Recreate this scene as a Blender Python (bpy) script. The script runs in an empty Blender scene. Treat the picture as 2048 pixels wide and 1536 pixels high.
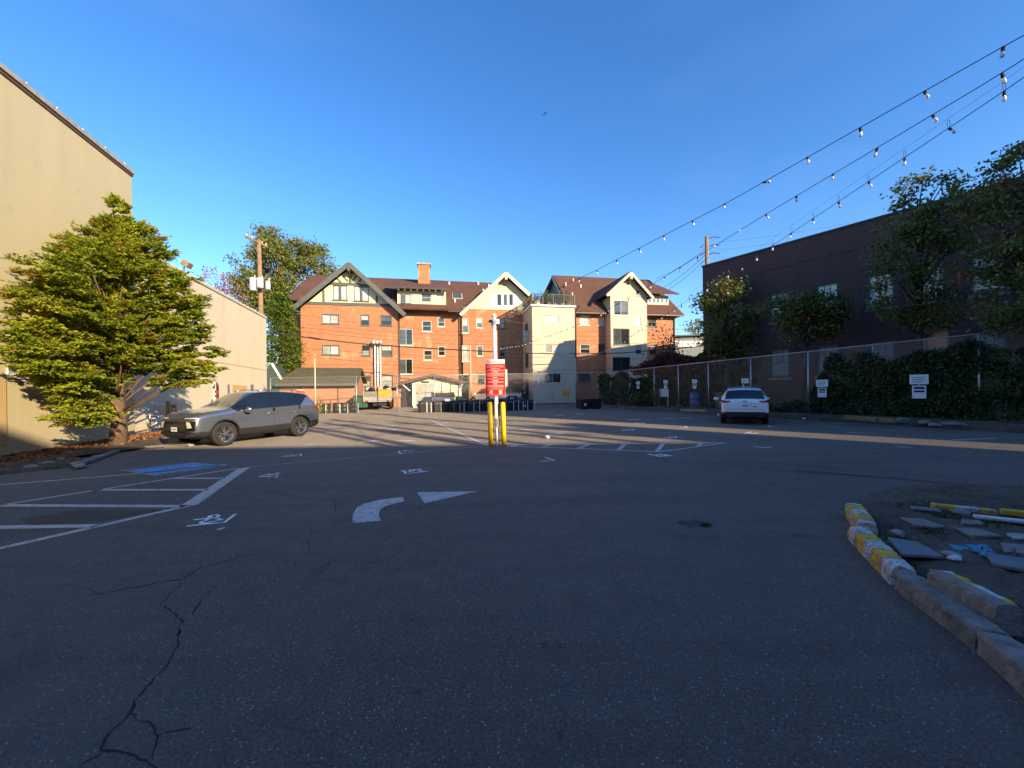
import bpy, bmesh, math, random
import numpy as np
from mathutils import Vector, Matrix
from mathutils.bvhtree import BVHTree

# ------------------------------------------------------------------ camera, sky, sun, exposure
SC = bpy.context.scene
COL = SC.collection
FPX, HOR, ROLL, CAMH = 770.0, 783.0, 0.012, 1.58          # focal length / horizon row at 2048 px wide
cd = bpy.data.cameras.new('camera'); cam = bpy.data.objects.new('camera', cd); COL.objects.link(cam)
cd.sensor_width = 36.0; cd.lens = 36.0*FPX/2048.0; cd.shift_y = (HOR-768.0)/2048.0
cd.clip_start = 0.05; cd.clip_end = 3000.0
cam.matrix_world = Matrix.Translation((0, 0, CAMH)) @ Matrix.Rotation(math.pi/2, 4, 'X') @ Matrix.Rotation(-ROLL, 4, 'Z')
SC.camera = cam

SUN_AZ, SUN_EL = math.radians(44.0), math.radians(18.0)    # light travels forward and 44 deg to the left
SD = Vector((-math.sin(SUN_AZ)*math.cos(SUN_EL), math.cos(SUN_AZ)*math.cos(SUN_EL), -math.sin(SUN_EL)))
world = bpy.data.worlds.new('World'); SC.world = world; world.use_nodes = True
wn = world.node_tree.nodes; wl = world.node_tree.links; wn.clear()
sky = wn.new('ShaderNodeTexSky'); sky.sky_type = 'NISHITA'; sky.sun_disc = False
sky.sun_elevation = SUN_EL; sky.sun_rotation = math.pi - SUN_AZ
sky.altitude = 60; sky.air_density = 1.0; sky.dust_density = 0.25; sky.ozone_density = 3.0
bg = wn.new('ShaderNodeBackground'); bg.inputs['Strength'].default_value = 0.15
wo = wn.new('ShaderNodeOutputWorld')
# thin cirrus veil mixed into the whole sky
tcw = wn.new('ShaderNodeTexCoord'); mpw = wn.new('ShaderNodeMapping'); mpw.inputs['Scale'].default_value = (1.2, 2.2, 5.0)
nzw = wn.new('ShaderNodeTexNoise'); nzw.inputs['Scale'].default_value = 1.3; nzw.inputs['Detail'].default_value = 5.0
rpw = wn.new('ShaderNodeMapRange'); rpw.inputs['From Min'].default_value = 0.52; rpw.inputs['From Max'].default_value = 0.85
rpw.inputs['To Max'].default_value = 0.03
mxw = wn.new('ShaderNodeMix'); mxw.data_type = 'RGBA'; mxw.inputs['B'].default_value = (5.0, 5.4, 6.2, 1)
wl.new(tcw.outputs['Generated'], mpw.inputs['Vector']); wl.new(mpw.outputs[0], nzw.inputs['Vector'])
wl.new(nzw.outputs['Fac'], rpw.inputs['Value']); wl.new(rpw.outputs[0], mxw.inputs['Factor'])
hsw = wn.new('ShaderNodeHueSaturation'); hsw.inputs['Saturation'].default_value = 1.24; hsw.inputs['Hue'].default_value = 0.508; wl.new(sky.outputs[0], hsw.inputs['Color']); wl.new(hsw.outputs[0], mxw.inputs['A']); wl.new(mxw.outputs['Result'], bg.inputs['Color'])
wl.new(bg.outputs[0], wo.inputs['Surface'])
sl = bpy.data.lights.new('sun', 'SUN'); so = bpy.data.objects.new('sun', sl); COL.objects.link(so)
sl.energy = 4.8; sl.angle = math.radians(0.53); sl.color = (1.0, 0.79, 0.50)
so.rotation_euler = SD.to_track_quat('-Z', 'Y').to_euler(); so.location = (40, -40, 30)
SC.view_settings.view_transform = 'Standard'; SC.view_settings.look = 'None'
SC.view_settings.exposure = 1.1; SC.view_settings.gamma = 1.0
SC.view_settings.use_curve_mapping = False

# ------------------------------------------------------------------ measuring helpers
R = math.radians
LA = R(15.5)                                   # the lot's long axis points 15.5 deg left of straight ahead
EU = Vector((-math.sin(LA), math.cos(LA))); EV = Vector((math.cos(LA), math.sin(LA)))
def sstep(a, b, t):
    t = max(0.0, min(1.0, (t-a)/(b-a))); return t*t*(3-2*t)
def gh(x, y):
    return 0.42*sstep(31.0, 37.0, EU.x*x+EU.y*y)
def ray(px, py):
    dx, dy = px-1024.0, HOR-py; c, s = math.cos(ROLL), math.sin(ROLL)
    return Vector(((dx*c+dy*s)/FPX, 1.0, (-dx*s+dy*c)/FPX))
def G(px, py, h=0.0):
    r = ray(px, py); t = (h-CAMH)/r.z
    return Vector((r.x*t, t, h))
def AT(px, py, y):
    r = ray(px, py); return Vector((r.x*y, y, CAMH+r.z*y))
def GZ(px, y, dz=0.0):                         # a point on the ground at distance y under picture column px
    x = ray(px, HOR).x*y; return Vector((x, y, gh(x, y)+dz))
def PL(px, py, p0, n):                         # a point on the vertical plane through p0 with normal n
    r = ray(px, py); o = Vector((0, 0, CAMH)); n = Vector((n[0], n[1], 0)); p = Vector((p0[0], p0[1], CAMH))
    t = (p-o).dot(n)/r.dot(n); return o+r*t

# ------------------------------------------------------------------ mesh helpers
MATS = {}
class MB:
    def __init__(self): self.v = []; self.f = []
    def add(self, vs, fs):
        b = len(self.v); self.v += [tuple(p) for p in vs]; self.f += [tuple(i+b for i in f) for f in fs]; return self
    def bx(self, x0, x1, y0, y1, z0, z1):
        return self.add([(x0,y0,z0),(x1,y0,z0),(x1,y1,z0),(x0,y1,z0),(x0,y0,z1),(x1,y0,z1),(x1,y1,z1),(x0,y1,z1)],
                        [(0,3,2,1),(4,5,6,7),(0,1,5,4),(1,2,6,5),(2,3,7,6),(3,0,4,7)])
    def box(self, c, s, rz=0.0, m=None):
        mm = m if m is not None else Matrix.Rotation(rz, 3, 'Z')
        vs = []
        for dz in (-.5, .5):
            for dx, dy in ((-.5,-.5),(.5,-.5),(.5,.5),(-.5,.5)):
                vs.append(Vector(c)+mm @ Vector((dx*s[0], dy*s[1], dz*s[2])))
        return self.add(vs, [(0,3,2,1),(4,5,6,7),(0,1,5,4),(1,2,6,5),(2,3,7,6),(3,0,4,7)])
    def bar(self, a, b, w, t, up=(0,0,1)):          # a rectangular bar from a to b, w across, t along up
        a, b = Vector(a), Vector(b); d = (b-a); L = d.length; d.normalize()
        u = Vector(up); s = d.cross(u)
        if s.length < 1e-4: s = d.cross(Vector((1,0,0)))
        s.normalize(); u = s.cross(d).normalized()
        vs = []
        for p in (a, b):
            for i, j in ((-1,-1),(1,-1),(1,1),(-1,1)): vs.append(p+s*(i*w/2)+u*(j*t/2))
        return self.add(vs, [(3,2,1,0),(4,5,6,7),(0,1,5,4),(1,2,6,5),(2,3,7,6),(3,0,4,7)])
    def tube(self, pts, r, n=6, cap=True):
        pts = [Vector(p) for p in pts]; k = len(pts)
        rs = [r]*k if not hasattr(r, '__len__') else list(r)
        b = len(self.v); ref = None
        for i, p in enumerate(pts):
            d = (pts[min(i+1,k-1)]-pts[max(i-1,0)]).normalized()
            if ref is None: ref = Vector((0,0,1)) if abs(d.z) < .9 else Vector((1,0,0))
            s = d.cross(ref)
            if s.length < 1e-5: s = d.cross(Vector((0,1,0)))
            s.normalize(); u = s.cross(d).normalized(); ref = u
            for j in range(n):
                a = 2*math.pi*j/n; self.v.append(tuple(p+s*(math.cos(a)*rs[i])+u*(math.sin(a)*rs[i])))
        for i in range(k-1):
            for j in range(n):
                j2 = (j+1) % n; self.f.append((b+i*n+j, b+i*n+j2, b+(i+1)*n+j2, b+(i+1)*n+j))
        if cap:
            self.f.append(tuple(b+j for j in range(n))[::-1]); self.f.append(tuple(b+(k-1)*n+j for j in range(n)))
        return self
    def cyl(self, c, r, h, n=16, r2=None): 
        c = Vector(c); return self.tube([c, c+Vector((0,0,h))], [r, r if r2 is None else r2], n)
    def prism(self, poly, ext):
        n = len(poly); e = Vector(ext); vs = [Vector(p) for p in poly]+[Vector(p)+e for p in poly]
        return self.add(vs, [tuple(range(n))[::-1], tuple(range(n, 2*n))]+[(i, (i+1) % n, n+(i+1) % n, n+i) for i in range(n)])
    def face(self, pts): return self.add(pts, [tuple(range(len(pts)))])
    def lathe(self, prof, n=16, c=(0,0,0), axis='z'):
        b = len(self.v)
        for (r, z) in prof:
            for j in range(n):
                a = 2*math.pi*j/n
                p = (r*math.cos(a), r*math.sin(a), z)
                if axis == 'y': p = (p[0], p[2], p[1])
                if axis == 'x': p = (p[2], p[0], p[1])
                self.v.append((p[0]+c[0], p[1]+c[1], p[2]+c[2]))
        for i in range(len(prof)-1):
            for j in range(n):
                j2 = (j+1) % n; self.f.append((b+i*n+j, b+i*n+j2, b+(i+1)*n+j2, b+(i+1)*n+j))
        return self
    def wall(self, x0, x1, z0, z1, y, ops, rev=.14):   # wall face looking to -y with recessed openings
        xs = sorted({x0, x1, *[o[0] for o in ops], *[o[1] for o in ops]}); zs = sorted({z0, z1, *[o[2] for o in ops], *[o[3] for o in ops]})
        xs = [x for x in xs if x0-1e-6 <= x <= x1+1e-6]; zs = [z for z in zs if z0-1e-6 <= z <= z1+1e-6]
        for i in range(len(xs)-1):
            for j in range(len(zs)-1):
                cx, cz = (xs[i]+xs[i+1])/2, (zs[j]+zs[j+1])/2
                if any(o[0] < cx < o[1] and o[2] < cz < o[3] for o in ops): continue
                self.face([(xs[i],y,zs[j]),(xs[i+1],y,zs[j]),(xs[i+1],y,zs[j+1]),(xs[i],y,zs[j+1])])
        for a, b, c, d in ops:
            q = y+rev
            self.face([(a,y,c),(a,q,c),(b,q,c),(b,y,c)]); self.face([(a,y,d),(b,y,d),(b,q,d),(a,q,d)])
            self.face([(a,y,c),(a,y,d),(a,q,d),(a,q,c)]); self.face([(b,y,c),(b,q,c),(b,q,d),(b,y,d)])
            self.face([(a,q,c),(a,q,d),(b,q,d),(b,q,c)])
        return self
    def mesh(self, name):
        me = bpy.data.meshes.new(name); me.from_pydata(self.v, [], self.f); me.update(); return me
    def build(self, name, mat, parent=None, smooth=False, world=False, bevel=0.0):
        if world and parent is not None:
            mi = TM[parent.name].inverted(); self.v = [tuple(mi @ Vector(p)) for p in self.v]
        me = self.mesh(name); o = bpy.data.objects.new(name, me); COL.objects.link(o)
        me.materials.append(MATS[mat] if isinstance(mat, str) else mat)
        if smooth: me.polygons.foreach_set('use_smooth', [True]*len(me.polygons))
        if bevel:
            b = o.modifiers.new('bevel', 'BEVEL'); b.width = bevel; b.segments = 2; b.limit_method = 'ANGLE'
        if parent is not None:
            o.parent = parent; TM[o.name] = TM[parent.name]
        else: TM[o.name] = Matrix.Identity(4)
        return o
TM = {}
def tag(o, label, cat, group=None):
    o['label'] = label; o['category'] = cat
    if group: o['group'] = group
    return o
def thing(name, label, cat, loc=(0,0,0), rz=0.0, group=None):
    o = bpy.data.objects.new(name, None); COL.objects.link(o); o.location = loc; o.rotation_euler = (0,0,rz); o.empty_display_size = .2
    TM[o.name] = Matrix.Translation(Vector(loc)) @ Matrix.Rotation(rz, 4, 'Z')
    return tag(o, label, cat, group)
def struct(o): o['kind'] = 'structure'; return o
def stuff(o): o['kind'] = 'stuff'; return o
def link_mesh(name, me, parent, loc=(0,0,0), rot=(0,0,0), scale=None):
    o = bpy.data.objects.new(name, me); COL.objects.link(o); o.parent = parent; o.location = loc; o.rotation_euler = rot
    if scale: o.scale = scale
    TM[o.name] = TM[parent.name]
    return o
def copy_tree(o, parent=None):
    c = o.copy(); COL.objects.link(c); c.parent = parent; TM[c.name] = TM.get(o.name, Matrix.Identity(4))
    for ch in list(o.children): copy_tree(ch, c)
    return c
def text(name, txt, size, mat, parent, m4, align='CENTER', ext=.002):
    cu = bpy.data.curves.new(name, 'FONT'); cu.body = txt; cu.size = size; cu.align_x = align; cu.extrude = ext; cu.resolution_u = 2
    t = bpy.data.objects.new(name, cu); COL.objects.link(t)
    dg = bpy.context.evaluated_depsgraph_get(); me = bpy.data.meshes.new_from_object(t.evaluated_get(dg))
    bpy.data.objects.remove(t); me.materials.clear(); me.materials.append(MATS[mat]); me.transform(m4)
    return link_mesh(name, me, parent)

# ------------------------------------------------------------------ materials
def nt(name):
    m = bpy.data.materials.new(name); m.use_nodes = True; n = m.node_tree.nodes; l = m.node_tree.links; n.clear()
    out = n.new('ShaderNodeOutputMaterial'); MATS[name] = m; return m, n, l, out
def bsdf(n, col=(.5,.5,.5), rough=.7, metal=0.0, spec=.4, coat=0.0):
    b = n.new('ShaderNodeBsdfPrincipled'); b.inputs['Base Color'].default_value = (*col, 1); b.inputs['Roughness'].default_value = rough
    b.inputs['Metallic'].default_value = metal; b.inputs['Specular IOR Level'].default_value = spec; b.inputs['Coat Weight'].default_value = coat
    b.inputs['Coat Roughness'].default_value = .04
    return b
def noise(n, l, vec, scale, detail=4, rough=.55):
    t = n.new('ShaderNodeTexNoise'); t.inputs['Scale'].default_value = scale; t.inputs['Detail'].default_value = detail; t.inputs['Roughness'].default_value = rough
    l.new(vec, t.inputs['Vector']); return t.outputs['Fac']
def mrange(n, l, v, a, b, c, d):
    m = n.new('ShaderNodeMapRange'); l.new(v, m.inputs['Value'])
    for k, x in zip(('From Min','From Max','To Min','To Max'), (a,b,c,d)): m.inputs[k].default_value = x
    return m.outputs[0]
def mix(n, l, fac, a, b, mode='MIX'):
    m = n.new('ShaderNodeMix'); m.data_type = 'RGBA'; m.blend_type = mode
    for k, v in (('Factor', fac), ('A', a), ('B', b)):
        if isinstance(v, (int, float)): m.inputs[k].default_value = v
        elif isinstance(v, tuple): m.inputs[k].default_value = (*v, 1)
        else: l.new(v, m.inputs[k])
    return m.outputs['Result']
def math_(n, l, op, a, b=0.0):
    m = n.new('ShaderNodeMath'); m.operation = op
    for i, v in enumerate((a, b)):
        if isinstance(v, (int, float)): m.inputs[i].default_value = v
        else: l.new(v, m.inputs[i])
    return m.outputs[0]
def bump(n, l, h, b, strength=.3, dist=.02):
    k = n.new('ShaderNodeBump'); k.inputs['Strength'].default_value = strength; k.inputs['Distance'].default_value = dist
    l.new(h, k.inputs['Height']); l.new(k.outputs[0], b.inputs['Normal'])
def pos(n, obj=False):
    if obj: return n.new('ShaderNodeTexCoord').outputs['Object']
    return n.new('ShaderNodeNewGeometry').outputs['Position']
def M(name, col, rough=.7, metal=0.0, var=.18, scale=2.5, bmp=0.0, bs=60, spec=.4, coat=0.0, obj=False, col2=None):
    m, n, l, out = nt(name); b = bsdf(n, col, rough, metal, spec, coat); p = pos(n, obj)
    a = noise(n, l, p, scale, 6); c = noise(n, l, p, scale*9, 3)
    f = mrange(n, l, math_(n, l, 'ADD', math_(n, l, 'MULTIPLY', a, .7), math_(n, l, 'MULTIPLY', c, .3)), .3, .7, 0, 1)
    lo = tuple(max(0, x*(1-var)) for x in col) if col2 is None else col2; hi = tuple(min(1, x*(1+var)) for x in col)
    l.new(mix(n, l, f, lo, hi), b.inputs['Base Color'])
    l.new(mrange(n, l, c, .3, .7, max(.02, rough*.85), min(1, rough*1.15)), b.inputs['Roughness'])
    if bmp: bump(n, l, noise(n, l, p, bs, 3), b, bmp, .02)
    l.new(b.outputs[0], out.inputs[0]); return m
def glassy(name, col, rough=.04, spec=.6):
    m, n, l, out = nt(name); b = bsdf(n, col, rough, 0, spec, .6); p = pos(n)
    l.new(mix(n, l, mrange(n, l, noise(n, l, p, .9, 2), .35, .65, 0, 1), tuple(c*.6 for c in col), col), b.inputs['Base Color'])
    bump(n, l, noise(n, l, p, 1.7, 1), b, .04, .05)
    l.new(b.outputs[0], out.inputs[0]); return m

def carpaint(name, col, metal):
    m, n, l, out = nt(name); b = bsdf(n, col, .24, metal, .5, 1.0); p = pos(n, True)
    l.new(mix(n, l, mrange(n, l, noise(n, l, p, 1.5, 3), .3, .7, 0, 1), tuple(c*.96 for c in col), col), b.inputs['Base Color']); l.new(b.outputs[0], out.inputs[0]); return m
def brick(name, c1, c2, mortar, w=.215, h=.072, msize=.010, dirt=.35, dcol=(.03,.02,.025), pale=None, bstr=.5):
    m, n, l, out = nt(name); b = bsdf(n, c1, .85); o = pos(n, True)
    s = n.new('ShaderNodeSeparateXYZ'); l.new(o, s.inputs[0]); c = n.new('ShaderNodeCombineXYZ')
    l.new(math_(n, l, 'ADD', s.outputs[0], s.outputs[1]), c.inputs[0]); l.new(s.outputs[2], c.inputs[1])
    t = n.new('ShaderNodeTexBrick'); l.new(c.outputs[0], t.inputs['Vector']); t.inputs['Scale'].default_value = 1.0
    t.inputs['Color1'].default_value = (*c1, 1); t.inputs['Color2'].default_value = (*c2, 1); t.inputs['Mortar'].default_value = (*mortar, 1)
    t.inputs['Brick Width'].default_value = w; t.inputs['Row Height'].default_value = h; t.inputs['Mortar Size'].default_value = msize; t.inputs['Bias'].default_value = -.1
    col = t.outputs['Color']
    rows = n.new('ShaderNodeCombineXYZ'); l.new(math_(n, l, 'MULTIPLY', c.outputs[0], 1.0), rows.inputs[0])
    rv = n.new('ShaderNodeVectorMath'); rv.operation = 'MULTIPLY'; l.new(c.outputs[0], rv.inputs[0]); rv.inputs[1].default_value = (2.0, 13.0, 1)
    col = mix(n, l, mrange(n, l, noise(n, l, rv.outputs[0], 1.0, 3), .35, .7, 0, .55), col, tuple(x*.62 for x in c2), 'MIX')
    if pale: col = mix(n, l, mrange(n, l, noise(n, l, o, .55, 7, .7), .56, .68, 0, .75), col, pale)
    col = mix(n, l, mrange(n, l, noise(n, l, o, .35, 6, .65), .42, .75, 0, dirt), col, dcol)
    l.new(col, b.inputs['Base Color']); bump(n, l, math_(n, l, 'SUBTRACT', 1.0, t.outputs['Fac']), b, bstr, .01)
    l.new(b.outputs[0], out.inputs[0]); return m
def siding(name, col, pitch=.16):
    m, n, l, out = nt(name); b = bsdf(n, col, .6); o = pos(n, True); s = n.new('ShaderNodeSeparateXYZ'); l.new(o, s.inputs[0])
    fr = math_(n, l, 'FRACT', math_(n, l, 'DIVIDE', s.outputs[2], pitch))
    c = mix(n, l, mrange(n, l, noise(n, l, o, .9, 5), .35, .7, 0, 1), tuple(x*.86 for x in col), col)
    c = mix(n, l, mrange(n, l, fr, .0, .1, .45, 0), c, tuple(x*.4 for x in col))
    l.new(c, b.inputs['Base Color']); bump(n, l, math_(n, l, 'SUBTRACT', 1.0, fr), b, .5, .02); l.new(b.outputs[0], out.inputs[0]); return m
def shingle(name, c1, c2):
    m, n, l, out = nt(name); b = bsdf(n, c1, .9); o = pos(n, True)
    s = n.new('ShaderNodeSeparateXYZ'); l.new(o, s.inputs[0]); c = n.new('ShaderNodeCombineXYZ')
    l.new(math_(n, l, 'ADD', s.outputs[0], math_(n, l, 'MULTIPLY', s.outputs[1], .3)), c.inputs[0]); l.new(s.outputs[2], c.inputs[1])
    t = n.new('ShaderNodeTexBrick'); l.new(c.outputs[0], t.inputs['Vector']); t.inputs['Scale'].default_value = 1
    t.inputs['Brick Width'].default_value = .3; t.inputs['Row Height'].default_value = .1; t.inputs['Mortar Size'].default_value = .008
    t.inputs['Color1'].default_value = (*c1, 1); t.inputs['Color2'].default_value = (*c2, 1); t.inputs['Mortar'].default_value = (*[x*.5 for x in c1], 1)
    col = mix(n, l, mrange(n, l, noise(n, l, o, .5, 6, .65), .4, .72, 0, .5), t.outputs['Color'], tuple(x*.55 for x in c2))
    l.new(col, b.inputs['Base Color']); bump(n, l, math_(n, l, 'SUBTRACT', 1.0, t.outputs['Fac']), b, .4, .01); l.new(b.outputs[0], out.inputs[0]); return m
def stucco(name, col, stain=.25):
    m, n, l, out = nt(name); b = bsdf(n, col, .8, 0, .25); p = pos(n)
    mp = n.new('ShaderNodeMapping'); mp.inputs['Scale'].default_value = (.75, .75, .11); l.new(p, mp.inputs[0])
    streak = noise(n, l, mp.outputs[0], 1.0, 3, .45); blot = noise(n, l, p, .35, 6, .6)
    c = mix(n, l, mrange(n, l, streak, .38, .72, 0, stain), col, tuple(x*.62 for x in col))
    c = mix(n, l, mrange(n, l, blot, .4, .7, 0, .35), c, tuple(min(1, x*1.12) for x in col))
    c = mix(n, l, mrange(n, l, noise(n, l, p, 1.3, 7, .7), .60, .72, 0, .4), c, tuple(x*.6 for x in col))
    l.new(c, b.inputs['Base Color'])
    bump(n, l, math_(n, l, 'ADD', math_(n, l, 'MULTIPLY', noise(n, l, p, 18, 4), .12), math_(n, l, 'MULTIPLY', streak, 1.6)), b, .28, .07)
    l.new(b.outputs[0], out.inputs[0]); return m
def leaf(name, cols, trans=.35, rough=.5, patch=None):
    m, n, l, out = nt(name); b = bsdf(n, cols[0], rough, 0, .25); g = n.new('ShaderNodeNewGeometry')
    rp = n.new('ShaderNodeValToRGB'); e = rp.color_ramp.elements; e[0].position = 0; e[0].color = (*cols[0], 1); e[1].position = 1; e[1].color = (*cols[-1], 1)
    for i, c in enumerate(cols[1:-1]): k = e.new((i+1)/(len(cols)-1)); k.color = (*c, 1)
    big = noise(n, l, g.outputs['Position'], .9, 3)
    l.new(math_(n, l, 'ADD', math_(n, l, 'MULTIPLY', g.outputs['Random Per Island'], .65), mrange(n, l, big, .3, .7, -.05, .4)), rp.inputs[0])
    c = rp.outputs[0]
    if patch: c = mix(n, l, mrange(n, l, noise(n, l, g.outputs['Position'], patch[1], 2), patch[2], patch[2]+.06, 0, .85), c, patch[0])
    l.new(c, b.inputs['Base Color'])
    tr = n.new('ShaderNodeBsdfTranslucent'); l.new(c, tr.inputs['Color']); ms = n.new('ShaderNodeMixShader'); ms.inputs[0].default_value = trans
    l.new(b.outputs[0], ms.inputs[1]); l.new(tr.outputs[0], ms.inputs[2]); l.new(ms.outputs[0], out.inputs[0]); return m

def asphalt():
    m, n, l, out = nt('asphalt'); b = bsdf(n, (.06,.06,.06), .82, 0, .35); b.inputs['Diffuse Roughness'].default_value = 1.0; p = pos(n)
    fine = noise(n, l, p, 58, 5, .8); mid = noise(n, l, p, 5, 6, .6); big = noise(n, l, p, .22, 6, .6); stain = noise(n, l, p, .75, 7, .68)
    mp = n.new('ShaderNodeMapping'); mp.inputs['Rotation'].default_value = (0,0,R(28)); mp.inputs['Scale'].default_value = (.16, 1.7, 1); l.new(p, mp.inputs[0])
    trk = noise(n, l, mp.outputs[0], 1.0, 5, .6)
    c = mix(n, l, mrange(n, l, fine, .36, .66, 0, 1), (.046,.039,.034), (.242,.206,.170))
    c = mix(n, l, mrange(n, l, mid, .35, .7, 0, .40), c, (.100,.087,.076))
    c = mix(n, l, mrange(n, l, big, .42, .60, 0, .42), c, (.168,.146,.120))
    c = mix(n, l, mrange(n, l, trk, .50, .72, 0, .50), c, (.078,.069,.062))
    c = mix(n, l, mrange(n, l, stain, .58, .72, 0, .60), c, (.062,.056,.052))
    v = n.new('ShaderNodeTexVoronoi'); v.inputs['Scale'].default_value = 64; l.new(p, v.inputs['Vector'])
    sc_ = n.new('ShaderNodeSeparateColor'); l.new(v.outputs['Color'], sc_.inputs[0])
    chip = math_(n, l, 'MULTIPLY', math_(n, l, 'LESS_THAN', v.outputs['Distance'], mrange(n, l, sc_.outputs[1], 0, 1, .08, .34)), math_(n, l, 'GREATER_THAN', sc_.outputs[0], .57))
    c = mix(n, l, math_(n, l, 'MULTIPLY', chip, mrange(n, l, sc_.outputs[2], 0, 1, .10, .9)), c, (.48,.455,.41))
    v2 = n.new('ShaderNodeTexVoronoi'); v2.inputs['Scale'].default_value = .55; l.new(p, v2.inputs['Vector'])
    s2 = n.new('ShaderNodeSeparateColor'); l.new(v2.outputs['Color'], s2.inputs[0])
    spot = math_(n, l, 'MULTIPLY', mrange(n, l, math_(n, l, 'ADD', v2.outputs['Distance'], math_(n, l, 'MULTIPLY', mid, .06)), .06, .11, .8, 0), math_(n, l, 'GREATER_THAN', s2.outputs[0], .72))
    c = mix(n, l, spot, c, (.035,.035,.035))
    l.new(c, b.inputs['Base Color']); l.new(mrange(n, l, mid, .3, .7, .72, .92), b.inputs['Roughness'])
    bump(n, l, math_(n, l, 'ADD', fine, math_(n, l, 'MULTIPLY', mid, .5)), b, .8, .014); l.new(b.outputs[0], out.inputs[0])
asphalt()
def worn(name, col, under=(.10,.092,.083), lo=.50, hi=.66, rough=.65, scale=9):
    m, n, l, out = nt(name); b = bsdf(n, col, rough); p = pos(n)
    f = math_(n, l, 'ADD', math_(n, l, 'MULTIPLY', noise(n, l, p, scale, 5, .7), .55), math_(n, l, 'MULTIPLY', noise(n, l, p, 70, 2), .45))
    l.new(mix(n, l, mrange(n, l, f, lo, hi, 0, 1), col, under), b.inputs['Base Color']); bump(n, l, f, b, .3, .01); l.new(b.outputs[0], out.inputs[0])
worn('road_paint', (.50,.49,.46), lo=.50, hi=.64)
worn('road_paint_worn', (.36,.35,.33), lo=.42, hi=.60)
worn('spray_white', (.80,.80,.78), lo=.56, hi=.68)
worn('ada_blue', (.09,.30,.62), lo=.53, hi=.66)
stucco('stucco_cream', (.46,.405,.262), .14); stucco('stucco_pale', (.58,.52,.39), .15); stucco('far_wall', (.30,.30,.31))
brick('brick_orange', (.50,.175,.068), (.41,.135,.055), (.44,.30,.19), dirt=.30, dcol=(.20,.075,.04), pale=(.60,.40,.22))
brick('brick_shed', (.46,.20,.10), (.38,.15,.08), (.42,.32,.24), dirt=.2, dcol=(.15,.07,.05))
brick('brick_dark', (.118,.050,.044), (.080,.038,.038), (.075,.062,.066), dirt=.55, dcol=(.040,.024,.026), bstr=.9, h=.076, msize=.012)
siding('siding_tan', (.56,.46,.33)); siding('siding_grey', (.10,.12,.135))
shingle('shingle_brown', (.135,.062,.042), (.105,.048,.034)); shingle('shingle_olive', (.105,.10,.055), (.08,.075,.045))
M('gable_cream', (.66,.58,.38), .8, var=.08, bmp=.15); M('trim_green', (.085,.095,.085), .6, var=.15); M('trim_pale', (.50,.46,.36), .6, var=.1)
M('trim_white', (.74,.72,.67), .55, var=.07); M('gutter_dark', (.05,.04,.035), .5); M('wood_dark', (.09,.05,.03), .75)
M('metal_galv', (.46,.46,.46), .42, .75, var=.18, scale=6); M('metal_dark', (.03,.03,.032), .45, .3); M('plastic_black', (.016,.016,.018), .42, var=.3, bmp=.1, bs=9)
M('paint_white', (.80,.80,.78), .38, var=.06); M('paint_yellow', (.80,.50,.012), .42, var=.07, scale=4); M('paint_red', (.78,.022,.018), .35, var=.05); M('sign_white', (.80,.80,.80), .45, var=.05)
M('sign_blue', (.03,.06,.18), .4, var=.08); M('sign_text_pale', (.78,.52,.48), .5, var=.05); M('concrete', (.30,.285,.26), .88, var=.28, scale=5, bmp=.5, bs=45)
M('concrete_old', (.20,.185,.165), .92, var=.45, scale=6, bmp=.8, bs=30); M('slate', (.16,.17,.185), .7, var=.25, scale=5, bmp=.35, bs=18); M('rock', (.22,.20,.175), .9, var=.35, scale=6, bmp=.9, bs=14)
M('soil', (.095,.070,.048), .95, var=.5, scale=3, bmp=1.0, bs=22, col2=(.038,.029,.021)); M('crack_tar', (.014,.014,.014), .9, var=.3); M('tar_patch', (.055,.053,.050), .8, var=.3, bmp=.3)
M('wood_pole', (.25,.155,.085), .85, var=.35, scale=4, bmp=.5, bs=25); M('wood_post', (.40,.24,.12), .8, var=.25, scale=5); M('bark', (.135,.085,.058), .9, var=.4, scale=7, bmp=.9, bs=26)
M('bark_dark', (.06,.045,.036), .9, var=.4, scale=7, bmp=.8, bs=24); M('transformer_grey', (.50,.52,.52), .45, .2, var=.1); M('ceramic', (.55,.50,.42), .3)
M('cable_black', (.012,.012,.014), .55); M('wire_grey', (.16,.15,.14), .5); M('plywood', (.52,.33,.13), .75, var=.12); M('tarp_blue', (.05,.27,.38), .5, var=.3, scale=8, bmp=.4, bs=10)
M('kerb_yellow', (.62,.40,.03), .75, var=.35, scale=9, bmp=.5, bs=50); M('kerb_white', (.58,.58,.58), .75, var=.3, scale=9, bmp=.5, bs=50)
M('bin_green', (.03,.085,.05), .45); M('bin_blue', (.04,.11,.24), .45); M('dumpster_blue', (.09,.12,.19), .55, var=.3); M('cone_orange', (.75,.17,.02), .5); M('board_orange', (.72,.30,.04), .6)
M('rubber', (.022,.020,.019), .8, var=.25, scale=12, bmp=.3, bs=80); M('chrome', (.75,.75,.76), .16, .95, var=.1); M('rim_dark', (.04,.04,.042), .4, .6); M('black_gloss', (.010,.010,.011), .18, 0, var=.2, spec=.5)
M('clad_black', (.020,.020,.022), .55, var=.2); carpaint('car_grey', (.24,.275,.335), .75); carpaint('car_white', (.80,.81,.82), 0); carpaint('car_silver', (.30,.31,.33), .7)
M('lamp_red', (.26,.010,.012), .14, coat=.6, var=.2); M('lamp_clear', (.72,.70,.60), .12, .2, coat=.8, var=.2); M('plate_white', (.70,.72,.74), .4); M('skin_door', (.30,.31,.31), .55); M('door_green', (.045,.075,.065), .55)
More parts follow.
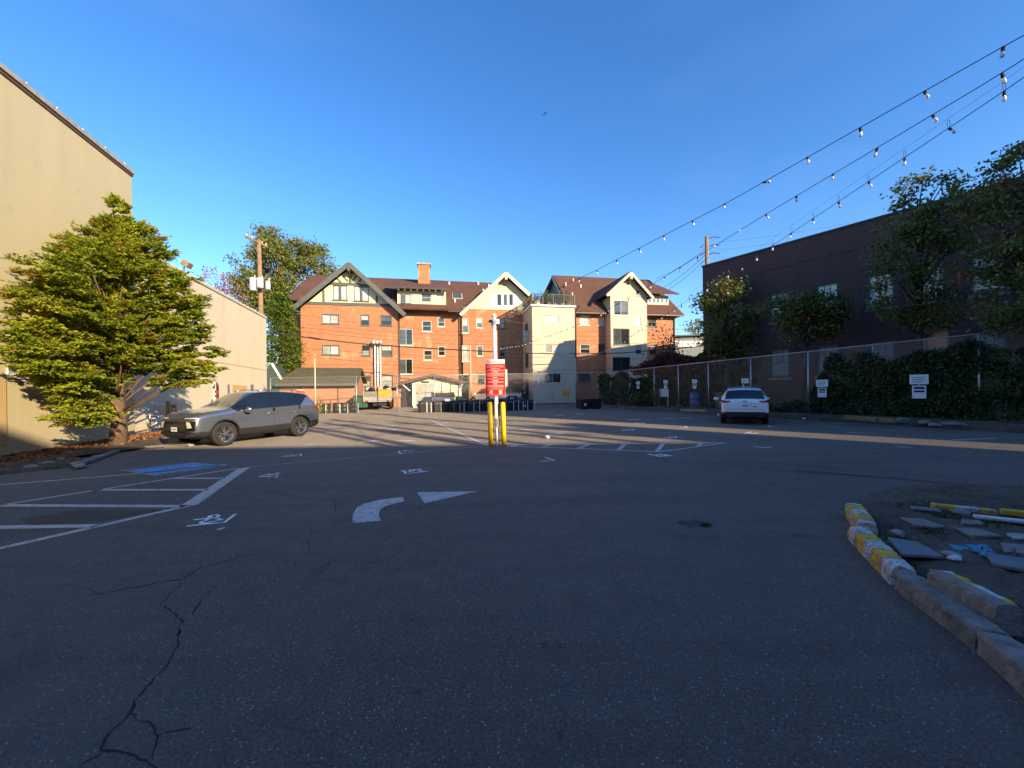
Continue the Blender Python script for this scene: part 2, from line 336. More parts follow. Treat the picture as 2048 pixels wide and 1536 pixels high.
M('patch_tan', (.47,.33,.17), .85, var=.1); M('mural_black', (.02,.02,.022), .7); M('mural_red', (.42,.06,.05), .7); M('mural_white', (.72,.70,.64), .7); M('poster_blue', (.16,.15,.26), .7, var=.5, scale=14)
M('leaf_litter', (.26,.13,.055), .9, var=.5, scale=9); M('insulator', (.10,.06,.05), .3); M('feather', (.03,.03,.035), .7); M('ac_white', (.60,.60,.57), .5)
M('edging_yellow', (.26,.19,.06), .85, var=.4, scale=9); M('curtain_dim', (.20,.21,.235), .6, var=.3, scale=3); M('brass_yellow', (.30,.26,.05), .5); M('curtain', (.60,.60,.55), .85, var=.1, scale=6)
glassy('glass_dark', (.022,.026,.030)); glassy('glass_mid', (.085,.10,.11)); glassy('glass_pale', (.42,.44,.40), .12, .5); glassy('glass_blind', (.62,.61,.56), .3, .4); glassy('glass_car', (.010,.013,.017), .03, .6); glassy('glass_screen', (.05,.06,.055), .03, .8)
leaf('leaf_hinoki', [(.085,.135,.012), (.20,.255,.016), (.33,.355,.024), (.45,.43,.04)], .38, .6, patch=((.36,.18,.05), 2.6, .60))
leaf('leaf_cedar', [(.06,.11,.016), (.13,.19,.022), (.21,.24,.035)], .25, .6); leaf('leaf_maple', [(.075,.115,.018), (.15,.19,.03), (.23,.23,.05), (.30,.22,.07)], .4)
leaf('leaf_street', [(.05,.075,.024), (.095,.125,.034), (.16,.18,.046), (.21,.175,.06)], .3, .45, patch=((.19,.08,.035), .55, .60)); leaf('leaf_ivy', [(.016,.034,.012), (.036,.064,.018), (.066,.095,.024)], .2, .4)
leaf('leaf_red', [(.05,.010,.012), (.11,.018,.02), (.16,.03,.025)], .3); leaf('leaf_pink', [(.30,.13,.20), (.38,.18,.26), (.26,.12,.16)], .35); leaf('leaf_dry', [(.10,.045,.018), (.22,.105,.04), (.34,.17,.07)], .1, .8)
leaf('leaf_pot', [(.05,.09,.02), (.10,.13,.03), (.15,.14,.04)], .3); leaf('leaf_weed', [(.03,.06,.012), (.08,.11,.02)], .3)
def bulbglass():
    m, n, l, out = nt('bulb_glass'); b = bsdf(n, (.92,.92,.90), .08, 0, .6); b.inputs['Transmission Weight'].default_value = .3
    p = pos(n); l.new(mix(n, l, mrange(n, l, noise(n, l, p, 30, 2), .3, .7, 0, 1), (.85,.85,.84), (.95,.95,.93)), b.inputs['Base Color']); l.new(b.outputs[0], out.inputs[0])
bulbglass()
rnd = random.Random(7)
# ------------------------------------------------------------------ ground
def axis(lo, hi, near, fine, coarse):
    out = []; x = lo
    while x < hi:
        out.append(x); x += fine if -near < x < near+40 else coarse
    out.append(hi); return out
gx = axis(-420, 420, 40, 2.0, 38.0); gy = axis(-420, 900, 14, 1.5, 40.0)
gb = MB(); gb.v = [(x, y, gh(x, y)) for y in gy for x in gx]; nx = len(gx)
gb.f = [(j*nx+i, j*nx+i+1, (j+1)*nx+i+1, (j+1)*nx+i) for j in range(len(gy)-1) for i in range(nx-1)]
ground = struct(gb.build('asphalt_ground', 'asphalt', smooth=True))

def flat(name, polys, mat, lift=.004, parent=ground):
    b = MB()
    for poly in polys: b.face([(p[0], p[1], gh(p[0], p[1])+lift) for p in poly])
    # keep the faces looking up
    for k, f in enumerate(b.f):
        a = [Vector(b.v[i]) for i in f]; nrm = sum(((a[i].cross(a[(i+1) % len(a)])).z for i in range(len(a))))
        if nrm < 0: b.f[k] = tuple(reversed(f))
    return b.build(name, mat, parent)
def strip(pts, w, jit=0.0, seed=0):
    r = random.Random(seed); out = []; P = [Vector((p[0], p[1])) for p in pts]; Lf, Rt = [], []
    for i, p in enumerate(P):
        d = (P[min(i+1, len(P)-1)]-P[max(i-1, 0)]).normalized(); s = Vector((-d.y, d.x))
        ww = (w[i] if hasattr(w, '__len__') else w)*(1+jit*(r.random()-.5)); Lf.append(p+s*ww/2); Rt.append(p-s*ww/2)
    for i in range(len(P)-1): out.append([Rt[i], Rt[i+1], Lf[i+1], Lf[i]])
    return out
def line(name, pts, w, mat='road_paint', lift=.004):
    g = [G(*p) for p in pts]; q = []
    for a, b in zip(g[:-1], g[1:]):
        k = max(1, int((b-a).length/1.2))
        for i in range(k): q.append(a.lerp(b, i/k))
    q.append(g[-1]); return flat(name, strip(q, w, .10, len(pts)*7+int(pts[0][0])), mat, lift)

# accessible bay and hatched aisle
line('stall_line', [(-60,976),(0,970),(232,951),(300,945),(452,929)], .085, 'road_paint')
line('stall_line', [(-60,1022),(0,1011),(190,981),(345,957),(490,935)], .085, 'road_paint')
line('hatch_border', [(490,935),(376,1012)], .20); line('hatch_border', [(376,1012),(195,1053),(0,1097),(-60,1110)], .115)
for a, b, w in (((350,957),(452,957),.10), ((188,980),(416,980),.11), ((0,1011),(370,1013),.115), ((-60,1056),(196,1052),.12)): line('hatch_bar', [a, b], w)
line('stall_line', [(490,935),(620,923),(760,911),(958,893),(992,890)], .07, 'road_paint_worn')
flat('accessible_bay_panel', [[G(*p) for p in ((250,942),(314,950),(446,931),(386,925))]], 'ada_blue')
for pts in ([(243,941),(316,952)], [(316,952),(455,931)], [(243,941),(388,923)]): line('bay_border', pts, .07, 'road_paint_worn', .006)
for pts in ([(330,940),(350,938),(358,934),(372,936),(380,932)], [(352,934),(372,929),(398,928),(412,930),(398,935)], [(366,941),(340,943),(318,945)]):
    line('wheelchair_symbol_stroke', pts, .09, 'road_paint_worn', .006)
# turn arrow
A = [(705,1047),(706,1030),(713,1016),(728,1008),(760,1000),(806,994)]; Bq = [(762,1042),(757,1029),(761,1019),(770,1013),(784,1009),(808,1003)]
flat('turn_arrow_shaft', [[G(*A[i]), G(*A[i+1]), G(*Bq[i+1]), G(*Bq[i])] for i in range(5)], 'road_paint')
flat('turn_arrow_head', [[G(834,985), G(954,983), G(849,1007)]], 'road_paint')
# stalls round the pay sign
line('stall_line', [(857,838),(967,888),(985,892)], .13)
for a, b in (((858,838),(943,834)), ((896,851),(970,851)), ((913,861),(1130,858)), ((937,873),(1310,867)), ((1160,855),(1212,855)), ((1010,838),(1080,836)), ((1085,834),(1170,830)), ((1220,826),(1262,820)), ((1340,832),(1375,821))):
    line('stall_line', [a, b], .085, 'road_paint_worn')
line('island_border', [(1002,889.5),(1180,888.5),(1452,885.6)], .09); line('island_border', [(1002,892.5),(1060,894),(1200,899),(1318,904)], .09); line('island_border', [(1318,904),(1452,885.6)], .09)
for a, b in (((1083,894.5),(1103,889.5)), ((1156,897),(1178,889)), ((1236,900.5),(1250,889)), ((1314,903),(1326,888)), ((1396,893),(1402,886.5)), ((1020,892.5),(1040,889.5))): line('island_hatch', [a, b], .12)
# sprayed bay marks: a corner tick with a scrawled number
def mark(name, paths, w): 
    polys = []
    for k, p in enumerate(paths): polys += strip([G(*q) for q in p], w, .5, k)
    return flat(name, polys, 'spray_white', .006)
Z = lambda x, y: (360+x*.2734, 920+y*.2734)
mark('sprayed_number', [[Z(50,487),Z(200,470),Z(325,460),Z(405,398)], [Z(95,440),Z(140,437),Z(178,432),Z(205,438),Z(182,449),Z(150,455),Z(160,465),Z(200,462),Z(250,452),Z(310,440),Z(270,432)],
     [Z(205,432),Z(225,410),Z(262,402),Z(285,408),Z(268,424),Z(230,428)]], .045)
mark('sprayed_number', [[Z(270,514),Z(328,498)]], .03)
mark('sprayed_number', [[Z(1618,79),Z(1640,84),Z(1652,101),Z(1740,93),Z(1812,84)], [Z(1668,86),Z(1690,72),Z(1716,70),Z(1712,80),Z(1682,90)], [Z(1728,74),Z(1762,64),Z(1748,76),Z(1782,80),Z(1740,88)]], .05)
mark('sprayed_number', [[Z(575,122),Z(625,121),Z(700,130),Z(728,100)], [Z(600,114),Z(640,104),Z(690,112),Z(640,118)], [Z(690,98),Z(722,98),Z(712,116)]], .05)
Y4 = lambda x, y: (560+x*.2734, 820+y*.2734)
mark('sprayed_number', [[Y4(10,343),Y4(90,338),Y4(155,336),Y4(150,322)], [Y4(35,335),Y4(75,330),Y4(110,334),Y4(135,328)]], .05)
mark('sprayed_number', [[Y4(865,303),Y4(885,322),Y4(960,312)], [Y4(885,302),Y4(920,295),Y4(905,306),Y4(945,296),Y4(980,300)]], .05)
mark('sprayed_number', [[Y4(1905,378),Y4(2008,370),Y4(1940,348)]], .05)
mark('sprayed_number', [[Y4(175,258),Y4(235,250),Y4(272,248)], [Y4(200,250),Y4(225,254)]], .05)
Y5 = lambda x, y: (1060+x*.293, 810+y*.293)
mark('sprayed_number', [[Y5(805,335),Y5(880,352),Y5(970,346)], [Y5(860,345),Y5(900,336),Y5(940,344),Y5(890,350)]], .07)
mark('sprayed_number', [[Y5(1465,195),Y5(1510,184),Y5(1555,192),Y5(1500,198)], [Y5(1480,190),Y5(1540,196)]], .06)
mark('sprayed_number', [[Y5(1525,284),Y5(1580,292),Y5(1650,288)]], .06); mark('sprayed_number', [[Y5(1595,146),Y5(1640,150),Y5(1680,147)], [Y5(1630,140),Y5(1642,150)]], .06)
small = [(640,869),(652,863),(660,857),(668,851),(676,845),(688,841),(768,838),(770,846),(775,853),(781,861),(790,871),(740,884),(804,883),(944,838),(962,842),(884,847),(929,862),(1052,860),(1115,869),
         (1079,838),(1120,831),(1162,828),(1216,834),(1270,840),(1283,847),(1372,855),(1374,836),(1336,838),(1420,845),(1262,861),(1350,876)]
for k, (px, py) in enumerate(small):
    g = G(px, py); a = rnd.uniform(-.5, .5); s = rnd.uniform(.30, .46); ca, sa = math.cos(a), math.sin(a); polys = []
    def T(u, w): return Vector((g.x+(u*ca-w*sa)*s, g.y+(u*sa+w*ca)*s))
    polys += strip([T(-1,.2), T(.2,.0), T(.95,.9)], .07, .4, k)
    if k % 3 != 1: polys += strip([T(-.7,.5), T(-.3,.95), T(0,.6), T(-.4,.3)], .06, .5, k); polys += strip([T(.1,.5), T(.35,1.1), T(.5,.6), T(.2,.4)], .06, .5, k+1)
    flat('sprayed_number', polys, 'spray_white', .006)
for a, b in (((1905,880),(1990,877)), ((1690,864),(1732,867)), ((1790,893),(1822,895))): line('stall_line', [a, b], .13, 'road_paint')
# cracks and seams in the asphalt
X = lambda x, y: (160+x*.2839, 1100+y*.2839)
def crack(pts, w, seed):
    r = random.Random(seed); g = [G(*p) for p in pts]; q = []
    for a, b in zip(g[:-1], g[1:]):
        k = max(2, int((b-a).length/.04)); d = (b-a).normalized(); s = Vector((-d.y, d.x, 0))
        for i in range(k): q.append(a.lerp(b, i/k)+s*r.uniform(-.009, .009))
    q.append(g[-1]); n = len(q)
    return flat('crack', strip(q, [w*(.35+.65*math.sin(math.pi*min(1, max(.05, i/n)))**.5) for i in range(n)], 1.2, seed), 'crack_tar', .003)
crack([X(*p) for p in ((720,230),(640,300),(570,390),(650,430),(715,510),(695,600),(712,560),(690,680),(615,820),(500,930),(390,1060),(310,1210),(190,1300),(140,1390),(160,1425),(280,1415),(340,1450),(420,1480),(500,1490),(545,1545))], .010, 1)
crack([X(*p) for p in ((345,1165),(400,1180),(480,1220),(520,1260),(545,1310),(525,1400),(512,1480))], .006, 2); crack([X(*p) for p in ((545,1310),(640,1280),(780,1262))], .007, 3)
crack([X(*p) for p in ((950,262),(870,345),(810,410),(785,462))], .008, 4); crack([X(*p) for p in ((305,270),(420,265),(560,230),(720,210),(850,120),(1000,90),(1150,45),(1350,15))], .010, 5)
crack([X(*p) for p in ((150,1430),(60,1485),(-20,1540))], .007, 6); crack([Z(*p) for p in ((440,245),(540,245),(620,235),(740,247),(860,270),(960,290),(1120,292),(1300,298),(1440,303))], .011, 7)
crack([Z(*p) for p in ((1120,295),(1140,330),(1135,370))], .010, 8); crack([Z(*p) for p in ((1440,303),(1520,330),(1590,358))], .010, 9)
crack([(150,1200),(190,1188),(250,1180)], .006, 10); crack([(1150,905),(1290,916),(1480,930),(1600,945),(1720,952)], .03, 11)
line('tar_seam', [(1590,940),(1700,950),(1800,958),(1950,972),(2080,978)], .16, 'tar_patch', .003); line('tar_seam', [(1440,921),(1560,928),(1700,938)], .10, 'tar_patch', .003)
flat('tar_patch', [[G(*p) for p in ((40,1038),(170,1018),(330,1020),(180,1046),(60,1052))]], 'tar_patch', .002)
flat('tar_patch', [[G(*p) for p in ((1350,1046),(1362,1041),(1378,1043),(1392,1038),(1406,1043),(1421,1046),(1412,1051),(1418,1056),(1398,1054),(1382,1057),(1370,1051))]], 'tar_patch', .003)
flat('tar_patch', [[G(*p) for p in ((1583,1069),(1597,1068),(1606,1070),(1622,1071),(1614,1076),(1602,1074),(1592,1077))]], 'tar_patch', .003)

rc_ = random.Random(31)
for k, (px, py, ang, n_, w) in enumerate(((560,1130,.1,9,.004), (420,1010,.15,7,.005), (1240,1120,-.2,6,.004), (60,1180,.3,6,.004))):
    pts = [(px, py)]; a = ang
    for i in range(n_): a += rc_.uniform(-.55, .55); st = rc_.uniform(16, 34)*(py/1150)**2; pts.append((pts[-1][0]+math.cos(a)*st, pts[-1][1]+math.sin(a)*st*.45))
    crack(pts, w, 40+k)
for k, (px, py, r_) in enumerate(((836,1385,.022), (1088,1291,.026), (1120,1294,.02), (1118,1472,.018), (655,1128,.03), (590,1128,.02))):
    g = G(px, py); flat('oil_spot', [[Vector((g.x+math.cos(t_)*r_*rc_.uniform(.6,1.25), g.y+math.sin(t_)*r_*rc_.uniform(.6,1.25))) for t_ in np.linspace(0, 2*math.pi, 12)[:-1]]], 'tar_patch', .002)

# ------------------------------------------------------------------ foliage helpers
def leaves(name, C, L, Wd, mat, parent, rng, up=.6, along=None, thr=None):
    """one mesh of leaf quads: C centres (n,3); each leaf a folded diamond"""
    n = len(C); C = np.asarray(C, float)
    a = rng.normal(size=(n,3)) if along is None else np.asarray(along, float)+rng.normal(size=(n,3))*.35
    nr = rng.normal(size=(n,3)); nr[:,2] += up*2.2
    a /= np.linalg.norm(a, axis=1)[:,None]+1e-9; nr -= a*(nr*a).sum(1)[:,None]; nr /= np.linalg.norm(nr, axis=1)[:,None]+1e-9
    s = np.cross(nr, a); l = (L*rng.uniform(.65, 1.3, n))[:,None]; w = (Wd*rng.uniform(.7, 1.25, n))[:,None]
    V = np.empty((n,4,3)); V[:,0] = C-a*l*.5; V[:,1] = C+s*w*.5-nr*l*.06+a*l*.05; V[:,2] = C+a*l*.5-nr*l*.10; V[:,3] = C-s*w*.5-nr*l*.06+a*l*.05
    V = V.reshape(-1,3)
    if parent is not None:
        mi = np.array(TM[parent.name].inverted()); V = V @ mi[:3,:3].T+mi[:3,3]
    me = bpy.data.meshes.new(name); me.vertices.add(4*n); me.vertices.foreach_set('co', V.ravel()); me.loops.add(4*n); me.polygons.add(n)
    me.loops.foreach_set('vertex_index', np.arange(4*n, dtype=np.int32)); me.polygons.foreach_set('loop_start', np.arange(0, 4*n, 4, dtype=np.int32))
    me.update(calc_edges=True); me.materials.append(MATS[mat])
    o = bpy.data.objects.new(name, me); COL.objects.link(o)
    if parent is not None: o.parent = parent; TM[o.name] = TM[parent.name]
    else: TM[o.name] = Matrix.Identity(4)
    return o
def broad_tree(name, label, cat, base, blobs, mat, bark, nleaf, L, seed, trunk_r=.14, group=None, clus=60, cl_r=.45, first=.35):
    """blobs: list of (x,y,z,rx,ry,rz) in world metres making up the crown"""
    rng = np.random.default_rng(seed); t = thing(name, label, cat, base, 0, group); pr = np.random.default_rng(seed+1)
    vol = np.array([b[3]*b[4]*b[5] for b in blobs])**.67; pick = rng.choice(len(blobs), clus, p=vol/vol.sum()); cc = []
    for i in pick:
        b = blobs[i]; d = rng.normal(size=3); d /= np.linalg.norm(d); q = rng.uniform(.35, 1.0)**.6; cc.append([b[0]+d[0]*b[3]*q, b[1]+d[1]*b[4]*q, b[2]+d[2]*b[5]*q])
    cc = np.array(cc); sz = cl_r*rng.uniform(.55, 1.35, clus); k = rng.choice(clus, nleaf, p=sz**2/(sz**2).sum())
    P = cc[k]+rng.normal(size=(nleaf,3))*sz[k][:,None]*np.array([.62,.62,.42]); leaves('crown', P, L, L*.62, mat, t, rng, .5)
    top = Vector((float(np.mean([b[0] for b in blobs])), float(np.mean([b[1] for b in blobs])), max(b[2] for b in blobs))); bs = Vector(base); mb = MB()
    axis_ = [bs.lerp(top, f)+Vector((rng.normal()*.12*f, rng.normal()*.12*f, 0)) for f in (0, .2, .4, .6, .8, 1)]; axis_[0] = bs-Vector((0,0,.1))
    mb.tube(axis_, [trunk_r*(1-.8*f) for f in (0, .2, .4, .6, .8, 1)], 8)
    tr = mb.build('trunk', bark, t, True, True); mb = MB()
    for c in cc[:min(clus, 46)]:
        c = Vector(c); f = min(.95, max(first, (c.z-bs.z)/(top.z-bs.z)*.75)); i = min(4, int(f*5)); s = axis_[i].lerp(axis_[i+1], f*5-i); m_ = s.lerp(c, .5)+Vector((0,0,.15*(c-s).length))
        mb.tube([s, m_, c], [trunk_r*.32, trunk_r*.2, trunk_r*.06], 5)
    mb.build('limbs', bark, t, True, True); return t

# ------------------------------------------------------------------ windows
def window(p, x0, x1, z0, z1, y, frame='trim_green', panes='glass_dark', style='slider', fw=.07, sill=True, depth=.09):
    """frame round the opening with separate panes; style slider / hung / fixed / grid"""
    b = MB(); a = y-.02; q = y+depth
    b.bx(x0, x0+fw, a, q, z0, z1); b.bx(x1-fw, x1, a, q, z0, z1); b.bx(x0+fw, x1-fw, a, q, z1-fw, z1); b.bx(x0+fw, x1-fw, a, q, z0, z0+fw)
    w = b.build('window', frame, p)
    if isinstance(panes, str): panes = (panes, panes)
    ix0, ix1, iz0, iz1 = x0+fw, x1-fw, z0+fw, z1-fw; yp = y+depth*.55
    def pane(a0, a1, c0, c1, m, dy=0.0): MB().bx(a0, a1, yp+dy, yp+.012+dy, c0, c1).build('pane', m, w)
    def bar(a0, a1, c0, c1): MB().bx(a0, a1, yp-.03, yp+.02, c0, c1).build('glazing_bar', frame, w)
    mx, mz, t = (ix0+ix1)/2, (iz0+iz1)/2, .022
    if style == 'slider': pane(ix0, mx-t, iz0, iz1, panes[0]); pane(mx+t, ix1, iz0, iz1, panes[1], .002); bar(mx-t, mx+t, iz0, iz1)
    elif style == 'hung': pane(ix0, ix1, mz+t, iz1, panes[0]); pane(ix0, ix1, iz0, mz-t, panes[1], .002); bar(ix0, ix1, mz-t, mz+t)
    elif style == 'fixed': pane(ix0, ix1, iz0, iz1, panes[0])
    elif style == 'grid':
        nX = 3; g = (ix1-ix0)/nX; zz = [iz0, mz-t, mz+t, (mz+iz1)/2+t/2, iz1]
        for i in range(nX):
            pane(ix0+i*g+.008, ix0+(i+1)*g-.008, mz+t, (mz+iz1)/2, panes[i % 2]); pane(ix0+i*g+.008, ix0+(i+1)*g-.008, (mz+iz1)/2+.016, iz1, panes[(i+1) % 2])
            if i: bar(ix0+i*g-.008, ix0+i*g+.008, mz+t, iz1)
        bar(ix0, ix1, (mz+iz1)/2, (mz+iz1)/2+.016); bar(ix0, ix1, mz-t, mz+t); pane(ix0, ix1, iz0, mz-t, panes[1])
    if sill: MB().bx(x0-.06, x1+.06, y-.10, y+.02, z0-.09, z0-.002).build('sill', frame, w)
    return w
# ------------------------------------------------------------------ left: tall cream building and the lower one behind it
WV = -9.85; RZL = math.pi/2+LA
def WP(u, v=WV, z=0.0): p = EV*v+EU*u; return (p.x, p.y, z)
def on_wall(px, py, v=WV):                    # local x (=u), z of a picture point on the left wall plane
    p = PL(px, py, EV*v, EV); return EU.x*p.x+EU.y*p.y, p.z
tall = thing('cream_building', 'tall cream stucco building with blank wall behind the conifer', 'building', WP(0), RZL)
HT = 9.95; U1 = 17.8
MB().bx(-26, U1, 0, 13, 0, HT).build('wall', 'stucco_cream', tall)
cap = MB().bx(-26, U1+.05, -.07, 13, HT+.002, HT+.13).build('roof_edge', 'concrete', tall)
MB().bx(-26, U1+.03, -.035, .3, HT-.10, HT-.001).build('fascia_strip', 'wood_dark', tall)
me = MB().lathe([(.0,0),(.022,.01),(.026,.05),(.016,.08),(0,.10)], 8).mesh('roof_stud'); me.materials.append(MATS['metal_galv'])
for k in range(17): link_mesh('roof_stud', me, tall, (17.4-k*.95, -.02, HT+.13))
u0, z0 = on_wall(-70, 737); u1, z1 = on_wall(11, 890); MB().bx(u0, u1, -.03, 0, z1, 2.12).build('brown_panel', 'patch_tan', tall)
low = thing('pale_building', 'lower pale stucco building with mural and patched wall behind grey SUV', 'building', WP(U1+.02, WV-.12), RZL)
u2, hl = on_wall(532, 636, WV-.12); LL = u2-U1; HL = 7.25
MB().bx(0, LL, 0, 14, 0, HL).build('wall', 'stucco_pale', low)
MB().bx(-.0, LL+.06, -.06, .35, HL+.002, HL+.14).build('parapet_cap', 'trim_pale', low); MB().bx(0, LL+.02, -.02, 0, 3.38, 3.41).build('wall_joint', 'patch_tan', low)
me = MB().bx(-.05, .05, -.05, .05, 0, .10).mesh('parapet_clip'); me.materials.append(MATS['trim_white'])
for k in range(22): link_mesh('parapet_clip', me, low, (.5+k*.62, .1, HL+.14))
def lw(px, py): u, z = on_wall(px, py, WV-.12); return u-U1-.02, z
a, b = lw(464, 770), lw(494, 793); MB().bx(a[0], b[0], -.012, 0, b[1]-.5, a[1]).build('plywood_patch', 'plywood', low)
for px, w in ((457, .30), (504, .55)): a = lw(px, 769); MB().bx(a[0]-w/2, a[0]+w/2, -.006, 0, a[1]-.72, a[1]).build('poster', 'poster_blue', low)
# painted block figure on the wall (a plain pattern of squares)
r2 = random.Random(3); a = lw(423, 764); cell = .115
sq = {}
for v_, mt in ((0,'mural_black'), (1,'mural_red'), (2,'mural_white')): sq[v_] = MB().bx(0, cell-.002, -.005, -.001, 0, cell-.002).mesh('mural_square'); sq[v_].materials.append(MATS[mt])
for i in range(8):
    for j in range(17):
        hh = (i*7+j*13+(i*j) % 5) % 11; edge = i in (0, 7) or (i in (1, 6) and j % 3 == 0); inside_ = abs(i-3.5-(math.sin(j*.4)*1.2)) < 3.2
        v_ = 0 if (edge or hh in (0, 4)) else (1 if (i > 4 and j < 9) else 2)
        if inside_: link_mesh('mural_square', sq[v_], low, (a[0]-.1+i*cell, 0, a[1]-(j+1)*cell))
fl = thing('floodlight', 'small floodlight standing on the parapet of the pale building', 'floodlight', WP(U1+.02+lw(372,525)[0], WV-.2, HL+.14), RZL)
MB().cyl((0,0,0), .03, .3, 8).build('stem', 'metal_dark', fl); MB().box((0,-.12,.42), (.42,.3,.26), 0, Matrix.Rotation(.5, 3, 'X')).build('housing', 'wood_pole', fl, bevel=.03)
# towing notice on the tall wall
sg = thing('towing_sign', 'blue and white towing notice fixed to the tall cream wall', 'sign', WP(0, WV, 0), RZL)
u0, zt = on_wall(12, 727); u1, zb = on_wall(56, 763); sg.location = WP((u0+u1)/2, WV+.001, zb); TM[sg.name] = Matrix.Translation(sg.location) @ Matrix.Rotation(RZL, 4, 'Z')
W2 = (u1-u0)/2; Hs = zt-zb; MB().bx(-W2, W2, -.03, -.002, 0, Hs).build('board', 'sign_white', sg, bevel=.008)
MB().bx(-W2+.02, W2-.02, -.034, -.0305, Hs*.30, Hs*.74).build('blue_field', 'sign_blue', sg); MB().bx(-W2+.03, W2-.03, -.034, -.0305, Hs*.07, Hs*.15).build('blue_strip', 'sign_blue', sg)
def face_text(t, s, z, m, x=0.0, al='CENTER'): text('lettering', t, s, m, sg, Matrix.Translation((x, -.0365, z)) @ Matrix.Rotation(math.pi/2, 4, 'X'), al)
face_text("GARY'S W", .10, Hs*.62, 'sign_white', -W2+.05, 'LEFT'); face_text('TOWING, L.L.C.', .085, Hs*.47, 'sign_white'); face_text('(206) 762-0021', .085, Hs*.325, 'sign_white')
for f in (.22, .80, .88, .95):
    mb = MB(); x = -W2+.06
    while x < W2-.1: w = rnd.uniform(.03, .1); mb.bx(x, min(x+w, W2-.04), -.033, -.0305, Hs*f-.012, Hs*f+.012); x += w+.02
    mb.build('small_print', 'sign_blue', sg)
# ------------------------------------------------------------------ planting beds
def bed(name, pts, h, mat='soil', seed=1, sub=10, rough=.03):
    """raised soil bed over a ground polygon"""
    r = random.Random(seed); P = []
    for a, b in zip(pts, pts[1:]+pts[:1]):
        for i in range(sub): P.append(Vector((a[0], a[1])).lerp(Vector((b[0], b[1])), i/sub))
    c = sum(P, Vector((0, 0)))/len(P); mb = MB(); n = len(P); rings = [(1.0, -.02), (.97, h*.75), (.86, h), (.7, h*1.05), (.5, h*1.1), (.28, h*1.12), (.12, h*1.12)]
    for f, z in rings:
        for p in P: q = c+(p-c)*f; mb.v.append((q.x, q.y, gh(q.x, q.y)+z+(r.uniform(-rough, rough) if f < 1 else 0)))
    k = len(rings)
    mb.v.append((c.x, c.y, gh(c.x, c.y)+h*1.12))
    for j in range(k-1):
        for i in range(n): mb.f.append((j*n+i, j*n+(i+1) % n, (j+1)*n+(i+1) % n, (j+1)*n+i))
    for i in range(n): mb.f.append(((k-1)*n+i, (k-1)*n+(i+1) % n, k*n))
    o = mb.build(name, mat, smooth=True); bm = bmesh.new(); bm.from_mesh(o.data); bmesh.ops.recalc_face_normals(bm, faces=bm.faces); bm.to_mesh(o.data); bm.free()
    return struct(o)
w_ = lambda u, v: EV*v+EU*u
bedL = [w_(3, WV+.02), w_(U1+1.5, WV+.02), G(333,884), G(318,895), G(240,901), G(140,913), G(178,927), G(150,934), G(60,944), G(-60,957)]
bedL = [(p[0], p[1]) for p in bedL]
bed('planting_bed', bedL, .07, 'soil', 2, 8)
# ------------------------------------------------------------------ apartment block across the alley
AR = R(11.0); AX = Vector((math.cos(AR), math.sin(AR))); AY = Vector((-math.sin(AR), math.cos(AR)))
_p = ray(603, HOR)*37.0; P0 = Vector((_p.x, _p.y)); BASE = .40
def fa(px, py, y=0.0):
    p0 = P0+AY*y; p = PL(px, py, p0, AY); d = Vector((p.x, p.y))-P0; return d.dot(AX), p.z-BASE
def fx(px, y=0.0): return fa(px, 700, y)[0]
def fz(px, py, y=0.0): return fa(px, py, y)[1]
def rect(r, y=0.0):                            # picture rectangle -> opening on the facade plane
    x0, z1 = fa(r[0], r[1], y); x1, z0 = fa(r[2], r[3], y); return (x0, x1, z0, z1)
apt = thing('brick_apartment_building', 'orange brick apartment block with two half timbered gables and brick chimney', 'building', (P0.x, P0.y, BASE), AR)
DEP = 12.5; xL, xM, xR, xE = 0.0, fx(797), fx(926), fx(1052); hb = fz(690, 611); 
# left wing
wl_ = [((643,628,678,648),'slider',('glass_blind','glass_pale'),'trim_green'), ((721,629,738.5,651),'hung',('glass_pale','glass_dark'),'trim_green'), ((761,630.5,783.5,651.5),'hung',('glass_mid','glass_dark'),'trim_green'),
       ((643.5,690,679,710),'slider',('glass_pale','glass_blind'),'trim_green'), ((723,690,740,712),'hung',('glass_dark','glass_pale'),'trim_green'), ((762,690,785,712),'hung',('glass_pale','glass_mid'),'trim_green'),
       ((643.5,752,679,772),'slider',('glass_mid','glass_pale'),'trim_green'), ((724,751,742,773),'hung',('glass_mid','glass_pale'),'trim_green'), ((762,750,786,775),'hung',('glass_pale','glass_pale'),'trim_green')]
def facade(p, x0, x1, z0, z1, y, wins, mat, name='wall', side_l=None, side_r=None, fw=.08):
    ops = [rect(w[0], y) for w in wins]; mb = MB().wall(x0, x1, z0, z1, y, ops, .16)
    if side_l: mb.face([(x0,y+side_l,z0),(x0,y,z0),(x0,y,z1),(x0,y+side_l,z1)])
    if side_r: mb.face([(x1,y,z0),(x1,y+side_r,z0),(x1,y+side_r,z1),(x1,y,z1)])
    mb.build(name, mat, p)
    for o, w in zip(ops, wins): window(p, *o, y+.05, w[3], w[2], w[1], fw)
facade(apt, xL, xM, 0, hb, 0.0, wl_, 'brick_orange', side_l=DEP, side_r=1.0)
MB().wall(-3.4, 0, 0, hb, 5.0, []).build('wall', 'brick_orange', apt)       # recessed bay beyond the left corner
